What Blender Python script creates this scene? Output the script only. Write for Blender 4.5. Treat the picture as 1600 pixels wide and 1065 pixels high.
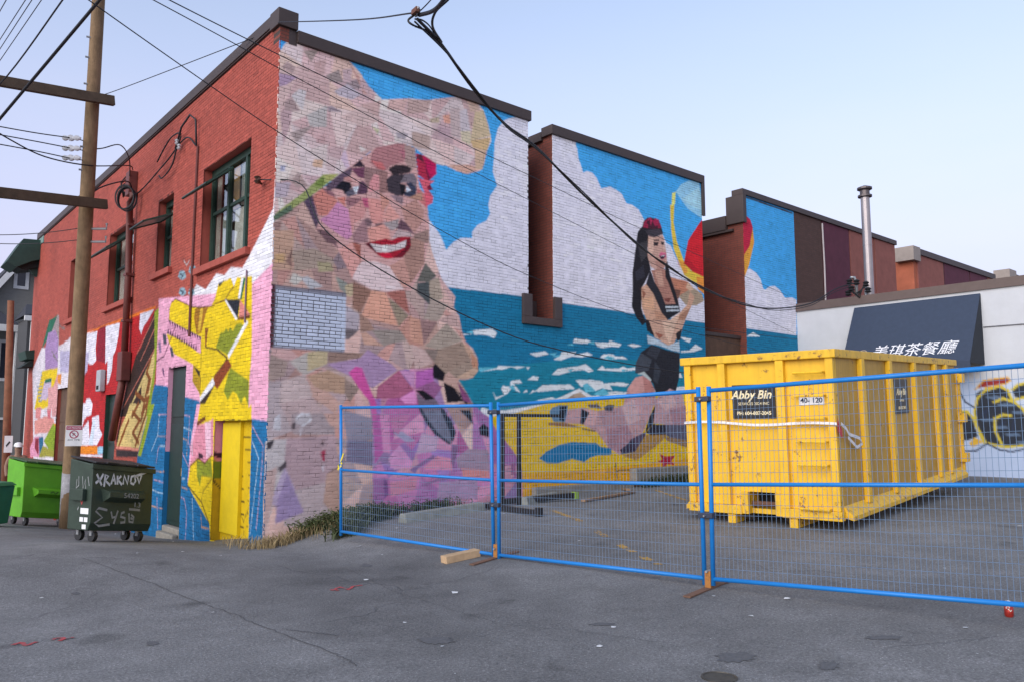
import bpy, bmesh, math, random
import numpy as np
from mathutils import Vector, Matrix
R = math.radians
for o in list(bpy.data.objects): bpy.data.objects.remove(o)
SC = bpy.context.scene
COL = SC.collection

# ------------------------------------------------------------------ camera
FOC, YAW, PIT = 1233.35, .708355, .107997          # focal length in photo pixels (1600 wide), yaw, pitch
CAM = np.array([-5.219, -12.044, 1.55])
cam = bpy.data.cameras.new('camera'); cam.sensor_width = 36; cam.sensor_fit = 'HORIZONTAL'
cam.lens = FOC / 1600 * 36; cam.clip_end = 3000; cam.clip_start = .05
camo = bpy.data.objects.new('camera', cam); COL.objects.link(camo)
camo.location = CAM; camo.rotation_euler = (math.pi / 2 + PIT, 0, -YAW)
SC.camera = camo
SC.render.resolution_x, SC.render.resolution_y = 1024, 681

# ------------------------------------------------------------------ sky, sun, exposure
SUN_EL, SUN_AZ = R(24), R(-104)      # azimuth from +Y towards +X : the glow is behind and left of the camera
W = bpy.data.worlds.new('World'); SC.world = W; W.use_nodes = True
nt = W.node_tree; nt.nodes.clear()
sky = nt.nodes.new('ShaderNodeTexSky'); sky.sky_type = 'NISHITA'; sky.sun_disc = False
sky.sun_elevation = SUN_EL; sky.sun_rotation = SUN_AZ
sky.air_density = 1.0; sky.dust_density = .4; sky.ozone_density = 1.6; sky.altitude = 50
bg = nt.nodes.new('ShaderNodeBackground'); bg.inputs['Strength'].default_value = .15
hs = nt.nodes.new('ShaderNodeHueSaturation'); hs.inputs['Saturation'].default_value = .78; hs.inputs['Value'].default_value = 1.0
ow = nt.nodes.new('ShaderNodeOutputWorld')
# evening haze: the sky pales to lavender towards the horizon, all the way round
tcw = nt.nodes.new('ShaderNodeTexCoord'); sxw = nt.nodes.new('ShaderNodeSeparateXYZ'); nt.links.new(tcw.outputs['Generated'], sxw.inputs[0])
mrw = nt.nodes.new('ShaderNodeMapRange'); mrw.interpolation_type = 'SMOOTHSTEP'
for i_, v_ in enumerate((.0, .68, .95, .0)): mrw.inputs[i_ + 1].default_value = v_
nt.links.new(sxw.outputs['Z'], mrw.inputs[0])
mxw = nt.nodes.new('ShaderNodeMix'); mxw.data_type = 'RGBA'
mpw = nt.nodes.new('ShaderNodeMapping'); mpw.inputs['Scale'].default_value = (1.2, 1.2, 5); nt.links.new(tcw.outputs['Generated'], mpw.inputs[0])
nzw = nt.nodes.new('ShaderNodeTexNoise'); nzw.inputs['Scale'].default_value = 2.2; nzw.inputs['Detail'].default_value = 7; nt.links.new(mpw.outputs[0], nzw.inputs['Vector'])
crw = nt.nodes.new('ShaderNodeValToRGB'); crw.color_ramp.elements[0].position = .38; crw.color_ramp.elements[1].position = .72; crw.color_ramp.elements[0].color = (2.2, 2.06, 2.85, 1); crw.color_ramp.elements[1].color = (2.42, 2.15, 2.75, 1)
nt.links.new(nzw.outputs['Fac'], crw.inputs[0]); nt.links.new(crw.outputs[0], mxw.inputs[7])
nt.links.new(mrw.outputs[0], mxw.inputs[0]); nt.links.new(hs.outputs[0], mxw.inputs[6])
nt.links.new(sky.outputs[0], hs.inputs['Color']); nt.links.new(mxw.outputs[2], bg.inputs['Color']); nt.links.new(bg.outputs[0], ow.inputs['Surface'])
sl = bpy.data.lights.new('sun', 'SUN'); sl.energy = 1.6; sl.angle = R(60); sl.color = (1, .94, .88)
so = bpy.data.objects.new('sun', sl); COL.objects.link(so)
sd = Vector((math.sin(SUN_AZ) * math.cos(SUN_EL), math.cos(SUN_AZ) * math.cos(SUN_EL), math.sin(SUN_EL)))
so.rotation_euler = sd.to_track_quat('Z', 'Y').to_euler(); so.location = (-20, -10, 20)
SC.view_settings.view_transform = 'Standard'; SC.view_settings.look = 'None'
SC.view_settings.exposure = 1.0; SC.view_settings.gamma = 1; SC.view_settings.use_curve_mapping = False
SC.render.engine = 'CYCLES'

# ------------------------------------------------------------------ measuring helpers (photo pixel -> point on a real plane)
_cy, _sy = math.cos(YAW), math.sin(YAW)
_f = np.array([_sy, _cy, 0]); _r = np.array([_cy, -_sy, 0]); _u = np.array([0, 0, 1.])
F2 = _f * math.cos(PIT) + _u * math.sin(PIT); U2 = _u * math.cos(PIT) - _f * math.sin(PIT)
def ray(x, y): return F2 + _r * (x - 800) / FOC - U2 * (y - 532.5) / FOC
def at(x, y, d): return CAM + ray(x, y) * d                     # at camera depth d
def onB(x, y, Y=0.):                                            # mural wall plane y = Y -> (x, z)
    r = ray(x, y); p = CAM + r * (Y - CAM[1]) / r[1]; return float(p[0]), float(p[2])
def onA(x, y, X=0.):                                            # alley wall plane x = X -> (y, z)
    r = ray(x, y); p = CAM + r * (X - CAM[0]) / r[0]; return float(p[1]), float(p[2])
def sm(a, b, t):
    t = np.clip((np.asarray(t, float) - a) / (b - a), 0, 1); return t * t * (3 - 2 * t)
def H(x, y):                                                    # height of the ground
    x = np.asarray(x, float); y = np.asarray(y, float)
    zw = np.interp(y, [-60, -12, -5, -1.5, 0, 5, 8, 12, 20, 40, 90], [.6, 0, -.08, -.2, -.34, -.68, -.8, -.95, -1.2, -1.8, -2.6])
    za = zw + .12 * np.clip(-x, 0, 2.6) * sm(-4, 1, y)
    zl = np.interp(x, [-2, 0, 5, 16, 30], [-.08, -.02, .13, .35, .4])
    t = sm(-.5, 1.5, x) * (1 - sm(.5, 3, y))
    return za * (1 - t) + zl * t + .02 * np.sin(x * .9 + 1) * np.sin(y * .7) * sm(-40, -20, y)
def onG(px, py):                                                # photo pixel -> point on the ground
    r = ray(px, py); t = 3.
    for i in range(4000):
        p = CAM + r * t
        if p[2] <= H(p[0], p[1]): break
        t += .01
    return np.array([p[0], p[1], float(H(p[0], p[1]))])

# ------------------------------------------------------------------ materials
def lin(c):
    c = np.asarray(c, float) / 255.; return np.where(c <= .04045, c / 12.92, ((c + .055) / 1.055) ** 2.4)
MATS = {}
def mat(name, rgb=(.5, .5, .5), rough=.7, metal=0., noise=.12, nscale=6., bump=.0, bscale=60., attr=None, spec=.4,
        rust=0., rustcol=(.12, .05, .025), rscale=3., streak=0.):
    """Principled surface with procedural mottling, optional rust/wear spots and fine relief."""
    if name in MATS: return MATS[name]
    m = bpy.data.materials.new(name); m.use_nodes = True; t = m.node_tree; n = t.nodes; L = t.links
    b = n['Principled BSDF']; b.inputs['Roughness'].default_value = rough; b.inputs['Metallic'].default_value = metal
    b.inputs['Specular IOR Level'].default_value = spec
    tc = n.new('ShaderNodeTexCoord')
    if attr:
        a = n.new('ShaderNodeAttribute'); a.attribute_name = attr; src = a.outputs['Color']
    else:
        c = n.new('ShaderNodeRGB'); c.outputs[0].default_value = (*rgb, 1); src = c.outputs[0]
    nz = n.new('ShaderNodeTexNoise'); nz.inputs['Scale'].default_value = nscale; nz.inputs['Detail'].default_value = 8; nz.inputs['Roughness'].default_value = .65
    L.new(tc.outputs['Object'], nz.inputs['Vector'])
    mr = n.new('ShaderNodeMapRange'); mr.inputs[1].default_value = .25; mr.inputs[2].default_value = .75
    mr.inputs[3].default_value = 1 - noise; mr.inputs[4].default_value = 1 + noise
    L.new(nz.outputs['Fac'], mr.inputs[0])
    mx = n.new('ShaderNodeMix'); mx.data_type = 'RGBA'; mx.blend_type = 'MULTIPLY'; mx.inputs[0].default_value = 1
    L.new(src, mx.inputs[6]); L.new(mr.outputs[0], mx.inputs[7]); out = mx.outputs[2]
    if streak > 0:                                   # vertical rain streaks and grime
        sm1 = n.new('ShaderNodeMapping'); sm1.inputs['Scale'].default_value = (7, 7, .45); L.new(tc.outputs['Object'], sm1.inputs[0])
        sn = n.new('ShaderNodeTexNoise'); sn.inputs['Scale'].default_value = 1.6; sn.inputs['Detail'].default_value = 9; sn.inputs['Roughness'].default_value = .7; L.new(sm1.outputs[0], sn.inputs['Vector'])
        sr = n.new('ShaderNodeMapRange'); sr.inputs[1].default_value = .42; sr.inputs[2].default_value = .68; sr.inputs[3].default_value = 1; sr.inputs[4].default_value = 1 - streak; L.new(sn.outputs['Fac'], sr.inputs[0])
        m3 = n.new('ShaderNodeMix'); m3.data_type = 'RGBA'; m3.blend_type = 'MULTIPLY'; m3.inputs[0].default_value = 1; L.new(out, m3.inputs[6]); L.new(sr.outputs[0], m3.inputs[7]); out = m3.outputs[2]
    if rust > 0:
        r1 = n.new('ShaderNodeTexNoise'); r1.inputs['Scale'].default_value = rscale; r1.inputs['Detail'].default_value = 10; r1.inputs['Roughness'].default_value = .75
        L.new(tc.outputs['Object'], r1.inputs['Vector'])
        rr = n.new('ShaderNodeMapRange'); rr.inputs[1].default_value = .72 - rust * .3; rr.inputs[2].default_value = .78 - rust * .3
        L.new(r1.outputs['Fac'], rr.inputs[0])
        m2 = n.new('ShaderNodeMix'); m2.data_type = 'RGBA'; L.new(rr.outputs[0], m2.inputs[0]); L.new(out, m2.inputs[6])
        m2.inputs[7].default_value = (*rustcol, 1); out = m2.outputs[2]
    L.new(out, b.inputs['Base Color'])
    if bump > 0:
        bn = n.new('ShaderNodeTexNoise'); bn.inputs['Scale'].default_value = bscale; bn.inputs['Detail'].default_value = 6
        L.new(tc.outputs['Object'], bn.inputs['Vector'])
        bp = n.new('ShaderNodeBump'); bp.inputs['Strength'].default_value = bump; bp.inputs['Distance'].default_value = .01
        L.new(bn.outputs['Fac'], bp.inputs['Height']); L.new(bp.outputs[0], b.inputs['Normal'])
    MATS[name] = m; return m
def glassmat(name, k=.86, paleness=0.):
    if name in MATS: return MATS[name]
    m = bpy.data.materials.new(name); m.use_nodes = True; t = m.node_tree; n = t.nodes; L = t.links; n.clear()
    o = n.new('ShaderNodeOutputMaterial'); tr = n.new('ShaderNodeBsdfTransparent'); tr.inputs[0].default_value = (k, k * 1.02, k, 1)
    gl = n.new('ShaderNodeBsdfGlossy'); gl.inputs['Roughness'].default_value = .03; gl.inputs[0].default_value = (.9, .93, .95, 1)
    lw = n.new('ShaderNodeLayerWeight'); lw.inputs[0].default_value = .5; fr = n.new('ShaderNodeMapRange'); fr.inputs[1].default_value = .2; fr.inputs[2].default_value = 1.; fr.inputs[3].default_value = .05; fr.inputs[4].default_value = .45; L.new(lw.outputs['Facing'], fr.inputs[0])
    mx = n.new('ShaderNodeMixShader'); L.new(fr.outputs[0], mx.inputs[0]); L.new(tr.outputs[0], mx.inputs[1]); L.new(gl.outputs[0], mx.inputs[2]); out = mx.outputs[0]
    if paleness > 0:
        df = n.new('ShaderNodeBsdfDiffuse'); df.inputs[0].default_value = (.55, .56, .55, 1); m2 = n.new('ShaderNodeMixShader'); m2.inputs[0].default_value = paleness; L.new(out, m2.inputs[1]); L.new(df.outputs[0], m2.inputs[2]); out = m2.outputs[0]  # pale diffuse mixed in, standing for sky reflected in the glass
    L.new(out, o.inputs[0])
    MATS[name] = m; return m
def asphalt(name):
    m = bpy.data.materials.new(name); m.use_nodes = True; t = m.node_tree; n = t.nodes; L = t.links
    b = n['Principled BSDF']; b.inputs['Roughness'].default_value = .82; b.inputs['Specular IOR Level'].default_value = .35
    tc = n.new('ShaderNodeTexCoord'); P = tc.outputs['Object']
    def noise(s, d=6, r=.6):
        k = n.new('ShaderNodeTexNoise'); k.inputs['Scale'].default_value = s; k.inputs['Detail'].default_value = d; k.inputs['Roughness'].default_value = r; L.new(P, k.inputs['Vector']); return k.outputs['Fac']
    def rng(v, a, b2, c, d):
        k = n.new('ShaderNodeMapRange'); L.new(v, k.inputs[0])
        for i, q in enumerate((a, b2, c, d)): k.inputs[i + 1].default_value = q
        return k.outputs[0]
    def mul(a, c):
        k = n.new('ShaderNodeMath'); k.operation = 'MULTIPLY'
        for i, q in enumerate((a, c)):
            if isinstance(q, float): k.inputs[i].default_value = q
            else: L.new(q, k.inputs[i])
        return k.outputs[0]
    big = rng(noise(.35, 4), .3, .7, .72, 1.2); mid = rng(noise(2.2, 8, .7), .3, .7, .8, 1.18); fine = rng(noise(48, 4, .8), .3, .7, .5, 1.6)
    at_ = n.new('ShaderNodeAttribute'); at_.attribute_name = 'tone'
    v = mul(mul(mul(big, mid), fine), at_.outputs['Fac'])
    # light chippings and dark oil spots
    vo = n.new('ShaderNodeTexVoronoi'); vo.inputs['Scale'].default_value = 38; L.new(P, vo.inputs['Vector'])
    chip = rng(vo.outputs['Distance'], .1, .2, 2.1, 1.0); v = mul(v, chip)
    oil = rng(noise(1.3, 3, .5), .66, .74, 1.0, .62); v = mul(v, oil)
    # hairline cracks
    vw = n.new('ShaderNodeTexVoronoi'); vw.feature = 'DISTANCE_TO_EDGE'; vw.inputs['Scale'].default_value = .42
    wn = n.new('ShaderNodeTexNoise'); wn.inputs['Scale'].default_value = 1.6; wn.inputs['Detail'].default_value = 6; L.new(P, wn.inputs['Vector'])
    ad = n.new('ShaderNodeMix'); ad.data_type = 'RGBA'; ad.inputs[0].default_value = .35; L.new(P, ad.inputs[6]); L.new(wn.outputs['Color'], ad.inputs[7]); L.new(ad.outputs[2], vw.inputs['Vector'])
    ck = rng(vw.outputs['Distance'], .002, .007, .0, 1.); gate = rng(noise(.5, 3), .4, .5, 0., 1.)
    mxk = n.new('ShaderNodeMath'); mxk.operation = 'MAXIMUM'; L.new(ck, mxk.inputs[0]); L.new(gate, mxk.inputs[1])
    crack = rng(mxk.outputs[0], 0., 1., .78, 1.); v = mul(v, crack)
    cm = n.new('ShaderNodeMix'); cm.data_type = 'RGBA'; cm.blend_type = 'MULTIPLY'; cm.inputs[0].default_value = 1
    cm.inputs[6].default_value = (.182, .178, .178, 1); L.new(v, cm.inputs[7]); L.new(cm.outputs[2], b.inputs['Base Color'])
    bp = n.new('ShaderNodeBump'); bp.inputs['Strength'].default_value = .55; bp.inputs['Distance'].default_value = .012
    L.new(mul(fine, mxk.outputs[0]), bp.inputs['Height']); L.new(bp.outputs[0], b.inputs['Normal'])
    return m

# ------------------------------------------------------------------ object helpers
WL = {}
def tag(o, label=None, cat=None, group=None, kind=None):
    if label: o['label'] = label
    if cat: o['category'] = cat
    if group: o['group'] = group
    if kind: o['kind'] = kind
    return o
def empty(name, loc, label=None, cat=None, group=None):
    o = bpy.data.objects.new(name, None); o.empty_display_size = .2; COL.objects.link(o)
    o.location = loc; WL[o] = np.array(loc, float); return tag(o, label, cat, group)
class MB:
    """collects shapes in world coordinates; build() links them as ONE mesh object"""
    def __init__(s): s.v = []; s.f = []
    def add(s, vs, fs):
        k = len(s.v); s.v += [tuple(map(float, p)) for p in vs]; s.f += [tuple(i + k for i in f) for f in fs]; return s
    def box(s, a, b, M=None, bev=0.):
        a = np.minimum(a, b), np.maximum(a, b); lo, hi = a
        vs = [(x, y, z) for x in (lo[0], hi[0]) for y in (lo[1], hi[1]) for z in (lo[2], hi[2])]
        if M is not None: vs = [M(p) for p in vs]
        return s.add(vs, [(0, 1, 3, 2), (4, 6, 7, 5), (0, 4, 5, 1), (2, 3, 7, 6), (0, 2, 6, 4), (1, 5, 7, 3)])
    def tube(s, pts, r, n=8, cap=True):
        pts = [np.array(p, float) for p in pts]; rs = r if hasattr(r, '__len__') else [r] * len(pts)
        rings = []; up = np.array([.13, .21, .97])
        for i, p in enumerate(pts):
            d = (pts[min(i + 1, len(pts) - 1)] - pts[max(i - 1, 0)]); d = d / (np.linalg.norm(d) + 1e-9)
            if abs(d @ up) > .95: up = np.array([.97, .13, .21])
            a = np.cross(d, up); a /= np.linalg.norm(a) + 1e-9; b = np.cross(d, a)
            rings.append([p + rs[i] * (a * math.cos(2 * math.pi * k / n) + b * math.sin(2 * math.pi * k / n)) for k in range(n)])
        vs = [q for rg in rings for q in rg]
        fs = [(i * n + k, i * n + (k + 1) % n, (i + 1) * n + (k + 1) % n, (i + 1) * n + k) for i in range(len(pts) - 1) for k in range(n)]
        if cap: fs += [tuple(range(n - 1, -1, -1)), tuple((len(pts) - 1) * n + k for k in range(n))]
        return s.add(vs, fs)
    def bar(s, p, q, w, h, up=(0, 0, 1)):
        p = np.array(p, float); q = np.array(q, float); d = q - p; d /= np.linalg.norm(d)
        u = np.array(up, float); a = np.cross(d, u); a /= np.linalg.norm(a); u = np.cross(a, d)
        vs = [e + a * i * w / 2 + u * j * h / 2 for e in (p, q) for i, j in ((-1, -1), (1, -1), (1, 1), (-1, 1))]
        return s.add(vs, [(0, 3, 2, 1), (4, 5, 6, 7), (0, 1, 5, 4), (1, 2, 6, 5), (2, 3, 7, 6), (3, 0, 4, 7)])
    def prism(s, poly, M0, M1):
        """closed polygon mapped by M0 (front) and M1 (back)"""
        n = len(poly); vs = [M0(p) for p in poly] + [M1(p) for p in poly]
        return s.add(vs, [tuple(range(n)), tuple(range(2 * n - 1, n - 1, -1))] + [(i, i + n, (i + 1) % n + n, (i + 1) % n) for i in range(n)])
    def lathe(s, prof, c, n=16, M=None):
        """profile of (radius, height) turned about the vertical through c"""
        vs = []
        for r_, z in prof:
            for k in range(n):
                a = 2 * math.pi * k / n; p = (c[0] + r_ * math.cos(a), c[1] + r_ * math.sin(a), c[2] + z); vs.append(M(p) if M else p)
        fs = [(i * n + k, i * n + (k + 1) % n, (i + 1) * n + (k + 1) % n, (i + 1) * n + k) for i in range(len(prof) - 1) for k in range(n)]
        fs += [tuple(range(n - 1, -1, -1)), tuple((len(prof) - 1) * n + k for k in range(n))]
        return s.add(vs, fs)
    def build(s, name, m, parent=None, smooth=False, bevel=0., label=None, kind=None):
        o0 = WL[parent] if parent is not None else np.zeros(3)
        me = bpy.data.meshes.new(name); me.from_pydata([tuple(np.array(p) - o0) for p in s.v], [], s.f); me.update()
        bm = bmesh.new(); bm.from_mesh(me); bmesh.ops.recalc_face_normals(bm, faces=bm.faces)
        if bevel > 0: bmesh.ops.bevel(bm, geom=[e for e in bm.edges if len(e.link_faces) == 2 and e.calc_face_angle(0) > .5], offset=bevel, segments=2, affect='EDGES', profile=.6, clamp_overlap=True)
        bm.to_mesh(me); bm.free()
        if smooth:
            for p in me.polygons: p.use_smooth = True
        ob = bpy.data.objects.new(name, me); COL.objects.link(ob); me.materials.append(m)
        if parent is not None: ob.parent = parent
        WL[ob] = o0.copy(); return tag(ob, label, None, None, kind)
def place(o, base):
    """move a built top-level mesh's origin to its base"""
    base = np.array(base, float)
    o.data.transform(Matrix.Translation(-Vector(base))); o.location = base; WL[o] = base; return o
def text(name, s, fn, size, m, parent, extr=.002, shear=0., align='LEFT', bold=0.):
    """flat lettering; fn maps (u, v, w) in metres to world"""
    c = bpy.data.curves.new(name, 'FONT'); c.body = s; c.size = size; c.shear = shear; c.align_x = align; c.extrude = extr; c.offset = bold; c.resolution_u = 3
    t = bpy.data.objects.new(name, c); COL.objects.link(t)
    dg = bpy.context.evaluated_depsgraph_get(); me = bpy.data.meshes.new_from_object(t.evaluated_get(dg))
    bpy.data.objects.remove(t); o0 = WL[parent]
    for v in me.vertices: v.co = Vector(np.array(fn(*v.co)) - o0)
    me.materials.clear(); me.materials.append(m); me.update()
    ob = bpy.data.objects.new(name, me); COL.objects.link(ob); ob.parent = parent; WL[ob] = o0.copy(); return ob
def ribbon(mb, pts, w, fn):
    """painted stroke: flat strip of width w along 2D points, mapped by fn(u, v)"""
    pts = [np.array(p, float) for p in pts]; L_ = []; R_ = []
    for i, p in enumerate(pts):
        d = pts[min(i + 1, len(pts) - 1)] - pts[max(i - 1, 0)]; d /= np.linalg.norm(d) + 1e-9; nn = np.array([-d[1], d[0]])
        L_.append(fn(*(p + nn * w / 2))); R_.append(fn(*(p - nn * w / 2)))
    n = len(pts); mb.add(L_ + R_, [(i, i + 1, n + i + 1, n + i) for i in range(n - 1)]); return mb

# ------------------------------------------------------------------ painted colour fields (what the artists painted, in wall metres)
class Canvas:
    def __init__(s, u0, u1, v0, v1, base, res=.0125, corr=(1, 1, 1), gam=1.):
        s.gam = gam
        s.u0, s.v0, s.res = u0, v0, res; s.nu = int((u1 - u0) / res) + 2; s.nv = int((v1 - v0) / res) + 2
        s.corr = np.array(corr); s.img = np.zeros((s.nv, s.nu, 3)); s.img[:] = s.c(base)
    def c(s, rgb): return np.clip(lin(255 * (np.asarray(rgb, float) / 255) ** s.gam) * s.corr, .003, .86)
    def mask(s, pts):
        p = np.array([((u - s.u0) / s.res, (v - s.v0) / s.res) for u, v in pts])
        x0, y0 = np.maximum(np.floor(p.min(0)).astype(int), 0); x1 = min(int(p[:, 0].max()) + 2, s.nu); y1 = min(int(p[:, 1].max()) + 2, s.nv)
        if x1 <= x0 or y1 <= y0: return None
        X, Y = np.meshgrid(np.arange(x0, x1), np.arange(y0, y1)); ins = np.zeros(X.shape, bool); n = len(p)
        for i in range(n):
            xa, ya = p[i]; xb, yb = p[(i + 1) % n]
            if ya == yb: continue
            k = ((ya > Y) != (yb > Y)) & (X < (xb - xa) * (Y - ya) / (yb - ya) + xa); ins ^= k
        return (slice(y0, y1), slice(x0, x1)), ins
    def poly(s, pts, rgb, clip=None):
        r = s.mask(pts)
        if r is None: return
        sl_, ins = r
        if clip is not None: ins = ins & clip[sl_]
        s.img[sl_][ins] = s.c(rgb)
    def full(s, pts):
        m = np.zeros((s.nv, s.nu), bool); r = s.mask(pts)
        if r: m[r[0]] = r[1]
        return m
    def line(s, pts, w, rgb):
        for a, b in zip(pts[:-1], pts[1:]):
            a = np.array(a, float); b = np.array(b, float); d = b - a; L_ = np.linalg.norm(d)
            if L_ < 1e-6: continue
            d /= L_; nn = np.array([-d[1], d[0]]) * w / 2; a2 = a - d * w / 2; b2 = b + d * w / 2
            s.poly([a2 + nn, b2 + nn, b2 - nn, a2 - nn], rgb)
    def tris(s, region, cell, pal, seed=0, jit=.45):
        rg = np.random.default_rng(seed); clip = s.full(region); p = np.array(region)
        u0, v0 = p.min(0) - cell; u1, v1 = p.max(0) + cell; nu = int((u1 - u0) / cell) + 2; nv = int((v1 - v0) / cell) + 2
        G = np.stack(np.meshgrid(u0 + cell * np.arange(nu), v0 + cell * np.arange(nv), indexing='ij'), -1) + rg.uniform(-jit, jit, (nu, nv, 2)) * cell
        for i in range(nu - 1):
            for j in range(nv - 1):
                q = [G[i, j], G[i + 1, j], G[i + 1, j + 1], G[i, j + 1]]
                tr = ((0, 1, 2), (0, 2, 3)) if rg.random() < .5 else ((0, 1, 3), (1, 2, 3))
                for t in tr:
                    c_ = np.array(pal[rg.integers(len(pal))], float) + rg.normal(0, 5) ; s.poly([q[k] for k in t], np.clip(c_, 0, 255), clip)
    def weather(s, amp, seed):                       # uneven fading and soot, in blobs of their own
        rg = np.random.default_rng(seed); f = np.zeros((s.nv, s.nu))
        for cell, k in ((1.1, .5), (.4, .3), (.13, .2)):
            gu, gv = int(s.nu * s.res / cell) + 3, int(s.nv * s.res / cell) + 3; G = rg.normal(0, 1, (gv, gu))
            x = np.arange(s.nu) * s.res / cell; y = np.arange(s.nv) * s.res / cell; i = x.astype(int); j = y.astype(int); fx = (x - i)[None]; fy = (y - j)[:, None]; fx = fx * fx * (3 - 2 * fx); fy = fy * fy * (3 - 2 * fy)
            f += k * ((G[j][:, i] * (1 - fx) + G[j][:, i + 1] * fx) * (1 - fy) + (G[j + 1][:, i] * (1 - fx) + G[j + 1][:, i + 1] * fx) * fy)
        s.img = np.clip(s.img * (1 + amp * f)[..., None], .003, .88)
    def blur(s, n=1):
        for _ in range(n):
            p = np.pad(s.img, ((1, 1), (1, 1), (0, 0)), 'edge'); s.img = (p[1:-1, 1:-1] * 2 + p[:-2, 1:-1] + p[2:, 1:-1] + p[1:-1, :-2] + p[1:-1, 2:]) / 6
    def sample(s, u, v):
        x = np.clip((np.asarray(u) - s.u0) / s.res, 0, s.nu - 1.001); y = np.clip((np.asarray(v) - s.v0) / s.res, 0, s.nv - 1.001)
        i = x.astype(int); j = y.astype(int); fx = (x - i)[..., None]; fy = (y - j)[..., None]; I = s.img
        return (I[j, i] * (1 - fx) + I[j, i + 1] * fx) * (1 - fy) + (I[j + 1, i] * (1 - fx) + I[j + 1, i + 1] * fx) * fy
def col_attr(me, cols, name='Col'):
    a = me.color_attributes.new(name, 'FLOAT_COLOR', 'POINT')
    a.data.foreach_set('color', np.concatenate([cols, np.ones((len(cols), 1))], 1).astype(np.float32).ravel())
def np_mesh(name, V, Q, cols=None):
    me = bpy.data.meshes.new(name); me.vertices.add(len(V)); me.vertices.foreach_set('co', np.asarray(V, np.float32).ravel())
    Q = np.asarray(Q, np.int32); me.loops.add(Q.size); me.loops.foreach_set('vertex_index', Q.ravel()); me.polygons.add(len(Q))
    me.polygons.foreach_set('loop_start', np.arange(0, Q.size, Q.shape[1], dtype=np.int32)); me.polygons.foreach_set('loop_total', np.full(len(Q), Q.shape[1], np.int32))
    me.update(calc_edges=True); me.shade_flat()
    if cols is not None: col_attr(me, cols)
    return me
def panel(name, m, parent, fn, cv, u0, u1, v0, v1, res=.03, holes=()):
    """a plain flat sheet painted from a canvas; fn(u, v) -> world arrays"""
    us = np.linspace(u0, u1, max(2, int((u1 - u0) / res) + 1)); vs = np.linspace(v0, v1, max(2, int((v1 - v0) / res) + 1))
    Ug, Vg = np.meshgrid(us, vs, indexing='ij'); P = fn(Ug, Vg) - (WL[parent] if parent is not None else 0)
    nu, nv = len(us), len(vs); I = np.arange(nu * nv).reshape(nu, nv)
    Q = np.stack([I[:-1, :-1], I[1:, :-1], I[1:, 1:], I[:-1, 1:]], -1)
    cu = (Ug[:-1, :-1] + Ug[1:, 1:]) / 2; cvv = (Vg[:-1, :-1] + Vg[1:, 1:]) / 2; keep = np.ones(cu.shape, bool)
    for a, b, c, d in holes: keep &= ~((cu > a) & (cu < b) & (cvv > c) & (cvv < d))
    me = np_mesh(name, P.reshape(-1, 3), Q[keep], cv.sample(Ug, Vg).reshape(-1, 3)); me.materials.append(m)
    o = bpy.data.objects.new(name, me); COL.objects.link(o)
    if parent is not None: o.parent = parent; WL[o] = WL[parent].copy()
    return o

# =================================================================== GROUND
def axis(lo, hi, a, b, fine, grow=1.25):
    xs = list(np.arange(a, b + 1e-6, fine)); d = fine; x = b
    while x < hi: d *= grow; x += d; xs.append(min(x, hi))
    d = fine; x = a
    while x > lo: d *= grow; x -= d; xs.insert(0, max(x, lo))
    return np.array(xs)
gx = axis(-900, 900, -9, 17, .14); gy = axis(-900, 900, -13, 14, .14)
GX, GY = np.meshgrid(gx, gy, indexing='ij'); GZ = H(GX, GY)
rng = np.random.default_rng(3)
I = np.arange(GX.size).reshape(GX.shape); GQ = np.stack([I[:-1, :-1], I[1:, :-1], I[1:, 1:], I[:-1, 1:]], -1).reshape(-1, 4)
me = np_mesh('ground', np.stack([GX, GY, GZ], -1).reshape(-1, 3), GQ)
# repaving: the lot, the newer strip along its edge and the older alley surface differ a little
edge = .15 + .12 * np.sin(GY * .8) + .05 * np.sin(GY * 3.1)
lot = sm(-.15, .15, GX - edge) * (1 - sm(-.4, .2, GY)); centre = sm(-.1, .1, GX + 2.2 + .05 * np.sin(GY * 2.))
tone = (1.04 - .08 * centre) * (1 - lot) + .96 * lot
for xt in (-1.5, -3.2): tone = tone * (1 - .07 * np.exp(-((GX - xt - .1 * np.sin(GY * .5)) / .28) ** 2) * (1 - lot))
dirt = np.exp(-((GX + .5) / .9) ** 2) * sm(-2, 1, GY); tone = tone * (1 - .12 * dirt)
for px_, py_, rad, k_ in ((600, 893, 1.0, .26), (700, 925, 1.1, .16), (520, 905, .9, .12), (1150, 1010, .8, .12), (250, 880, 1.2, .10), (100, 930, 1.0, .08)):
    q_ = onG(px_, py_); tone = tone * (1 - k_ * np.exp(-((GX - q_[0]) ** 2 + (GY - q_[1]) ** 2) / rad ** 2) * (.75 + .5 * np.sin(GX * 5 + 1.3 * GY) * np.sin(GY * 4.3)))
ta = me.attributes.new('tone', 'FLOAT', 'POINT'); ta.data.foreach_set('value', tone.astype(np.float32).ravel())
for p in me.polygons: p.use_smooth = True
me.materials.append(asphalt('asphalt'))
ground = bpy.data.objects.new('ground', me); COL.objects.link(ground); ground['kind'] = 'structure'; WL[ground] = np.zeros(3)
def gfn(off=.004):
    return lambda u, v: (u, v, float(H(u, v)) + off)
def gstroke(name, pxs, w, m, off=.005, sub=6, jag=0.):
    P = [onG(*p)[:2] for p in pxs]; pts = []
    for a, b in zip(P[:-1], P[1:]): pts += [a + (b - a) * k / sub for k in range(sub)]
    pts.append(P[-1]); pts = [p + rng.normal(0, jag, 2) for p in pts]
    mb = MB(); ribbon(mb, pts, w, gfn(off)); return mb.build(name, m, ground)
yl = mat('faded_yellow_paint', (.42, .25, .05), .8, noise=.35, nscale=9, rust=.75, rustcol=(.13, .13, .135), rscale=7)
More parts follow.
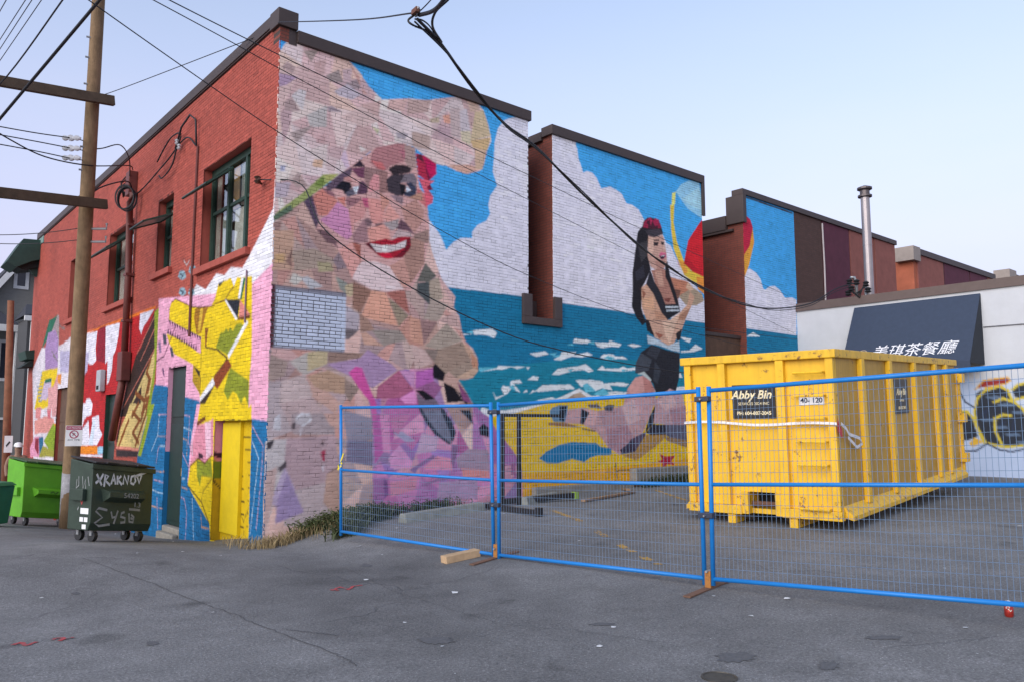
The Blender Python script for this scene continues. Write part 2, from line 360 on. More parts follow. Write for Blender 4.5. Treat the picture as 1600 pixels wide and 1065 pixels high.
redp = mat('red_marking_paint', (.42, .055, .06), .8, noise=.3, nscale=12, rust=.7, rustcol=(.13, .13, .135), rscale=9)
for a, b in (((863, 797), (908, 814)), ((930, 829), (948, 838)), ((966, 850), (990, 862)), ((1000, 868), (1030, 882)), ((1025, 765), (1075, 782))):
    gstroke('parking_line', [a, b], .1, yl)
for pts in ([(518, 922), (530, 917), (545, 921), (552, 916), (565, 914)], [(516, 921), (528, 922)],
            [(18, 1008), (32, 1004), (42, 1008), (57, 1003)], [(78, 1000), (95, 996), (104, 998), (116, 996)], [(92, 1001), (104, 997)]):
    gstroke('red_survey_mark', pts, .035, redp, jag=.006)
crackm = mat('crack_filler', (.07, .07, .073), .8, noise=.3, nscale=20)
gstroke('pavement_joint', [(128, 872), (240, 912), (330, 947), (420, 982), (520, 1020), (560, 1040)], .008, crackm, jag=.008, sub=14)
gstroke('pavement_joint', [(445, 983), (475, 987), (505, 990), (530, 994)], .010, crackm, jag=.008, sub=8)
gstroke('pavement_joint', [(545, 890), (620, 925), (700, 950), (780, 975), (900, 985), (1040, 1005)], .005, crackm, jag=.012, sub=14)
def gpatch(name, px, py, rx, ry, m, seed, off=.004, n=40):
    rg = np.random.default_rng(seed); mb = MB(); pts = []
    for k in range(n):
        a = 2 * math.pi * k / n; q = .62 + .5 * rg.random(); p = onG(px + rx * math.cos(a) * q, py + ry * math.sin(a) * q); pts.append((p[0], p[1], p[2] + off))
    mb.add(pts, [tuple(range(n - 1, -1, -1))]); return mb.build(name, m, ground)
oilm = mat('tar_patch', (.105, .104, .108), .8, noise=.3, nscale=30, bump=.4)
gpatch('tar_patch', 682, 1001, 31, 6, oilm, 1); gpatch('tar_patch', 1150, 1027, 34, 9, oilm, 2); gpatch('tar_patch', 1295, 1040, 18, 8, oilm, 3)
gpatch('tar_patch', 118, 927, 7, 2.2, oilm, 4); gpatch('tar_patch', 238, 1005, 11, 4, oilm, 5); gpatch('tar_patch', 1380, 996, 32, 3.5, oilm, 6); gpatch('tar_patch', 572, 883, 10, 3, oilm, 7); gpatch('tar_patch', 940, 975, 22, 3, oilm, 8)
coverm = mat('iron_cover', (.10, .09, .075), .6, metal=.6, noise=.3, nscale=25)
mb = MB(); c = onG(1124, 1058)
mb.lathe([(.115, -.02), (.115, .006), (.1, .009), (.098, .004), (.0, .004)], c, 24); mb.build('valve_cover', coverm, ground)

# =================================================================== BRICK BUILDING
bld = empty('brick_building', (0, 0, -.34), 'two-storey red brick building with mural-covered side walls and light wells on the alley corner', 'building')
def tile(ox, oy, s, on): return lambda *pts: [on(ox + x / s, oy + y / s) for x, y in pts]
S = 5.327
KA = (.72, .75, .75); KB = (1.2, 1.24, 1.2)
# ---------------------------------------------------------------- mural canvas : side wall (B)
cb = Canvas(-.05, 16.4, -.7, 8.4, (66, 160, 226), corr=KB)
T1, T2, T3, T4 = [tile(400, y, S, onB) for y in (0, 180, 360, 540)]
T5, T6, T7, T8 = [tile(600, y, S, onB) for y in (100, 280, 460, 640)]
U0 = tile(840, 180, S, onB); U1 = tile(940, 320, 5.325, onB); UL = tile(840, 500, 4.26, onB); U3 = tile(1080, 260, 4.4375, onB)
PX = tile(0, 0, 1, onB)
WHT = (214, 208, 226); TEAL = (18, 112, 150)
# clouds
cb.poly(PX((812, 182), (800, 184), (788, 188), (778, 201), (773, 222), (772, 246), (770, 268), (775, 285), (777, 290), (766, 306), (763, 321), (766, 334), (760, 345), (746, 352), (738, 362), (738, 372), (720, 372), (709, 378), (697, 391), (693, 379), (687, 366), (679, 355), (671, 345), (655, 345), (655, 470), (900, 500), (900, 170), (828, 170)), WHT)
cb.poly(U0((100, 100), (300, 215), (330, 280), (340, 360), (365, 430), (380, 480), (410, 465), (450, 475), (490, 520), (530, 610), (560, 605), (600, 595), (650, 620), (700, 655), (740, 735), (790, 750), (840, 785), (870, 840), (890, 880)) + U1((470, 160), (540, 320), (575, 340), (600, 400), (640, 490), (690, 560), (760, 640), (860, 800), (862, 1000), (0, 900), (-450, 800)), WHT)
cb.poly(U3((360, 780), (385, 720), (405, 708), (450, 738), (480, 780), (500, 850), (515, 856), (545, 832), (580, 830), (615, 858), (650, 912), (700, 910), (730, 925), (730, 1300), (350, 1300)), WHT)
# sea
yl_ = lambda x: 449.5 + (x - 700) * .1362
cb.poly(PX((640, yl_(640)), (700, 449), (816, 463), (900, 477), (990, 490), (1101, 504), (1300, yl_(1300)), (1300, 760), (640, 800)), TEAL)
cb.poly(PX((700, 575), (800, 570), (900, 560), (1000, 562), (1110, 570), (1110, 700), (700, 700)), (24, 124, 150))
# sand and surf line
cb.poly(PX((740, 652), (752, 640), (790, 640), (815, 636), (850, 630), (870, 622), (905, 606), (925, 618), (976, 612), (1100, 600), (1250, 600), (1250, 820), (740, 830)), (222, 222, 228))
cb.poly(PX((750, 652), (800, 646), (838, 635), (875, 623), (900, 620), (925, 622), (978, 618), (1100, 610), (1250, 610), (1250, 830), (750, 840)), (234, 180, 22))
cb.poly(PX((800, 740), (900, 735), (1000, 725), (1100, 712), (1100, 790), (800, 800)), (212, 156, 18))
FO = (216, 226, 236)
for p in (T7((740, 300), (900, 285), (940, 320), (920, 365), (860, 340), (750, 335)), T7((660, 330), (740, 330), (660, 340)), T7((1210, 490), (1340, 470), (1370, 495), (1270, 515)), T7((1410, 535), (1470, 520), (1480, 480), (1600, 475), (1560, 515), (1480, 540)),
          T7((790, 610), (940, 608), (950, 592), (1215, 600), (1200, 622), (1180, 600), (1110, 615), (1060, 600), (985, 622), (940, 620), (800, 640)), T7((1400, 660), (1450, 615), (1600, 595), (1600, 615), (1500, 630), (1460, 665)), T7((1195, 705), (1240, 675), (1290, 685), (1280, 710)),
          T7((905, 800), (930, 850), (1000, 830), (975, 780), (990, 755), (1050, 765), (1055, 715), (1130, 705), (1150, 735), (1080, 740), (1140, 815), (1060, 780), (1030, 820), (930, 872)), T7((1155, 815), (1185, 785), (1200, 805)), T7((1250, 805), (1320, 750), (1550, 745), (1590, 780), (1400, 790)), T7((1210, 825), (1240, 790), (1260, 800)),
          T7((1220, 900), (1280, 880), (1400, 850), (1440, 870), (1350, 895)), T7((800, 960), (820, 930), (880, 960)), T7((1580, 400), (1600, 365), (1640, 390)),
          UL((235, 150), (245, 125), (330, 130), (370, 150), (320, 155)), UL((380, 145), (470, 150), (480, 135), (560, 160), (540, 180), (490, 175), (430, 185), (400, 175)), UL((600, 165), (630, 155), (695, 170), (640, 182)), UL((0, 225), (50, 205), (75, 225), (0, 240)),
          UL((105, 260), (150, 235), (160, 210), (230, 215), (250, 230), (330, 212), (370, 230), (300, 245), (220, 240), (160, 265)), UL((415, 245), (440, 225), (500, 225), (520, 240), (570, 240), (605, 262), (540, 255), (460, 260)), UL((95, 360), (130, 325), (250, 310), (320, 290), (375, 335), (340, 345), (310, 330), (240, 335), (150, 360)),
          UL((395, 330), (430, 300), (450, 320), (540, 320), (570, 305), (600, 320), (650, 310), (650, 330), (560, 340)), UL((250, 395), (360, 395), (430, 405), (440, 420), (540, 410), (610, 420), (590, 440), (480, 430), (500, 465), (430, 450), (380, 470), (340, 435), (290, 440)), UL((0, 455), (30, 435), (215, 425), (250, 455), (100, 465), (0, 475)),
          UL((400, 480), (470, 475), (520, 470), (590, 480), (590, 505), (440, 505)), UL((0, 530), (90, 510), (125, 525), (60, 548)), UL((130, 525), (240, 490), (285, 480), (180, 520)), UL((945, 110), (1025, 125), (1010, 150), (970, 130)), UL((950, 205), (1010, 200), (1050, 160), (1100, 190), (1040, 210), (960, 215)), UL((930, 380), (950, 345), (965, 380)), U3((380, 1180), (430, 1150), (480, 1180))):
    cb.poly(p, FO)
LT = (96, 178, 200)
for p in (UL((330, 150), (375, 140), (380, 160)), UL((190, 165), (230, 155), (240, 168)), UL((440, 250), (470, 235), (520, 250), (480, 262)), UL((100, 240), (160, 225), (140, 245)), UL((300, 430), (330, 415), (390, 470), (320, 480)), UL((370, 490), (440, 450), (480, 490), (430, 505)), T7((790, 605), (940, 608), (800, 640)), T7((1370, 490), (1440, 480), (1420, 510)), T7((1040, 770), (1075, 745), (1100, 800)), UL((200, 330), (240, 320), (220, 345)), UL((560, 325), (600, 330), (560, 340)), T7((690, 318), (740, 298), (740, 330))):
    cb.poly(p, LT)
# ---- first portrait : low-poly lady in a straw hat
hat = T1((140, 360), (205, 420), (260, 340), (330, 345), (770, 500), (860, 600), (940, 720), (1050, 830), (1270, 820), (1440, 835), (1530, 820)) + T5((350, 300), (450, 290), (540, 280), (600, 272), (700, 290), (780, 325), (830, 390), (870, 510), (895, 640), (860, 720), (830, 850), (800, 890), (690, 920), (600, 890), (520, 850), (440, 835)) + T2((1400, 340), (1320, 270), (1240, 240), (1180, 235), (1000, 270), (860, 375), (700, 490), (560, 600), (290, 790), (140, 900))
hat = [(max(-.05, u), v) for u, v in hat]
HATP = [(186, 160, 150), (176, 146, 140), (196, 172, 166), (166, 138, 130), (190, 168, 158), (172, 152, 146), (200, 176, 164), (160, 134, 132), (184, 152, 146), (178, 164, 158), (192, 158, 140), (170, 150, 160)]
cb.tris(hat, .52, [tuple(np.array(c_) + (32, 25, 30)) for c_ in HATP], 5)
for p, c_ in ((T1((390, 420), (520, 420), (460, 520)), (135, 116, 108)), (T1((580, 630), (690, 580), (730, 690), (620, 680)), (120, 106, 104)), (T1((740, 690), (860, 660), (870, 740), (800, 740)), (112, 96, 104)), (T1((190, 610), (350, 640), (250, 710), (190, 720)), (150, 118, 160)), (T1((210, 560), (260, 510), (330, 560), (310, 610)), (140, 112, 112)),
              (T1((290, 800), (360, 740), (420, 760), (390, 920)), (204, 200, 204)), (T1((230, 850), (300, 810), (370, 930), (240, 920)), (148, 120, 120)), (T1((600, 890), (630, 880), (720, 935), (600, 930)), (120, 106, 120)), (T1((480, 520), (580, 500), (570, 620), (500, 640)), (176, 134, 132)), (T1((720, 580), (800, 570), (790, 690), (730, 680)), (184, 150, 158)), (T1((770, 520), (860, 640), (890, 780), (1050, 830), (940, 800), (860, 700)), (176, 118, 108)),
              (T1((650, 760), (760, 700), (880, 790), (800, 830), (690, 800)), (176, 168, 186)), (T1((1110, 830), (1260, 825), (1230, 930), (1090, 910)), (206, 158, 150)), (T1((420, 960), (590, 880), (590, 1060), (450, 1060)), (168, 168, 166)), (T1((700, 980), (900, 870), (1040, 1000), (900, 1060)), (206, 172, 166)), (T1((860, 870), (1040, 840), (1020, 980)), (184, 142, 136)),
              (T2((280, 150), (480, 80), (340, 230)), (140, 122, 120)), (T2((440, 290), (600, 240), (580, 430), (480, 350)), (206, 190, 186)), (T2((480, 370), (560, 370), (550, 440), (470, 430)), (206, 158, 120)), (T2((500, 180), (590, 160), (570, 240), (500, 230)), (186, 138, 140)), (T2((280, 530), (350, 470), (440, 600), (330, 600)), (146, 120, 116)), (T2((290, 450), (360, 460), (300, 540), (270, 540)), (204, 182, 174)),
              (T2((200, 420), (250, 420), (240, 470), (200, 465)), (140, 152, 190)), (T2((970, 100), (1030, 120), (1010, 160)), (168, 178, 120)), (T2((1160, 160), (1220, 230), (1150, 220)), (214, 204, 196)), (T2((860, 250), (920, 290), (870, 310)), (212, 204, 198)), (T2((590, 270), (740, 260), (700, 380), (600, 330)), (176, 140, 144)), (T2((160, 560), (290, 560), (260, 680), (160, 690)), (172, 158, 178)), (T2((1190, 150), (1270, 160), (1240, 200), (1190, 190)), (140, 136, 150)),
              (T5((490, 430), (560, 420), (550, 500), (500, 490)), (222, 138, 108)), (T5((620, 400), (690, 370), (720, 560), (640, 560)), (190, 182, 192)), (T5((545, 370), (630, 370), (640, 640), (560, 600)), (178, 156, 156)), (T5((760, 380), (830, 390), (890, 600), (720, 640)), (190, 168, 118)), (T5((720, 640), (890, 610), (860, 720), (740, 700)), (196, 158, 90)), (T5((640, 560), (720, 560), (720, 680), (640, 640)), (200, 190, 150)), (T5((690, 300), (780, 330), (800, 400), (720, 400)), (202, 164, 138)),
              (T5((540, 840), (700, 840), (820, 870), (690, 915), (600, 890)), (206, 146, 120)), (T5((200, 300), (390, 300), (370, 400), (190, 420)), (172, 136, 128)), (T5((450, 520), (560, 540), (540, 620), (460, 600)), (170, 134, 148)), (T5((380, 460), (460, 440), (460, 490), (390, 490)), (160, 142, 110)), (T5((100, 570), (190, 580), (180, 620), (110, 620)), (132, 128, 140)), (T5((760, 700), (850, 720), (820, 880), (760, 880)), (196, 158, 120)), (T5((230, 560), (390, 600), (380, 720), (240, 690)), (168, 138, 126))):
    cb.poly(p, .6 * np.array(c_) + .4 * np.array((208, 182, 178)))
hair = T2((140, 900), (290, 790), (470, 660), (1350, 600), (1440, 870), (1440, 960)) + T6((375, 500), (400, 600), (440, 720), (480, 830), (530, 900), (595, 980)) + T7((580, 110), (625, 180), (650, 310), (680, 390), (740, 450), (780, 530), (785, 620), (740, 690), (690, 705), (620, 705), (680, 800), (740, 905)) + T8((830, 30), (880, 60), (940, 170), (1040, 290), (1110, 390), (1150, 510), (1155, 900), (-1300, 1300)) + [(-.05, -.7), (-.05, 5)]
SKIN = [(172, 140, 124), (158, 128, 116), (188, 156, 140), (146, 118, 108), (180, 146, 138), (166, 144, 132), (196, 164, 150), (150, 130, 126), (176, 132, 118)]
cb.tris(hair, .55, [tuple(np.array(c_) + (18, 12, 17)) for c_ in SKIN], 9)
for p, c_ in ((T3((140, 0), (320, 0), (310, 330), (140, 330)), (190, 148, 126)), (T3((160, 200), (240, 190), (240, 270), (160, 270)), (204, 160, 112)), (T3((250, 260), (300, 150), (300, 320)), (134, 98, 90)), (T3((300, 170), (490, 150), (660, 250), (640, 300), (320, 340)), (160, 138, 126)), (T3((510, 260), (620, 270), (650, 340), (520, 350)), (158, 146, 112)), (T3((640, 250), (690, 180), (760, 310), (680, 330)), (128, 108, 118)), (T3((280, 430), (310, 350), (400, 400), (330, 460)), (196, 192, 186)),
              (T3((370, 400), (430, 380), (560, 470), (450, 490)), (186, 186, 194)), (T3((660, 380), (760, 440), (760, 540), (700, 490)), (126, 132, 126)), (T3((740, 460), (800, 440), (830, 500), (790, 560), (750, 540)), (184, 164, 130)), (T3((740, 620), (860, 700), (860, 830), (740, 820)), (172, 160, 172)), (T3((740, 820), (860, 830), (770, 910), (735, 900)), (92, 82, 88)), (T3((860, 690), (920, 720), (990, 830), (870, 850)), (148, 112, 98)), (T3((870, 850), (920, 850), (1060, 960), (900, 950)), (196, 150, 132)), (T3((960, 830), (1190, 830), (1290, 900), (1060, 960)), (140, 128, 122)), (T3((1200, 830), (1290, 700), (1390, 960), (1280, 950)), (184, 128, 114)),
              (T3((1370, 750), (1510, 770), (1400, 950)), (142, 112, 106)), (T3((1430, 430), (1520, 390), (1560, 560), (1450, 640)), (166, 148, 132)), (T3((1450, 560), (1600, 620), (1520, 760), (1400, 740)), (164, 146, 136)), (T3((1400, 980), (1540, 990), (1500, 1060)), (128, 112, 106)), (T7((440, 220), (600, 150), (650, 310), (560, 260)), (192, 156, 152)), (T7((300, 210), (440, 230), (330, 420)), (142, 106, 106)), (T7((340, 430), (520, 240), (660, 380), (460, 460)), (160, 144, 132)), (T7((440, 460), (650, 390), (720, 540), (510, 660), (420, 570)), (146, 122, 108)), (T7((650, 390), (740, 470), (720, 540)), (190, 150, 126)), (T7((730, 480), (780, 540), (785, 630), (730, 620)), (192, 132, 104)), (T7((540, 640), (720, 540), (750, 640), (690, 700), (600, 690)), (150, 128, 114)), (T7((600, 690), (760, 600), (785, 630), (740, 690)), (196, 160, 136)), (T7((340, 460), (450, 460), (420, 560)), (120, 104, 98)),
              (T7((40, 20), (200, 180), (120, 280)), (204, 148, 128)), (T7((210, 180), (300, 210), (330, 420), (220, 380)), (196, 140, 120)), (T7((230, 410), (340, 460), (410, 570), (260, 620)), (196, 164, 160)), (T4((0, 0), (130, 30), (100, 150), (100, 30)), (110, 104, 112)), (T4((100, 60), (270, 130), (240, 250), (100, 300)), (150, 128, 122)), (T4((280, 130), (430, 50), (600, 30), (590, 150), (420, 240), (380, 230)), (176, 168, 164)), (T4((430, 50), (600, 35), (590, 150), (430, 210)), (184, 166, 128)), (T4((210, 290), (410, 230), (480, 420), (200, 490)), (190, 168, 168)),
              (T4((420, 250), (600, 200), (740, 260), (740, 400), (600, 380), (490, 340)), (172, 136, 112)), (T4((600, 40), (900, 60), (860, 100), (600, 140)), (132, 104, 94)), (T4((740, 270), (860, 350), (780, 470), (740, 400)), (134, 112, 104)), (T4((590, 150), (870, 100), (930, 30), (1130, 150), (1180, 200), (970, 350), (760, 240)), (158, 126, 168)), (T4((60, 300), (210, 290), (200, 480), (320, 700), (60, 800)), (172, 156, 162)), (T4((200, 480), (470, 420), (600, 600), (560, 740), (300, 700)), (182, 156, 158)), (T4((430, 250), (470, 420), (660, 560), (700, 470), (600, 380), (490, 340)), (194, 152, 140)), (T4((300, 560), (660, 560), (660, 740), (300, 730)), (156, 140, 146)), (T4((560, 560), (700, 560), (710, 700), (620, 660)), (190, 148, 138)), (T4((60, 780), (250, 770), (240, 1000), (60, 1600)), (190, 182, 186)), (T4((250, 770), (660, 740), (700, 1100), (330, 1200), (240, 1000)), (168, 140, 150)), (T4((240, 1000), (330, 1200), (230, 1400), (120, 1300)), (170, 152, 186)), (T4((330, 1200), (700, 1100), (720, 1500), (230, 1500), (230, 1400)), (176, 158, 164)), (T4((60, 1060), (180, 1000), (140, 1300), (60, 1600)), (188, 158, 156)), (T4((180, 1280), (260, 1060), (400, 1380), (160, 1480)), (142, 122, 168)), (T4((590, 1060), (700, 980), (730, 1500), (560, 1300)), (176, 140, 128)), (T4((720, 530), (970, 600), (970, 780), (760, 790)), (128, 118, 138)), (T4((760, 780), (975, 790), (975, 1000), (750, 960)), (96, 86, 118))):
    cb.poly(p, .82 * np.array(c_) + .18 * np.array((190, 164, 152)))
# dress
dress = T4((970, 640), (930, 400), (1000, 440), (1190, 200), (1310, 190), (1480, 180), (1520, 300), (1570, 480), (1800, 900)) + T7((740, 905)) + T8((830, 30), (880, 60), (940, 170), (1040, 290), (1110, 390), (1150, 510), (1155, 760), (1155, 1000), (-340, 1400)) + T4((975, 1500))
DRP = [(164, 106, 160), (188, 116, 166), (150, 108, 172), (200, 128, 164), (140, 112, 158), (206, 140, 172), (176, 96, 148), (158, 124, 166), (186, 130, 150)]
cb.tris(dress, .48, DRP, 12)
for p, c_ in ((T4((770, 220), (830, 170), (880, 180), (940, 330), (1000, 470), (1010, 640), (975, 640), (950, 470), (850, 340)), (200, 82, 150)), (T4((1010, 340), (1190, 200), (1310, 360), (1200, 430), (1000, 440)), (168, 94, 122)), (T4((1190, 200), (1320, 210), (1320, 350)), (190, 136, 176)), (T4((1330, 210), (1470, 190), (1480, 290), (1330, 350)), (176, 96, 166)), (T4((1330, 350), (1480, 290), (1550, 340), (1480, 440), (1400, 370)), (148, 92, 134)), (T4((1200, 430), (1320, 370), (1340, 480), (1240, 480)), (218, 140, 190)), (T4((975, 640), (1020, 560), (1110, 600), (1150, 760), (990, 980)), (180, 80, 150)), (T4((1030, 560), (1110, 570), (1120, 890), (1060, 880)), (204, 130, 172)), (T4((1140, 720), (1220, 710), (1330, 790), (1250, 800)), (160, 148, 178)),
              (T4((1100, 940), (1190, 830), (1290, 1000), (1150, 1030)), (204, 152, 184)), (T4((1190, 830), (1240, 800), (1330, 900), (1290, 1000)), (146, 104, 160)), (T4((1280, 1030), (1330, 1000), (1560, 890), (1400, 960), (1320, 1060)), (126, 96, 146)), (T4((1380, 720), (1520, 760), (1500, 870), (1330, 900)), (184, 150, 176)), (T8((50, 380), (130, 290), (240, 430), (220, 480), (50, 480)), (206, 140, 184)), (T8((220, 490), (410, 370), (430, 390), (290, 480)), (132, 94, 140)), (T8((320, 490), (440, 380), (560, 400), (570, 500)), (206, 132, 158)), (T8((600, 400), (700, 320), (870, 330), (880, 520), (620, 480)), (158, 130, 150)), (T8((560, 280), (620, 300), (580, 480), (560, 440)), (128, 90, 130)), (T8((640, 480), (870, 500), (880, 560), (660, 560)), (204, 130, 130)), (T8((280, 640), (420, 600), (560, 570), (460, 560)), (136, 98, 140)),
              (T8((0, 560), (30, 600), (40, 700), (0, 740)), (120, 66, 128)), (T8((50, 600), (280, 560), (260, 660), (60, 720)), (196, 126, 150)), (T8((460, 600), (780, 570), (780, 740), (440, 740)), (164, 132, 164)), (T8((1060, 440), (1090, 430), (1100, 560), (1060, 520)), (150, 90, 130)), (T8((940, 380), (970, 340), (975, 480), (945, 450)), (176, 96, 150)), (T8((60, 60), (220, 40), (120, 200), (60, 160)), (184, 110, 150))):
    cb.poly(p, c_)
BK = (22, 17, 28)
for p in (T7((405, 600), (425, 570), (510, 650), (495, 720), (410, 690)), T7((495, 725), (590, 775), (660, 885), (525, 895)), T7((258, 788), (330, 795), (425, 862), (345, 877)), T8((630, 0), (715, 0), (748, 125), (690, 60)), T8((790, 145), (830, 110), (875, 150), (875, 225), (800, 205))): cb.poly(p, BK)
cb.poly(T7((270, 810), (345, 877), (425, 862), (480, 940), (560, 1060), (400, 1060), (290, 930)), (112, 96, 112)); cb.poly(T8((320, 10), (470, 0), (560, 180), (560, 280), (440, 200), (380, 120)), (110, 106, 124))
for p in (T7((285, 930), (310, 935), (380, 1060), (345, 1060)), T8((290, 0), (325, 20), (445, 185), (560, 280), (540, 285), (420, 200), (360, 120)), T7((465, 930), (500, 950), (560, 1060), (530, 1060)), T8((470, 0), (500, 0), (560, 80), (600, 180), (570, 280), (545, 170)), T7((600, 780), (700, 890), (690, 915), (660, 885))): cb.poly(p, (34, 34, 50))
cb.poly(T7((610, 720), (690, 820), (735, 905), (660, 880)), (130, 70, 112))
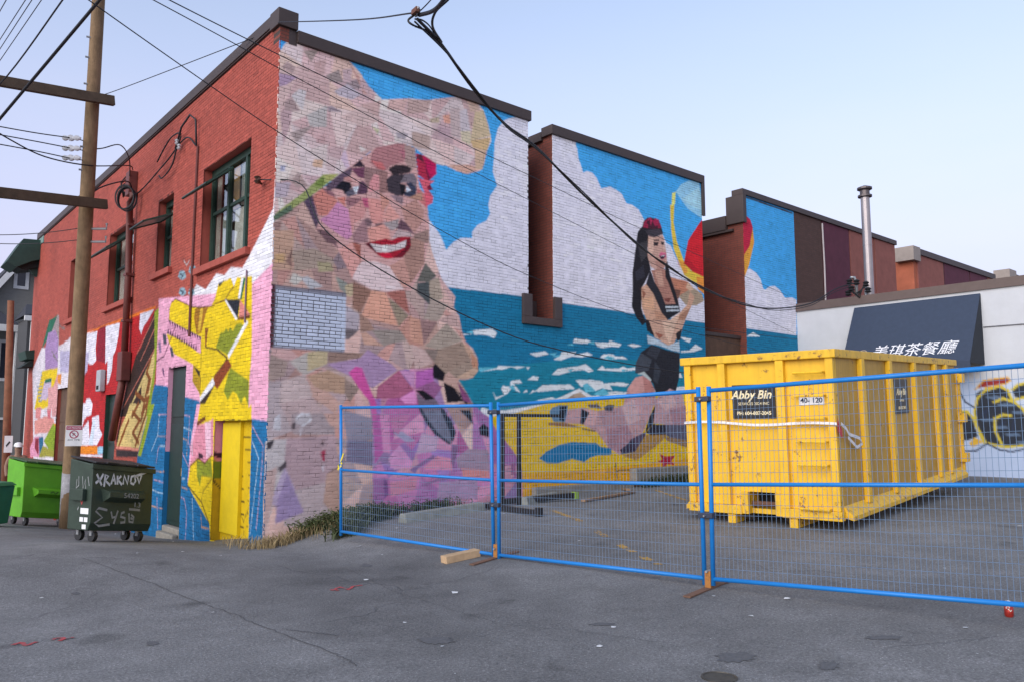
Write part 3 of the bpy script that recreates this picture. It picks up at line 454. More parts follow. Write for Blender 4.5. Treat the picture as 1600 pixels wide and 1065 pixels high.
# face
FC = (204, 156, 152)
cb.poly(T2((470, 660), (580, 590), (700, 490), (860, 375), (940, 320), (1000, 270), (1180, 235), (1320, 270), (1340, 420), (1360, 600), (1430, 690), (1430, 800), (1445, 950), (1440, 1060)) + T3((1430, 120), (1400, 300), (1290, 500), (1080, 515), (950, 490), (800, 400), (740, 270), (680, 160), (500, 0)) + T2((500, 950), (440, 800)), FC)
for p, c_ in ((T2((960, 330), (1000, 270), (1180, 235), (1240, 240), (1230, 390), (1120, 420), (1080, 460), (1010, 450), (950, 400)), (174, 118, 120)), (T2((960, 380), (1050, 395), (1085, 460), (1020, 450)), (198, 108, 108)), (T2((1190, 290), (1320, 300), (1330, 390), (1240, 380)), (172, 104, 116)), (T2((1240, 240), (1325, 275), (1335, 430), (1290, 470), (1240, 390)), (170, 138, 132)), (T2((905, 430), (1080, 460), (1095, 540), (930, 600), (900, 530)), (150, 114, 112)), (T2((945, 560), (985, 490), (1025, 500), (1025, 620), (940, 640)), (214, 144, 146)), (T2((1025, 470), (1100, 470), (1090, 560), (1100, 640), (1025, 660)), (150, 110, 106)),
              (T2((1100, 450), (1160, 415), (1230, 415), (1295, 440), (1280, 482), (1200, 492), (1140, 500)), (48, 36, 42)), (T2((1085, 540), (1130, 500), (1240, 490), (1200, 570), (1200, 600), (1230, 672), (1170, 670), (1100, 640)), (62, 52, 60)), (T2((1240, 490), (1310, 485), (1340, 530), (1335, 610), (1290, 560), (1200, 565)), (118, 106, 114)), (T2((1245, 565), (1290, 560), (1338, 610), (1330, 660), (1290, 682), (1230, 672), (1240, 640), (1295, 630)), (54, 58, 78)), (T2((1195, 570), (1250, 580), (1240, 650), (1210, 670)), (22, 20, 28)), (T2((1250, 585), (1292, 628), (1250, 642)), (206, 210, 220)), (T2((1110, 660), (1230, 680), (1220, 750), (1170, 720)), (142, 116, 122)),
              (T2((580, 590), (700, 490), (800, 430), (790, 500), (720, 545), (650, 612), (600, 640)), (96, 76, 92)), (T2((800, 432), (865, 372), (910, 430)), (44, 30, 44)), (T2((790, 445), (905, 432), (900, 530), (855, 520)), (112, 62, 86)), (T2((725, 522), (780, 512), (810, 560), (760, 550)), (186, 130, 126)), (T2((650, 612), (720, 545), (785, 560), (800, 600), (740, 658), (718, 625)), (24, 22, 34)), (T2((800, 602), (856, 590), (836, 662)), (208, 212, 226)), (T2((856, 560), (890, 545), (932, 600), (925, 655), (838, 662), (856, 595)), (86, 56, 76)), (T2((740, 658), (800, 606), (834, 662), (765, 684)), (92, 86, 100)),
              (T2((470, 680), (545, 610), (660, 690), (680, 720), (590, 840), (520, 830)), (200, 126, 114)), (T2((540, 600), (640, 640), (670, 690), (600, 660)), (140, 96, 104)), (T2((600, 830), (680, 720), (770, 790), (800, 1000), (760, 1040), (640, 960), (530, 870)), (202, 136, 172)), (T2((670, 690), (742, 680), (745, 765)), (204, 124, 112)), (T2((745, 690), (870, 690), (900, 730), (760, 770)), (150, 104, 110)), (T2((770, 790), (880, 700), (930, 760), (900, 850), (820, 900), (800, 1000)), (202, 142, 138)), (T2((880, 690), (940, 690), (950, 780), (900, 760)), (190, 90, 120)), (T2((930, 690), (1020, 700), (1080, 760), (1060, 840), (1060, 890), (980, 910), (950, 850)), (214, 146, 138)), (T2((1050, 860), (1110, 740), (1200, 850), (1120, 900)), (222, 156, 146)), (T2((1030, 650), (1110, 700), (1110, 740), (1050, 800)), (200, 140, 126)),
              (T2((880, 880), (930, 855), (970, 890), (960, 920), (915, 932)), (120, 92, 98)), (T2((985, 915), (1060, 898), (1030, 932)), (72, 52, 62)), (T2((1060, 900), (1190, 865), (1180, 940), (1130, 965)), (164, 148, 148)), (T2((1210, 770), (1330, 700), (1400, 790), (1390, 880), (1320, 980), (1240, 890)), (184, 136, 126)), (T2((1205, 865), (1260, 910), (1322, 995), (1250, 960), (1170, 950)), (108, 76, 88)), (T2((1130, 1030), (1180, 950), (1290, 980), (1305, 1012), (1180, 1022)), (190, 162, 162)), (T2((920, 950), (1060, 910), (1110, 960), (1120, 1040), (950, 1060)), (224, 152, 140)), (T2((800, 1000), (900, 870), (930, 940), (930, 1060), (820, 1065)), (158, 118, 122)), (T2((1320, 990), (1440, 950), (1440, 1065), (1300, 1065)), (150, 120, 112)), (T2((1340, 600), (1430, 690), (1430, 780), (1340, 700)), (196, 110, 110)), (T2((1260, 690), (1380, 640), (1390, 720), (1320, 700)), (176, 130, 112)),
              (T2((390, 705), (470, 660), (525, 890), (500, 945), (440, 800)), (84, 66, 86)), (T2((500, 945), (560, 960), (700, 1065), (590, 1065)), (112, 82, 86)), (T3((500, 0), (600, 0), (690, 150), (660, 130)), (110, 80, 86)), (T2((1330, 315), (1400, 340), (1420, 420), (1440, 560), (1350, 500)), (176, 40, 70)), (T2((1390, 330), (1500, 405), (1502, 490), (1445, 545), (1410, 400)), (190, 22, 84)), (T2((1335, 350), (1375, 320), (1400, 400)), (90, 30, 50)), (T2((1400, 390), (1450, 520), (1440, 570)), (110, 18, 56)), (T2((1410, 590), (1440, 565), (1475, 620), (1430, 630)), (120, 14, 52)), (T2((1350, 520), (1440, 545), (1490, 545), (1420, 600), (1475, 680), (1470, 730), (1420, 760), (1400, 640)), (214, 92, 110)),
              (T2((140, 835), (250, 750), (400, 640), (550, 500), (695, 490), (560, 600), (290, 790), (145, 860)), (150, 156, 96)), (T2((480, 590), (560, 500), (575, 570), (540, 600)), (112, 128, 62)), (T2((140, 840), (290, 745), (310, 792), (150, 885)), (86, 104, 84)), (T2((560, 495), (690, 490), (600, 570)), (164, 162, 96)),
              (T3((690, 160), (800, 100), (860, 220), (880, 260), (850, 320), (800, 400), (740, 270)), (212, 152, 144)), (T3((800, 100), (872, 118), (872, 255)), (160, 92, 80)), (T3((850, 300), (880, 260), (1000, 260), (1110, 300), (1230, 490), (1080, 512), (960, 492), (800, 400)), (222, 194, 194)), (T3((1110, 300), (1280, 200), (1290, 440), (1230, 490)), (192, 142, 130)), (T3((870, 250), (920, 180), (1020, 215), (1000, 260)), (206, 160, 156)), (T3((1230, 220), (1300, 60), (1400, 100), (1400, 280), (1290, 440)), (166, 126, 114)), (T3((810, 430), (960, 500), (870, 690), (800, 640)), (146, 108, 94)), (T3((960, 500), (1080, 515), (1180, 800), (920, 730), (880, 700)), (214, 156, 134)), (T3((1080, 515), (1240, 500), (1280, 700), (1180, 620)), (164, 102, 92)), (T3((1100, 560), (1180, 620), (1270, 710), (1190, 800)), (148, 130, 112)), (T3((1340, 430), (1410, 270), (1500, 380), (1440, 430)), (102, 98, 92)), (T3((1340, 440), (1445, 430), (1445, 620), (1340, 520)), (78, 82, 84)),
              (T3((905, 110), (990, 90), (1080, 70), (1130, 85), (1190, 55), (1290, 55), (1285, 150), (1220, 228), (1080, 237), (1020, 210)), (166, 26, 46)), (T3((905, 110), (955, 105), (1010, 195)), (82, 12, 32)), (T3((1250, 80), (1290, 58), (1282, 150), (1220, 228), (1140, 228), (1200, 190), (1250, 140)), (114, 16, 36)), (T3((950, 110), (1060, 125), (1160, 120), (1252, 80), (1246, 140), (1180, 165), (1080, 190), (1000, 180)), (204, 190, 190)), (T3((1050, 125), (1100, 122), (1080, 185), (1050, 180)), (222, 214, 210)), (T3((1030, 190), (1100, 186), (1145, 226), (1080, 237), (1030, 215)), (204, 26, 58))):
    cb.poly(p, c_)
# scrubbed graffiti and bare patches low on the wall
for p, c_ in ((T4((150, 600), (200, 560), (210, 700), (160, 700)), (190, 184, 190)), (T4((330, 580), (440, 555), (460, 620), (400, 670), (330, 640)), (178, 168, 172)), (T4((300, 640), (330, 640), (325, 690), (300, 690)), (70, 60, 66)), (T4((90, 800), (150, 780), (130, 850), (90, 860)), (60, 54, 60)), (T4((180, 1020), (250, 950), (260, 1000), (200, 1050)), (84, 74, 80)), (T4((540, 880), (575, 860), (575, 960), (555, 960)), (150, 36, 66)), (T4((540, 810), (570, 780), (560, 830)), (60, 46, 52)), (T4((380, 770), (495, 770), (495, 778), (380, 778)), (50, 44, 48))): cb.poly(p, c_)
cb.line(T4((150, 690), (155, 620), (200, 570)), .02, (208, 204, 212)); cb.line(T4((340, 600), (380, 560), (450, 570), (455, 620), (390, 660)), .02, (212, 208, 214)); cb.line(T4((380, 660), (370, 740)), .02, (210, 206, 214)); cb.line(T4((560, 960), (560, 1040)), .015, (200, 190, 200)); cb.line(T4((610, 1050), (690, 1010)), .012, (60, 50, 56))
# bare white brick patch with dark surround where a board used to be
patch = PX((427, 445), (541, 458), (538, 551), (420, 543)); cb.poly(patch, (120, 116, 128)); pu0, pu1, pv0, pv1 = .03, 1.34, 2.81, 3.83
cb.poly([(pu0 + .05, pv0 + .03), (pu1, pv0 + .03), (pu1, pv1 - .07), (pu0 + .05, pv1 - .07)], (186, 190, 208)); cb.poly([(-.05, pv0), (.07, pv0), (.07, pv1), (-.05, pv1)], (78, 40, 46))
# little blue corner piece beside the coping
cb.poly(T1((200, 235), (282, 265), (282, 300), (262, 335), (235, 375), (180, 385)), (60, 150, 214))
# ---- second portrait : kneeling lady with a beach ball
HB = (30, 26, 32)
for p, c_ in ((U0((1150, 640), (1195, 575), (1260, 545), (1345, 560), (1380, 790), (1380, 870), (1250, 780)), (146, 194, 230)), (U0((1200, 700), (1345, 600), (1370, 790), (1300, 770)), (164, 204, 234)), (U1((570, 0), (605, 0), (600, 150), (625, 300), (685, 470), (745, 550), (860, 600), (860, 690), (760, 640), (690, 590), (650, 500), (600, 370), (578, 200)), (232, 186, 66)), (U0((1120, 650), (1150, 640), (1145, 740), (1115, 760)), (226, 214, 120)), (U1((640, 460), (680, 470), (720, 560), (690, 580)), (230, 150, 60)), (U1((620, 440), (660, 530), (640, 500)), (220, 120, 130)), (U1((685, 490), (720, 300), (770, 220), (836, 125), (870, 120), (870, 610), (760, 560)), (206, 30, 42)), (U1((685, 490), (700, 430), (850, 590), (760, 560)), (186, 24, 40)), (U1((790, 600), (870, 610), (870, 760), (800, 700)), (234, 138, 56)),
              (U1((300, 230), (340, 180), (350, 140), (400, 105), (450, 115), (490, 160), (512, 240), (440, 270), (390, 255), (380, 400), (410, 540), (365, 640), (335, 690), (330, 860), (368, 980), (340, 1005), (290, 940), (252, 850), (260, 690), (258, 560), (285, 350)), HB), (U1((300, 330), (380, 300), (385, 420), (330, 480)), (58, 54, 58)), (U1((280, 560), (350, 500), (360, 600), (290, 640)), (46, 44, 54)), (U1((345, 190), (350, 140), (385, 105), (420, 130), (440, 115), (475, 125), (498, 195), (430, 205), (390, 200)), (70, 22, 40)), (U1((345, 190), (352, 150), (372, 125), (392, 150), (385, 195)), (150, 30, 66)), (U1((380, 125), (405, 106), (425, 130), (410, 175), (392, 165)), (176, 40, 80)), (U1((425, 135), (450, 114), (480, 130), (478, 170), (445, 180)), (160, 32, 72)), (U1((470, 150), (490, 160), (500, 195), (470, 198)), (140, 28, 60)), (U1((370, 150), (400, 120), (410, 190)), (70, 16, 40)), (U1((360, 215), (480, 200), (514, 245), (440, 272), (395, 262)), (62, 54, 62)),
              (U1((388, 258), (440, 272), (508, 250), (522, 300), (537, 380), (545, 470), (522, 530), (470, 552), (410, 520), (382, 430), (385, 330)), (190, 148, 134)), (U1((390, 270), (440, 275), (430, 400), (390, 420)), (206, 166, 148)), (U1((440, 470), (530, 450), (520, 528), (470, 550)), (174, 128, 116)), (U1((500, 300), (522, 300), (537, 380), (515, 370)), (206, 168, 156)), (U1((430, 308), (475, 315), (465, 345), (437, 342)), (44, 34, 38)), (U1((492, 305), (522, 315), (516, 335), (498, 332)), (48, 38, 42)), (U1((432, 292), (480, 290), (478, 300), (432, 303)), (50, 38, 40)), (U1((476, 428), (490, 395), (535, 400), (538, 440), (500, 458)), (196, 96, 126)), (U1((480, 430), (530, 416), (520, 448), (496, 452)), (40, 20, 36)), (U1((484, 430), (526, 420), (522, 430)), (226, 220, 224)),
              (U1((412, 545), (520, 535), (585, 610), (625, 700), (642, 830), (520, 830), (460, 700)), (168, 118, 104)), (U1((440, 560), (500, 545), (520, 680), (480, 680)), (192, 146, 128)), (U1((520, 780), (580, 775), (560, 815), (530, 805)), (120, 66, 58)), (U1((575, 605), (720, 640), (765, 700), (640, 760)), (188, 122, 96)), (U1((600, 700), (660, 710), (640, 790)), (120, 78, 66)), (U1((640, 760), (760, 690), (835, 740), (852, 800), (790, 838), (700, 835)), (166, 144, 122)), (U1((720, 640), (770, 700), (740, 720), (700, 690)), (206, 168, 142)),
              (U1((528, 500), (548, 470), (572, 600), (632, 780), (642, 832), (618, 832), (560, 660), (530, 600)), HB), (U1((370, 660), (405, 540), (440, 640), (492, 730), (532, 830), (548, 962), (500, 900), (430, 740)), (38, 36, 44)), (U1((332, 690), (370, 660), (430, 740), (500, 900), (560, 967), (650, 900), (715, 830), (735, 720), (775, 770), (745, 850), (690, 970), (660, 1075), (420, 1080), (375, 960), (335, 860)), (200, 154, 130)), (U1((335, 700), (370, 740), (345, 790)), (150, 96, 76)), (U1((340, 780), (430, 760), (440, 880), (350, 860)), (214, 164, 132)), (U1((440, 880), (500, 900), (560, 967), (560, 1060), (460, 1000)), (184, 136, 112)), (U1((560, 967), (650, 900), (640, 960), (580, 1040)), (218, 178, 154)), (U1((650, 920), (745, 850), (690, 970), (660, 1075), (600, 1060)), (166, 120, 98)),
              (U1((520, 830), (642, 825), (656, 892), (545, 962)), (30, 30, 38)), (U1((530, 845), (640, 845), (642, 858), (532, 860)), (200, 206, 214)), (U1((538, 875), (648, 872), (650, 886), (540, 890)), (190, 196, 206)), (U1((365, 970), (395, 1000), (430, 1080), (380, 1050)), HB),
              (UL((720, 0), (985, 0), (955, 75), (890, 180), (870, 168), (780, 115), (740, 50)), (196, 154, 134)), (UL((830, 10), (930, 0), (880, 160), (850, 100)), (214, 178, 156)), (UL((780, 80), (840, 100), (810, 125)), (150, 90, 74)), (UL((715, 0), (740, 0), (760, 60), (780, 110), (750, 90)), (30, 28, 34)), (UL((920, 90), (960, 60), (950, 130), (930, 140)), (34, 32, 38)), (UL((728, 98), (760, 112), (870, 168), (942, 138), (948, 212), (900, 202), (800, 165), (735, 155)), (176, 188, 200)), (UL((690, 210), (760, 162), (860, 198), (947, 218), (942, 380), (920, 475), (860, 482), (790, 495), (770, 420), (700, 350), (650, 350), (655, 280)), (36, 36, 44)), (UL((655, 280), (690, 215), (760, 260), (740, 330), (690, 350), (652, 345)), (66, 70, 80)), (UL((760, 170), (820, 190), (790, 260), (720, 220)), (52, 54, 64)), (UL((780, 270), (820, 330), (800, 420), (770, 400)), (54, 58, 68)), (UL((660, 355), (710, 340), (760, 395), (750, 405), (700, 362)), (180, 190, 190)),
              (UL((600, 450), (650, 380), (700, 365), (750, 400), (780, 460), (787, 530), (745, 640), (705, 740), (660, 795), (600, 885), (540, 892), (470, 845), (400, 745), (300, 690), (180, 682), (175, 600), (300, 580), (400, 602), (500, 600), (570, 565)), (188, 144, 146)), (UL((600, 450), (650, 385), (700, 368), (720, 460), (640, 520)), (206, 152, 146)), (UL((700, 370), (750, 400), (780, 460), (720, 520)), (186, 126, 120)), (UL((560, 570), (640, 520), (720, 640), (600, 700)), (202, 166, 168)), (UL((400, 602), (560, 570), (600, 700), (450, 720)), (176, 136, 142)), (UL((300, 585), (400, 605), (380, 700), (310, 680)), (204, 158, 158)), (UL((450, 720), (600, 700), (640, 780), (540, 880), (470, 840)), (168, 124, 134)), (UL((640, 520), (785, 530), (745, 640), (700, 700)), (196, 152, 156)), (UL((620, 790), (720, 740), (722, 815), (655, 872), (560, 892)), (86, 70, 90)), (UL((550, 860), (640, 790), (650, 870), (560, 892)), (60, 50, 70)),
              (UL((780, 525), (880, 452), (962, 490), (978, 560), (1000, 640), (1000, 700), (850, 692), (768, 682)), (188, 148, 154)), (UL((800, 540), (880, 455), (930, 560), (850, 600)), (206, 168, 168)), (UL((880, 600), (990, 560), (1000, 690), (900, 690)), (166, 124, 134)), (UL((715, 745), (770, 690), (785, 560), (745, 640)), (40, 36, 46)), (UL((720, 745), (770, 690), (860, 692), (870, 760), (770, 770)), (44, 40, 54)), (UL((850, 692), (1010, 692), (1010, 815), (900, 790), (850, 760)), (92, 88, 108)), (UL((720, 760), (860, 760), (840, 790), (770, 850), (660, 930), (560, 900), (650, 872)), (168, 126, 62)), (UL((840, 770), (1010, 800), (1010, 850), (860, 800)), (150, 116, 80)),
              (UL((78, 610), (95, 580), (140, 565), (205, 565), (185, 675), (105, 672)), (86, 118, 146)), (UL((150, 572), (195, 566), (177, 672), (142, 660)), (24, 26, 36)), (UL((290, 585), (345, 612), (305, 692), (285, 685)), (34, 32, 44)), (UL((70, 680), (170, 676), (300, 712), (180, 706), (75, 696)), (140, 98, 60)), (UL((330, 560), (400, 555), (430, 585), (350, 580)), (96, 84, 90)), (UL((440, 575), (470, 560), (512, 560), (500, 602), (450, 600)), (70, 60, 72)), (UL((240, 490), (285, 478), (350, 525), (250, 530)), (176, 152, 134)), (UL((180, 530), (240, 490), (250, 530)), (156, 134, 120)), (UL((10, 918), (60, 870), (150, 825), (230, 808), (390, 815), (420, 840), (492, 850), (492, 892), (400, 897), (350, 912), (310, 942), (230, 920), (130, 952), (60, 947)), (24, 112, 160)),
              (UL((810, 885), (852, 905), (918, 898), (890, 935), (918, 962), (862, 955), (830, 990), (832, 950), (798, 935), (830, 925)), (168, 30, 52))):
    cb.poly(p, c_)
cb.line(UL((520, 950), (530, 1050)), .03, (90, 70, 40)); cb.line(UL((530, 1000), (630, 990)), .025, (100, 78, 44)); cb.line(UL((380, 735), (300, 720)), .03, (96, 70, 60))
# ---- third block : edge of the ball, cloud, sea
cb.poly(U3((350, 330), (375, 338), (410, 370), (428, 430), (405, 555), (365, 625), (350, 640)), (186, 32, 62)); cb.poly(U3((427, 430), (437, 530), (402, 685), (372, 765), (345, 790), (350, 640), (405, 555)), (224, 152, 56))
cb.poly(U3((370, 215), (700, 330), (704, 322), (370, 205)), (70, 50, 46))
cb.blur(1); cb.weather(.05, 3)
# ---------------------------------------------------------------- mural canvas : alley wall (A)
RED = (186, 88, 74)
ca = Canvas(-.05, 20.6, -1.6, 8.5, RED, corr=KA)
Z2 = tile(0, 250, 3.551, onA); A3 = tile(0, 450, S, onA); A4 = tile(200, 430, S, onA); A5 = tile(0, 630, 4.63, onA); A6 = tile(200, 630, 4.097, onA); QA = tile(0, 0, 1, onA)
PINK = (252, 180, 208); YEL = (246, 208, 10); BLU = (22, 112, 166); OLV = (146, 152, 34); WHA = (250, 244, 250)
ca.poly([(-.05, 5.85)] + Z2((1515, 270), (1420, 460), (1345, 600), (1280, 595), (1245, 640), (1200, 630), (1140, 720), (1090, 690), (1055, 760)) + QA((250, 480), (250, 560)) + [(-.05, 3)], WHA)
ca.poly(QA((248, 467), (300, 462), (336, 459), (390, 447)) + [(-.05, 4.18), (-.05, -1)] + QA((240, 760), (240, 700)), PINK)
ca.poly(A4((345, 280), (360, 230), (395, 200), (450, 225), (530, 265), (590, 270), (690, 260), (722, 200), (752, 70), (855, 25), (882, 95), (905, 20), (1032, 10), (1030, 640), (1010, 870), (1000, 1100)) + A6((790, 0), (790, 900), (400, 900), (380, 520), (400, 380), (440, 140)) + A4((600, 1065), (595, 980), (535, 880), (545, 745), (600, 790), (605, 540), (480, 450), (340, 370)), YEL)
ca.poly(A4((320, 488), (400, 520), (490, 560), (570, 632), (610, 650), (600, 800), (540, 742), (470, 700), (385, 655), (345, 570)), YEL)
ca.poly(A4((335, 370), (480, 450), (612, 515), (578, 632), (480, 555), (322, 482)), (232, 160, 190))
for k in range(13):
    t = k / 13; x0 = 338 + t * 270; y0 = 372 + t * 140; ca.poly(A4((x0, y0), (x0 + 18, y0 + 9), (x0 + 14, y0 + 48)), (66, 30, 66))
    x1 = 325 + t * 250; y1 = 484 + t * 146; ca.poly(A4((x1, y1), (x1 + 16, y1 + 8), (x1 + 12, y1 - 42)), (66, 30, 66))
for p, c_ in ((A4((560, 280), (668, 268), (645, 330), (610, 480), (570, 490), (548, 360)), (178, 120, 24)), (A4((600, 280), (625, 278), (600, 470), (580, 470)), (236, 190, 60)), (A4((640, 440), (670, 440), (660, 500), (650, 600), (640, 600)), (150, 90, 20)), (A4((808, 203), (932, 203), (912, 365)), (34, 36, 48)), (A4((800, 205), (815, 205), (912, 360), (895, 372)), WHA), (A4((932, 205), (1018, 330), (922, 352)), (240, 146, 136)), (A4((915, 350), (1018, 330), (1010, 360), (910, 375)), (120, 60, 20)), (A4((942, 20), (978, 20), (942, 200), (914, 195)), WHA), (A4((962, 20), (980, 20), (945, 202), (930, 202)), (20, 110, 70)),
              (A4((730, 600), (770, 480), (800, 470), (815, 440), (835, 470), (850, 430), (870, 465), (900, 410), (940, 400), (960, 420), (832, 662)), OLV), (A4((985, 375), (1003, 390), (838, 692), (828, 660)), WHA), (A4((830, 690), (862, 750), (742, 945), (708, 900), (716, 830)), (146, 66, 28)), (A4((716, 830), (832, 690), (820, 690), (706, 850)), (50, 34, 26)), (A4((705, 850), (722, 900), (600, 1048), (594, 1015)), WHA), (A4((598, 1048), (720, 905), (712, 930), (640, 1065), (600, 1065)), (60, 40, 26)), (A4((852, 768), (1003, 870), (1003, 1090), (970, 1000), (940, 1065), (905, 985), (870, 960), (830, 1035), (795, 960), (830, 830)), OLV), (A4((540, 745), (600, 790), (598, 980), (535, 880)), (190, 150, 14)), (A4((545, 750), (598, 800), (596, 850)), (50, 40, 20)), (A4((640, 590), (745, 610), (828, 680), (820, 690), (740, 625), (650, 605)), (70, 50, 24)),
              (A4((855, 25), (882, 95), (845, 150), (880, 90)), (90, 60, 20)), (A4((752, 70), (800, 45), (760, 100)), (60, 60, 40)), (A4((288, 490), (315, 488), (322, 575), (295, 572)), (84, 78, 96)), (A4((345, 595), (368, 592), (382, 680), (360, 676)), (90, 84, 100)), (A4((250, 560), (270, 540), (278, 640), (262, 650)), (160, 124, 160)), (A4((282, 770), (296, 770), (306, 850), (290, 820)), (120, 80, 120))):
    ca.poly(p, c_)
ca.line(A4((360, 230), (395, 200), (450, 225), (530, 265), (590, 270), (690, 260), (810, 205), (850, 130)), .025, (110, 60, 20)); ca.line(A4((395, 425), (300, 670), (240, 710), (170, 900)), .035, (90, 40, 70)); ca.line(A4((608, 540), (606, 780), (598, 990)), .02, (110, 80, 16)); ca.line(A4((340, 280), (345, 370)), .02, (110, 60, 20)); ca.line(A4((850, 130), (882, 95)), .025, (110, 60, 20))
# blue water
ca.poly(A4((222, 905), (320, 918), (450, 1000), (592, 1042), (600, 1065)) + A6((440, 0), (400, 250), (380, 520), (520, 770), (528, 1000), (0, 1000), (60, 330)), BLU)
ca.poly(A6((790, 95), (900, 112)) + [(-.05, 1.6), (-.05, -1)] + A6((862, 960), (762, 960), (772, 830)), BLU)
ca.poly(A6((440, 140), (525, 112), (545, 90), (545, 330), (525, 340), (490, 375), (440, 350), (400, 390), (410, 260)), (236, 150, 170)); ca.poly(A6((490, 120), (530, 110), (530, 330), (500, 350)), (246, 196, 214)); ca.poly(A6((450, 310), (480, 325), (480, 355), (450, 345)), (60, 26, 46)); ca.poly(A6((440, 360), (490, 380), (530, 350), (540, 470), (470, 460), (460, 530), (440, 460)), OLV); ca.poly(A6((440, 115), (495, 75), (495, 105), (440, 145)), (120, 60, 20))
ca.line(A6((395, 400), (450, 350), (490, 380), (535, 330)), .03, (110, 60, 20)); ca.line(A6((380, 520), (470, 630), (520, 770)), .03, (80, 60, 20)); ca.line(A6((470, 620), (480, 560), (535, 480)), .02, (110, 80, 20))
LN = [(226, 170, 190), (200, 220, 236), (220, 160, 110)]
for k, pts in enumerate(([(345, 70), (395, 80), (385, 240), (410, 330)], [(350, 150), (405, 170), (412, 330)], [(340, 220), (380, 232), (375, 330)], [(345, 310), (385, 400)], [(340, 480), (365, 480)], [(340, 530), (380, 550)], [(340, 600), (360, 610), (375, 700), (365, 880)], [(410, 600), (420, 890)], [(465, 700), (470, 790), (515, 800)], [(795, 140), (830, 210), (865, 270), (840, 600), (820, 800)], [(795, 240), (835, 350), (815, 520), (795, 700), (780, 830)], [(880, 250), (868, 600), (862, 900)],
                         [(195, 70), (250, 65), (275, 75)], [(200, 70), (190, 200), (150, 300)], [(190, 205), (275, 210)], [(200, 270), (190, 300), (180, 380)], [(205, 270), (270, 275)], [(165, 425), (210, 435), (265, 430)], [(165, 485), (210, 500), (265, 508)], [(155, 550), (200, 570), (260, 582)], [(150, 655), (200, 670), (250, 668)], [(185, 600), (190, 800)])):
    ca.line(A6(*pts), .018, LN[k % 3])
# red panel with white drips
ca.poly(A3((500, 520), (700, 384), (820, 335), (1290, 165), (1285, 230), (1000, 900)) + A5((745, 380), (560, 380), (480, 380)) + QA((100, 700), (100, 560)), (196, 32, 36))
ca.line(A3((560, 440), (715, 378), (1290, 163)), .07, (240, 120, 30))
for p in (A3((700, 385), (810, 358), (795, 500), (800, 600), (770, 635), (730, 625), (700, 730)), A3((875, 320), (998, 288), (985, 400), (960, 520), (940, 560), (930, 680), (905, 780), (888, 800), (895, 600), (875, 630)), A3((1165, 215), (1280, 180), (1230, 270), (1195, 320), (1175, 385), (1158, 340)), A3((1005, 880), (1010, 700), (1040, 540), (1055, 520), (1075, 600), (1060, 740)), A3((705, 970), (720, 920), (750, 915), (770, 960), (760, 1050), (730, 1065), (725, 1000)), A5((595, 0), (665, 0), (640, 80), (610, 110), (590, 180)), A5((590, 190), (640, 120), (650, 300), (590, 300)), A5((665, 100), (715, 80), (720, 180), (740, 220), (700, 300), (670, 300)), A5((560, 380), (590, 365), (740, 370), (740, 385))): ca.poly(p, (244, 236, 248))
ca.poly(A3((820, 340), (880, 315), (875, 620), (800, 600)), (150, 18, 44)); ca.poly(A5((582, 305), (705, 305), (705, 365), (582, 365)), (246, 140, 24)); ca.poly(A5((705, 310), (778, 310), (778, 365), (705, 365)), (160, 206, 232)); ca.poly(A5((640, 300), (670, 120), (690, 120), (670, 300)), (220, 230, 245))
# brown diagonals and scribbled beige
ca.poly(A3((1290, 190), (1310, 180), (1300, 600), (1240, 1065), (990, 1065), (1130, 560), (1170, 500)), (64, 40, 34)); ca.poly(A3((1285, 520), (1300, 560), (1270, 760), (1240, 1065), (1050, 1065), (1180, 800)) + A5((1000, 330), (840, 325), (860, 200)), (232, 200, 128))
ca.poly(A5((940, 0), (1090, 0), (1000, 335), (840, 320)), (232, 200, 128)); ca.poly(A5((840, 305), (1000, 320), (1000, 340), (838, 325)), (240, 150, 130)); ca.poly(A5((840, 330), (1000, 342), (990, 385), (840, 385)), (60, 44, 46))
for a, b in (((1290, 230), (1140, 540)), ((1290, 330), (1170, 600)), ((1290, 500), (1020, 1000))): ca.line(A3(a, b), .03, (226, 128, 106))
for pts in ([(1250, 600), (1220, 700), (1250, 760), (1230, 860)], [(1130, 870), (1200, 930), (1250, 900), (1220, 1000)], [(1150, 960), (1100, 1060)], [(1180, 1040), (1230, 940)], [(1240, 760), (1190, 1000)]): ca.line(A3(*pts), .11, (150, 84, 34))
for pts in ([(960, 60), (1010, 120), (960, 210), (1000, 280)], [(1060, 60), (980, 300)], [(900, 200), (860, 300)], [(1050, 20), (1020, 120)], [(930, 120), (880, 240)]): ca.line(A5(*pts), .1, (150, 84, 34))
ca.poly(A3((1285, 200), (1322, 165), (1300, 620), (1280, 800), (1240, 1065), (1215, 1065), (1285, 640)), (150, 164, 40)); ca.poly(A5((1090, 0), (1118, 0), (1020, 380), (995, 380)), (160, 176, 40))
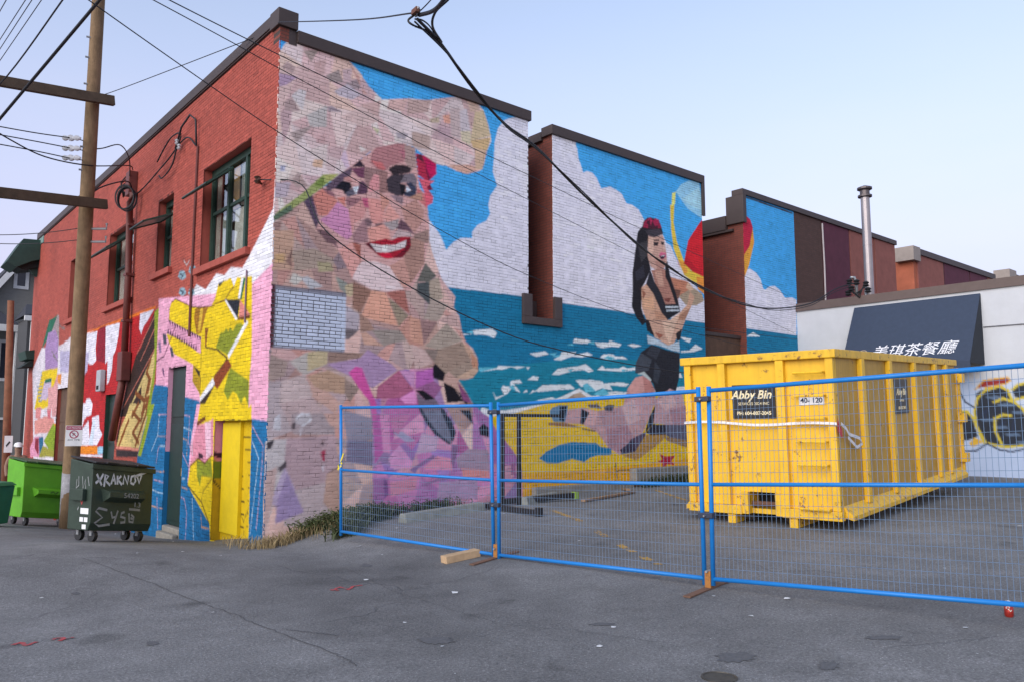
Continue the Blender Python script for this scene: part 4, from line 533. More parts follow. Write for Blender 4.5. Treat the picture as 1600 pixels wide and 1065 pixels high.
# far end of the alley wall
for p, c_ in ((A3((270, 680), (345, 500), (500, 480), (600, 400)) + QA((112, 720), (52, 720)), (238, 226, 234)), (A3((410, 270), (480, 225), (440, 350), (345, 510)), (40, 110, 84)), (A3((480, 225), (492, 225), (490, 520), (470, 360), (430, 360)), (170, 150, 150)), (A3((375, 510), (400, 380), (460, 345), (485, 420), (480, 670), (375, 680)), (176, 140, 188)), (A3((500, 520), (590, 520), (740, 530), (725, 690), (700, 720), (545, 700), (500, 690)), (196, 184, 214)), (A3((350, 690), (480, 660), (470, 760), (430, 860), (395, 990), (285, 1010), (300, 930)), (244, 206, 20)), (A3((370, 770), (430, 745), (420, 860), (385, 930), (335, 925)), (214, 190, 214)), (A3((375, 760), (430, 745), (425, 780), (372, 790)), (44, 110, 84)), (A3((480, 720), (512, 710), (505, 800), (470, 780)), (246, 150, 60)), (A3((430, 860), (480, 700), (480, 830), (470, 1065), (430, 1065)), (226, 160, 160)),
              (A5((250, 120), (330, 90), (390, 110), (390, 200), (250, 220)), (240, 160, 150)), (A5((260, 30), (300, 20), (290, 110), (255, 110)), (236, 150, 150)), (A5((340, 40), (370, 20), (365, 110), (345, 110)), (230, 120, 130)), (A5((250, 240), (312, 235), (312, 370), (280, 385), (220, 385), (215, 320)), (240, 160, 190)), (A5((255, 250), (280, 245), (278, 375), (250, 320)), (150, 40, 60)), (A5((280, 245), (312, 240), (312, 340), (285, 380)), (40, 110, 150)), (A5((315, 270), (385, 140), (480, 230), (480, 340), (360, 340)), (150, 172, 38)), (A5((385, 140), (400, 140), (480, 240), (480, 280)), (248, 150, 26)), (A5((310, 300), (370, 335), (480, 340), (480, 385), (280, 385)), (170, 160, 60)), (A5((400, 110), (480, 90), (480, 220)), (70, 66, 70))):
    ca.poly(p, c_)
for k in range(9): ca.line(A3((295 + k * 3, 700 + k * 30), (350, 690 + k * 30)), .03, (120, 150, 176))
ca.poly(QA((75, 640), (90, 635), (90, 600), (75, 605)), (236, 170, 170))
for cx_, cy_, r_ in ((1010, 640, 22), (1068, 612, 22), (1012, 732, 20), (1062, 735, 18)):
    ca.poly(Z2(*[(cx_ + r_ * math.cos(a) * (1 + .2 * math.sin(5 * a)), cy_ + 1.2 * r_ * math.sin(a)) for a in np.linspace(0, 6.2, 14)]), (150, 176, 190)); ca.line(Z2((cx_ - 12, cy_ - 8), (cx_ + 6, cy_ + 4), (cx_ - 4, cy_ + 16)), .03, (50, 60, 80)); ca.line(Z2((cx_ + 14, cy_ - 14), (cx_ + 2, cy_ + 10)), .02, (60, 80, 90))
ca.line(Z2((1020, 560), (1035, 585), (1050, 560)), .03, (200, 190, 190))
for pts in ([(490, 300), (520, 340), (535, 320)], [(500, 320), (540, 345)], [(470, 540), (440, 560), (480, 600)], [(430, 520), (470, 590)]): ca.line(A3(*pts), .04, (130, 120, 116))
ca.blur(1); ca.weather(.08, 4)

# ---------------------------------------------------------------- brickwork
COURSE, JOINT, BL = .0605, .0072, .212
brickm = mat('painted_brick', attr='Col', rough=.78, noise=.14, nscale=5, bump=.5, bscale=45, spec=.3)
def lay(u0, u1, z0, z1, holes, seed):
    """running bond with a header course now and then -> array of (ua, ub, za, zb)"""
    rg = np.random.default_rng(seed); out = []; n = int((z1 - z0) / COURSE)
    for k in range(n):
        za = z0 + k * COURSE; zc = za + COURSE / 2; iv = [(u0, u1)]
        for a, b, c, d in holes:
            if c < zc < d:
                iv = [q for s_, e_ in iv for q in ((s_, min(e_, a)), (max(s_, b), e_)) if q[1] - q[0] > .02]
        bl = BL / 2 if k % 7 == 5 else BL; off = (BL / 2 if k % 2 else 0) + rg.uniform(-.012, .012)
        for s_, e_ in iv:
            j = math.floor((s_ - off) / bl) * bl + off
            while j < e_:
                a, b = max(j, s_), min(j + bl, e_); j += bl
                if b - a > .035: out.append((a + (0 if a == s_ else JOINT / 2), b - (0 if b == e_ else JOINT / 2), za + JOINT / 2, za + COURSE - JOINT / 2))
    return np.array(out)
def brick_mesh(name, Bk, nx, nz, fn, cv, origin, rg, depth=.016, tv=.04):
    n = len(Bk); gu = np.linspace(0, 1, nx + 1); gv = np.linspace(0, 1, nz + 1)
    Gu, Gv = np.meshgrid(gu, gv, indexing='ij'); Gu = Gu.ravel(); Gv = Gv.ravel(); nv = len(Gu)
    idx = np.arange(nv).reshape(nx + 1, nz + 1); per = np.concatenate([idx[:, 0], idx[-1, 1:], idx[-2::-1, -1], idx[0, -2:0:-1]])
    j = np.clip(rg.normal(0, .0007, (n, 1)), -.0014, .0014); tilt = rg.normal(0, .0005, (n, 1)); wob = rg.normal(0, .0012, (n, 4))
    U = Bk[:, :1] + wob[:, :1] + (Bk[:, 1:2] - Bk[:, :1]) * Gu; V = Bk[:, 2:3] + wob[:, 1:2] + (Bk[:, 3:4] - Bk[:, 2:3]) * Gv
    D = np.abs(j) + tilt * (Gu - .5)
    edge = ((Gu == 0) | (Gu == 1) | (Gv == 0) | (Gv == 1)); D = D + edge * .0012
    Uo = np.concatenate([U, U[:, per]], 1); Vo = np.concatenate([V, V[:, per]], 1); Do = np.concatenate([D, np.full((n, len(per)), depth)], 1)
    C = cv.sample(U, V); tint = rg.normal(1, tv, (n, 1, 1)); C = np.clip(C * tint, .003, .9)
    Co = np.concatenate([C, C[:, per] * .95], 1)
    P = fn(Uo, Vo, Do) - origin
    q = np.stack([idx[:-1, :-1], idx[1:, :-1], idx[1:, 1:], idx[:-1, 1:]], -1).reshape(-1, 4); m_ = len(per)
    sk = np.array([(per[k], nv + k, nv + (k + 1) % m_, per[(k + 1) % m_]) for k in range(m_)]); f = np.concatenate([q, sk]); tot = nv + m_
    Q = (f[None] + (np.arange(n) * tot)[:, None, None]).reshape(-1, 4)
    me = np_mesh(name, P.reshape(-1, 3), Q, Co.reshape(-1, 3)); me.materials.append(brickm); return me
def add_obj(name, me, parent, kind=None):
    o = bpy.data.objects.new(name, me); COL.objects.link(o); o.parent = parent; WL[o] = WL[parent].copy()
    if kind: o['kind'] = kind
    return o
fA = lambda u, v, d: np.stack([d, u, v], -1)                       # alley wall, outward = -x
fB = lambda u, v, d: np.stack([u, d, v], -1)                       # mural wall, outward = -y
def px_area(c3, nrm): v = c3 - CAM; d = np.linalg.norm(v, axis=-1); return np.abs(v @ nrm) / d ** 3
HA = [(1.05, 3.4, 4.6, 6.58), (5.18, 6.25, 4.9, 6.56), (8.1, 10.33, 4.62, 6.56), (12.45, 14.85, 4.75, 6.58),
      (3.9, 5.0, -2, 2.77), (.6, 2.27, -.46, 1.68), (8.83, 9.9, -2, 2.38), (14.15, 15.65, -2, 2.73)]
HB = [(5.55, 6.262, 3.78, 9), (11.62, 13.52, -2, 9)]
walls = []
for nm, u0, u1, z0, z1, holes, fn, cv, nrm, seed in (('alley_wall', 0., 20.4, -1.4, 8.24, HA, fA, ca, np.array([1., 0, 0]), 1), ('mural_wall', 0., 16.2, -.6, 8.0, HB, fB, cb, np.array([0, 1., 0]), 2)):
    Bk = lay(u0, u1, z0, z1, holes, seed); c3 = fn((Bk[:, 0] + Bk[:, 1]) / 2, (Bk[:, 2] + Bk[:, 3]) / 2, np.zeros(len(Bk)))
    if nm == 'mural_wall': ip = (Bk[:, 1] < 1.36) & (Bk[:, 2] > 2.8) & (Bk[:, 3] < 3.78); Bk[ip] += np.array([.003, -.003, .003, -.003])
    ar = px_area(c3, nrm) * (Bk[:, 1] - Bk[:, 0]); zc = (Bk[:, 2] + Bk[:, 3]) / 2; ar[zc < H(c3[:, 0], c3[:, 1]) + .05] = 0
    walls.append((nm, u0, u1, z0, z1, holes, fn, cv, Bk, ar))
thr = np.sort(np.concatenate([w[-1] for w in walls]))[-300]
WALL = {}
for nm, u0, u1, z0, z1, holes, fn, cv, Bk, ar in walls:
    rg = np.random.default_rng(7)
    # mortar bed behind the bricks, painted over unevenly: joints keep bare dark mortar
    us = np.arange(u0 + .012, u1, .045); vs = np.arange(z0, z1, .0303); Ug, Vg = np.meshgrid(us, vs, indexing='ij'); C = cv.sample(Ug, Vg)
    nsm = rg.random((len(us) // 3 + 2, len(vs) // 2 + 2)); nsm = nsm[np.arange(len(us))[:, None] // 3, np.arange(len(vs))[None] // 2]
    thr_ = np.full(Vg.shape, .72) if nm == 'mural_wall' else np.where(Vg > 4.6, .92, .42)
    dk_ = np.where(nsm < thr_, .27, .95)       # some joints lost their paint
    if nm == 'mural_wall': dk_ = np.where((Vg < 3.2) & (nsm > .2), 1., dk_)
    C = C * dk_[..., None]
    if nm == 'mural_wall': inp = (Ug < 1.34) & (Vg > 2.81) & (Vg < 3.83); C[inp] = (.09, .09, .11)
    Ii = np.arange(Ug.size).reshape(Ug.shape); Qm = np.stack([Ii[:-1, :-1], Ii[1:, :-1], Ii[1:, 1:], Ii[:-1, 1:]], -1); uc = Ug[:-1, :-1] + .02; vc = Vg[:-1, :-1] + .015; keep = np.ones(uc.shape, bool)
    for a, b, c, d in holes: keep &= ~((uc > a + .01) & (uc < b - .01) & (vc > c) & (vc < d - .02))
    me = np_mesh(nm, (fn(Ug, Vg, np.full(Ug.shape, .0045)) - WL[bld]).reshape(-1, 3), Qm[keep], C.reshape(-1, 3)); me.materials.append(brickm)
    wall = add_obj(nm, me, bld); WALL[nm] = wall
    big = ar >= thr; nb = np.where(big)[0]
    for i in nb: add_obj('brick', brick_mesh('brick', Bk[i:i + 1], 6, 2, fn, cv, WL[bld], rg), wall)
    rest = ~big
    if nm == 'alley_wall':
        uc = (Bk[:, 0] + Bk[:, 1]) / 2; vc = (Bk[:, 2] + Bk[:, 3]) / 2; fine = (vc < 5.9) & (uc < 11.5)
        groups = ((rest & fine, 6, 2), (rest & ~fine, 3, 1))
    else:
        uc = (Bk[:, 0] + Bk[:, 1]) / 2; groups = ((rest & (uc < 5.6), 8, 3), (rest & (uc >= 5.6), 8, 3))
    for g, nx, nz in groups:
        add_obj('brickwork', brick_mesh('brickwork', Bk[g], nx, nz, fn, cv, WL[bld], rg, tv=.08 if nm == 'alley_wall' else .04), wall, 'stuff')
wallA, wallB = WALL['alley_wall'], WALL['mural_wall']

# ---------------------------------------------------------------- rest of the brick building
def brickmat(name, rgb, mortar=(.06, .04, .035), axis='X'):
    if name in MATS: return MATS[name]
    m = mat(name, rgb, .85, noise=.15, nscale=4); t = m.node_tree; n = t.nodes; L = t.links
    tc = n['Texture Coordinate']; mp = n.new('ShaderNodeMapping'); L.new(tc.outputs['Object'], mp.inputs[0])
    mp.inputs['Rotation'].default_value = (R(90), 0, 0) if axis == 'X' else (R(90), 0, R(90))
    sx = n.new('ShaderNodeSeparateXYZ'); L.new(tc.outputs['Object'], sx.inputs[0]); cx = n.new('ShaderNodeCombineXYZ')
    L.new(sx.outputs['X' if axis == 'X' else 'Y'], cx.inputs[0]); L.new(sx.outputs['Z'], cx.inputs[1])
    bt = n.new('ShaderNodeTexBrick'); L.new(cx.outputs[0], bt.inputs['Vector']); bt.inputs['Scale'].default_value = 1
    bt.inputs['Brick Width'].default_value = .212; bt.inputs['Row Height'].default_value = .0605; bt.inputs['Mortar Size'].default_value = .005
    bt.inputs['Color1'].default_value = (*rgb, 1); bt.inputs['Color2'].default_value = (*[c * .85 for c in rgb], 1); bt.inputs['Mortar'].default_value = (*mortar, 1)
    mx = n['Mix']; L.new(bt.outputs['Color'], mx.inputs[6]); b = n['Principled BSDF']
    bp = n.new('ShaderNodeBump'); bp.inputs['Strength'].default_value = .6; bp.inputs['Distance'].default_value = .01; bp.invert = True
    L.new(bt.outputs['Fac'], bp.inputs['Height']); L.new(bp.outputs[0], b.inputs['Normal']); return m
redY = brickmat('red_brick_return', (.20, .052, .035), axis='Y'); redX = brickmat('red_brick', (.20, .055, .038), axis='X')
brownX = brickmat('brown_brick', (.10, .05, .04), axis='X')
cop = mat('coping_metal', (.056, .038, .034), .55, metal=.0, noise=.12, nscale=3)
dark = mat('dark_void', (.012, .012, .014), .9, noise=.1); tar = mat('roofing_felt', (.05, .05, .05), .9)
brown = mat('brown_sheet_metal', (.065, .045, .042), .5, noise=.15, nscale=4, rust=.2); greenp = mat('dark_green_paint', (.018, .045, .032), .5, noise=.3, nscale=8, rust=.25, rustcol=(.05, .06, .05))
# coping: alley side, raised corner block, blocks one to three
mb = MB()
mb.box((-.05, 0.0, 8.265), (.32, 20.45, 8.47)); mb.box((-.03, -.0, 8.24), (.3, 20.4, 8.264)); mb.build('coping', cop, bld, bevel=.008)
mb = MB(); mb.box((-.055, -.055, 8.20), (.30, .30, 8.50)); mb.build('corner_coping_block', cop, bld, bevel=.012)
mb = MB(); mb.box((.16, -.004, 7.94), (.30, .3, 8.199)); mb.build('coping_step', cop, bld)
mb = MB(); mb.box((.0, -.003, 7.955), (.159, .25, 8.199)); mb.build('corner_brick', redX, bld)
mb = MB(); mb.box((.302, -.055, 7.99), (5.60, .30, 8.205)); mb.build('coping', cop, bld, bevel=.008)
mb = MB(); mb.box((6.20, -.055, 7.87), (11.70, .30, 8.08)); mb.box((11.60, -.054, 7.0), (11.70, .0, 7.87)); mb.build('coping', cop, bld, bevel=.006)
mb = MB(); mb.box((6.19, .302, 7.80), (6.5, 4.0, 8.0)); mb.build('coping', cop, bld, bevel=.006)
mb = MB(); mb.box((13.44, -.055, 7.94), (23.05, .30, 8.10)); mb.build('coping', cop, bld, bevel=.006)
mb = MB(); mb.box((13.44, -.06, 7.15), (13.60, .5, 7.94)); mb.build('corner_coping_block', cop, bld, bevel=.01)
mb = MB(); mb.box((13.40, .501, 7.02), (13.8, 5.0, 7.42)); mb.box((13.42, .3, 6.95), (13.8, 5.0, 7.019)); mb.build('coping', cop, bld, bevel=.006)
# light wells
mb = MB(); mb.add([(6.262, 0.012, 3.7), (6.262, 4, 3.7), (6.262, 4, 7.87), (6.262, .012, 7.87)], [(0, 1, 2, 3)]); mb.build('light_well_wall', redY, bld)
mb = MB(); mb.add([(5.55, 0.012, 3.7), (5.55, 4, 3.7), (5.55, 4, 8.0), (5.55, .012, 8.0)], [(3, 2, 1, 0)]); mb.build('light_well_wall', redY, bld)
mb = MB(); mb.box((5.55, 4, 3.6), (6.262, 4.1, 8.3)); mb.build('light_well_wall', redX, bld)
mb = MB(); mb.add([(13.52, 0.012, -.3), (13.52, 5, -.3), (13.52, 5, 7.16), (13.52, .012, 7.16)], [(0, 1, 2, 3)]); mb.build('light_well_wall', redY, bld)
mb = MB(); mb.add([(11.62, 0.012, -.3), (11.62, 5, -.3), (11.62, 5, 7.87), (11.62, .012, 7.87)], [(3, 2, 1, 0)]); mb.build('light_well_wall', redY, bld)
mb = MB(); mb.box((11.6, 5, -.3), (13.6, 5.1, 8.0)); mb.build('light_well_wall', redX, bld)
wood = mat('weathered_board', (.10, .055, .035), .8, noise=.3, nscale=5, bump=.3)
mb = MB(); mb.box((11.625, .22, -.2), (13.515, .3, 3.93)); mb.build('well_boarding', wood, bld); mb = MB(); mb.box((11.622, .18, 3.93), (13.517, .32, 4.02)); mb.build('boarding_cap', cop, bld)
# sheet-metal gutter box at the foot of the first well
gb = MB(); gb.box((5.36, -.07, 3.645), (6.46, .0, 3.80)); gb.box((5.36, -.07, 3.802), (5.60, .0, 4.27)); gb.box((6.24, -.07, 3.802), (6.46, .0, 4.28))
go = gb.build('gutter_box', brown, bld, bevel=.006)
g2 = MB(); g2.box((5.602, .02, 3.79), (6.238, .5, 3.80)); g2.box((5.602, .5, 3.79), (6.238, .51, 4.25)); g2.build('gutter_pan', brown, go)
# roofs
mb = MB(); mb.box((.25, .3, 7.6), (5.5, 20.3, 7.7)); mb.box((6.3, .3, 7.5), (11.6, 20.3, 7.6)); mb.box((13.6, .3, 6.8), (23, 20.3, 6.9)); mb.build('roof_deck', tar, bld)
# upper wall of the third block beyond the mural, seen over the restaurant roof
bx = [onB(1080 + x / 4.4375, 430)[0] for x in (915, 1105, 1275, 1412)]
maroon = mat('maroon_render', (.10, .022, .040), .8, noise=.2, nscale=3); clay = mat('clay_render', (.26, .088, .068), .8, noise=.2, nscale=3)
for nm, a, b, m in (('brown_brick_bay', 16.2, bx[0], brownX), ('maroon_bay', bx[0] + .06, bx[1], maroon), ('clay_bay', bx[1] + .06, bx[2], clay), ('clay_bay', bx[2] + .08, 22.98, clay)):
    mb = MB(); mb.box((a, .0, 4.0), (b, .25, 7.94)); mb.build(nm, m, bld)
mb = MB(); mb.box((16.2, .03, 4.0), (22.95, .2, 7.93)); mb.build('bay_backing', brown, bld)
pipew = mat('pale_conduit', (.5, .45, .45), .6)
mb = MB(); mb.tube([(bx[0] + .02, -.03, 7.85), (bx[0] + .05, -.03, 6.5), (bx[0] + .02, -.03, 5.1)], .025, 6); mb.build('conduit', pipew, bld)
# far blocks (rear of neighbouring shops)
far = empty('brick_building', (24, 0, 4), 'distant red brick block stepping away beyond the silver flue', 'building')
orange = mat('orange_brick', (.40, .115, .06), .85, noise=.2, nscale=3)
mb = MB(); mb.box((24.6, .05, 4), (24.85, 6, 7.85)); mb.build('side_wall', orange, far)
mb = MB(); mb.box((24.851, .0, 4), (27.2, .3, 7.88)); mb.build('end_wall', clay, far)
mb = MB(); mb.box((27.3, .0, 4), (29.8, .3, 7.88)); mb.box((29.9, .0, 4), (31.8, .3, 7.88)); mb.build('maroon_bay', maroon, far)
mb = MB(); mb.box((31.9, .0, 4), (32.6, .3, 7.88)); mb.build('end_wall', clay, far)
mb = MB(); mb.box((27.2, .02, 4), (31.95, .28, 7.87)); mb.build('bay_backing', brown, far)
mb = MB(); mb.box((24.4, -.06, 7.88), (32.7, .35, 8.1)); mb.build('coping', cop, far)
mb = MB(); mb.box((24.3, -.1, 7.6), (24.9, .6, 8.12)); mb.build('coping_block', mat('pale_coping', (.3, .25, .22), .7), far)
mb = MB(); mb.box((22.98, 3.0, 4), (24.6, 3.3, 7.5)); mb.build('side_wall', orange, far); mb = MB(); mb.box((22.98, 2.95, 7.5), (24.6, 3.3, 7.75)); mb.build('coping', cop, far)
far2 = empty('brick_building', (34, 0, 4), 'farthest red brick parapet at the right end of the row', 'building')
mb = MB(); mb.box((34.5, .0, 4), (44, 4, 8.15)); mb.build('wall', orange, far2); mb = MB(); mb.box((34.3, -.1, 8.15), (44.2, 4, 8.42)); mb.build('coping', cop, far2); mb = MB(); mb.box((34.2, -.15, 8.0), (35.1, .5, 8.55)); mb.build('coping_block', MATS['pale_coping'], far2)
mb = MB(); mb.box((32.7, 2.5, 4), (34.5, 2.8, 8.0)); mb.build('wall', orange, far2)

# ---------------------------------------------------------------- windows and doors of the alley wall
redpaint = mat('red_masonry_paint', tuple(lin(RED) * np.array(KA) * .95), .8, noise=.15, nscale=6, bump=.3)
glass = glassmat('window_glass'); curtain = mat('pale_curtain', (.78, .76, .72), .9, noise=.25, nscale=9); warm = mat('sunset_reflection_cloth', (.85, .52, .22), .9, noise=.2, nscale=5)  # the orange cloth colour stands for sunset reflected in a pane
greycl = mat('grey_net_curtain', (.46, .48, .45), .9, noise=.3, nscale=6); blind = mat('blind_slat', (.33, .35, .33), .7); timber = mat('raw_timber', (.42, .26, .14), .75, noise=.25, nscale=9)
def reveal(y0, y1, z0, z1, d, m, name='reveal'):
    mb = MB(); e = .03
    mb.box((.012, y0 - e, z0), (d, y0, z1)); mb.box((.012, y1, z0), (d, y1 + e, z1)); mb.box((.012, y0 - e, z1), (d, y1 + e, z1 + e)); mb.box((.012, y0 - e, z0 - e), (d, y1 + e, z0)); return mb.build(name, m, wallA)
def room(y0, y1, z0, z1, d, parent):
    mb = MB(); D = d + 1.3; a, b, c, e = y0 - .4, y1 + .4, z0 - .3, z1 + .3
    mb.add([(D, a, c), (D, b, c), (D, b, e), (D, a, e)], [(0, 1, 2, 3)]); mb.add([(d + .08, a, c), (D, a, c), (D, a, e), (d + .08, a, e)], [(0, 1, 2, 3)]); mb.add([(d + .08, b, c), (D, b, c), (D, b, e), (d + .08, b, e)], [(0, 1, 2, 3)])
    mb.add([(d + .08, a, c), (D, a, c), (D, b, c), (d + .08, b, c)], [(0, 1, 2, 3)]); mb.add([(d + .08, a, e), (D, a, e), (D, b, e), (d + .08, b, e)], [(0, 1, 2, 3)]); return mb.build('dark_room', mat('dim_room', (.10, .09, .08), .9), parent)
def window(y0, y1, z0, z1, mull, trans, sash=None, stuff=()):
    d = .24; reveal(y0, y1, z0, z1, d, redpaint); w = .075
    fr = MB(); fr.box((d - .07, y0 + .002, z0), (d, y0 + w, z1 - .002)); fr.box((d - .07, y1 - w, z0), (d, y1 - .002, z1 - .002)); fr.box((d - .069, y0 + w, z0), (d - .001, y1 - w, z0 + w)); fr.box((d - .069, y0 + w, z1 - w - .06), (d - .001, y1 - w, z1 - .002))
    ys = [y0 + w] + [y0 + (y1 - y0) * m for m in mull] + [y1 - w]
    for m in ys[1:-1]: fr.box((d - .068, m - .045, z0 + w), (d - .002, m + .045, z1 - w - .06))
    win = fr.build('window', greenp, bld)
    for a, b in zip(ys[:-1], ys[1:]):
        zt = z0 + (z1 - z0) * trans; a2 = a + (.045 if a > y0 + .1 else 0); b2 = b - (.045 if b < y1 - .1 else 0)
        s_ = MB(); s_.box((d - .05, a2, zt - .03), (d - .01, b2, zt + .03)); s_.build('sash_rail', greenp, win)
        for c, e in ((z0 + w, zt - .03), (zt + .03, z1 - w - .06)):
            p = MB(); p.box((d - .026, a2, c), (d - .02, b2, e)); p.build('pane', glass, win)
    room(y0, y1, z0, z1, d, win)
    for (a, b, c, e, m, nm) in stuff:
        q = MB(); n = 9
        for k in range(n):
            ya = y0 + (y1 - y0) * (a + (b - a) * k / n); yb = y0 + (y1 - y0) * (a + (b - a) * (k + 1) / n); xo = d + .02 + .03 * (k % 2); x1 = d + .02 + .03 * ((k + 1) % 2)
            q.add([(xo, ya, z0 + (z1 - z0) * c), (x1, yb, z0 + (z1 - z0) * c), (x1, yb, z0 + (z1 - z0) * e), (xo, ya, z0 + (z1 - z0) * e)], [(0, 1, 2, 3)])
        q.build(nm, m, win)
    s = MB(); s.box((-.09, y0 - .12, z0 - .13), (.14, y1 + .12, z0 - .002)); s.build('window_sill', redpaint, bld, bevel=.01)
    if sash:
        ya, yb, zt, out, drop = sash; h_ = MB(); A = np.array([.05, ya, zt]); B = np.array([.05, yb, zt]); o_ = np.array([-out, 0, -drop])
        for p, q in ((A, B), (A, A + o_), (B, B + o_), (A + o_, B + o_)): h_.bar(p, q, .035, .035, up=(.3, .1, 1))
        so_ = h_.build('open_sash', greenp, win); g = MB(); n_ = np.cross(B - A, o_); n_ /= np.linalg.norm(n_); g.add([A, B, B + o_, A + o_] + [p + n_ * .006 for p in (A, B, B + o_, A + o_)], [(0, 1, 2, 3), (7, 6, 5, 4), (0, 4, 5, 1), (1, 5, 6, 2), (2, 6, 7, 3), (3, 7, 4, 0)]); g.build('pane', glassmat('sky_pale_glass', k=.55, paleness=.35), so_)
    return win
window(1.05, 3.4, 4.6, 6.58, (.26, .62), .55, (2.0, 3.3, 6.28, .46, .38), ((.48, .62, .52, .93, warm, 'curtain'), (.3, .58, .04, .5, curtain, 'curtain'), (.03, .20, .05, .95, curtain, 'curtain'), (.86, .97, .05, .95, greycl, 'curtain'), (.27, .46, .52, .95, greycl, 'curtain'), (.62, .84, .03, .5, greycl, 'curtain')))  # its orange curtain is the pane's sunset reflection, painted as cloth
mb = MB(); mb.bar((.32, 2.0, 4.7), (.32, 2.0, 5.2), .04, .04); mb.bar((.32, 1.5, 5.22), (.32, 2.0, 5.18), .05, .05); mb.build('timber_frame', timber, bld)
mb = MB()
for k in range(9): mb.box((.35, 1.5, 5.25 + k * .1), (.37, 2.1, 5.29 + k * .1))
mb.build('blind', blind, bld, kind='stuff')
window(5.18, 6.25, 4.9, 6.56, (), .5, (5.22, 6.2, 6.1, .62, .28), ((.05, .45, .1, .95, curtain, 'curtain'), (.5, .95, .05, .9, greycl, 'curtain')))
window(8.1, 10.33, 4.62, 6.56, (.5,), .52, (8.2, 10.25, 6.25, .6, .46), ((.06, .3, .06, .6, curtain, 'curtain'), (.7, .95, .05, .95, curtain, 'curtain'), (.32, .66, .05, .95, greycl, 'curtain')))
window(12.45, 14.85, 4.75, 6.58, (.5,), .52, None, ((.1, .4, .05, .6, curtain, 'curtain'),))
# first door : deep pink-and-blue recess
DR = .15; pinkp = mat('pink_paint', tuple(lin(PINK) * np.array(KA)), .75, noise=.1); bluep = mat('blue_paint', tuple(lin(BLU) * np.array(KA)), .75, noise=.15); yelp = mat('yellow_paint', tuple(lin(YEL) * np.array(KA)), .7, noise=.12, nscale=4, bump=.2)
mb = MB(); mb.box((.012, 5.0, 1.05), (DR, 5.03, 2.77)); mb.box((.012, 3.87, 1.05), (DR, 3.9, 2.77)); mb.box((.012, 3.87, 2.77), (DR, 5.03, 2.80)); mb.build('door_recess_upper', pinkp, wallA)
mb = MB(); mb.box((.012, 5.0, -1.2), (DR, 5.03, 1.05)); mb.box((.012, 3.87, -1.2), (DR, 3.9, 1.05)); mb.build('door_recess_lower', bluep, wallA)
dgr = mat('dark_green_door', (.012, .028, .022), .45, noise=.25)
d1 = MB(); d1.box((DR - .05, 3.9, -.4), (DR, 5.0, 2.77)); do = d1.build('door', dgr, bld)
mb = MB(); mb.box((DR - .07, 3.98, -.3), (DR - .051, 4.92, 1.6)); mb.box((DR - .07, 3.98, 1.75), (DR - .051, 4.92, 2.7)); mb.build('door_panel', dgr, do, bevel=.01); mb = MB(); mb.tube([(DR - .11, 4.02, .6), (DR - .11, 4.02, .75)], .018); mb.build('door_handle', mat('brass', (.4, .28, .1), .35, metal=.9), do)
conc = mat('weathered_concrete', (.23, .21, .18), .9, noise=.3, nscale=5, bump=.5, bscale=30)
mb = MB(); mb.box((.0, 3.92, -1.2), (DR, 4.98, -.42)); mb.box((-.12, 3.95, -1.3), (.0, 4.95, -.52)); mb.build('door_step', conc, bld, bevel=.03)
# yellow niche
ND = .18
NJ = tile(200, 630, 4.097, lambda x, y: onB(x, y, 2.27)); NB = tile(200, 630, 4.097, lambda x, y: onA(x, y, ND))
cj = Canvas(-.05, .6, -.6, 1.8, (190, 150, 14), corr=KA)
cj.poly(NJ((520, 60), (640, 80), (640, 330), (520, 320)), (206, 130, 160)); cj.poly(NJ((520, 300), (640, 322), (640, 352), (520, 335)), (60, 20, 44)); cj.poly(NJ((520, 335), (640, 352), (640, 372), (520, 358)), (206, 120, 130)); cj.poly(NJ((520, 358), (640, 376), (640, 485), (520, 470)), (104, 118, 26)); cj.line(NJ((530, 475), (600, 550), (640, 535)), .03, (60, 50, 24))
panel('niche_side', brickm, wallA, lambda u, v: np.stack([u, np.full(u.shape, 2.27), v], -1), cj, .012, ND, -.5, 1.68, .03)
cn = Canvas(.5, 2.4, -.7, 1.8, (232, 190, 12), corr=KA)
cn.poly(NB((605, 310), (665, 320), (665, 345), (605, 345)), (70, 26, 40)); cn.poly(NB((610, 540), (675, 535), (675, 552), (610, 552)), (60, 46, 24))
for k in range(8): cn.line(NB((705, 215 + k * 82), (785, 215 + k * 82)), .015, (80, 60, 20))
cn.line(NB((700, 670), (740, 750), (775, 660)), .015, (80, 60, 20)); cn.line(NB((740, 750), (740, 840)), .015, (80, 60, 20))
panel('niche_back', brickm, wallA, lambda u, v: np.stack([np.full(u.shape, ND), u, v], -1), cn, .6, 2.27, -.5, 1.68, .03)
mb = MB(); mb.box((.012, .57, -.5), (ND, .6, 1.68)); mb.box((.012, .57, 1.68), (ND, 2.3, 1.71)); mb.build('niche_side', yelp, wallA)
mb = MB(); mb.box((ND - .035, 1.42, -.3), (ND - .002, 2.24, 1.62)); nd = mb.build('yellow_door', yelp, bld, bevel=.006)
mb = MB(); mb.box((ND - .06, 1.36, -.3), (ND - .003, 1.415, 1.64)); mb.build('door_frame', yelp, nd); mb = MB(); mb.box((ND - .06, .66, .62), (ND - .003, .74, .72)); mb.build('bell_box', pinkp, nd)
mb = MB(); mb.box((-.02, .60, -.62), (ND, 2.27, -.462)); mb.build('niche_floor', conc, bld, bevel=.02)
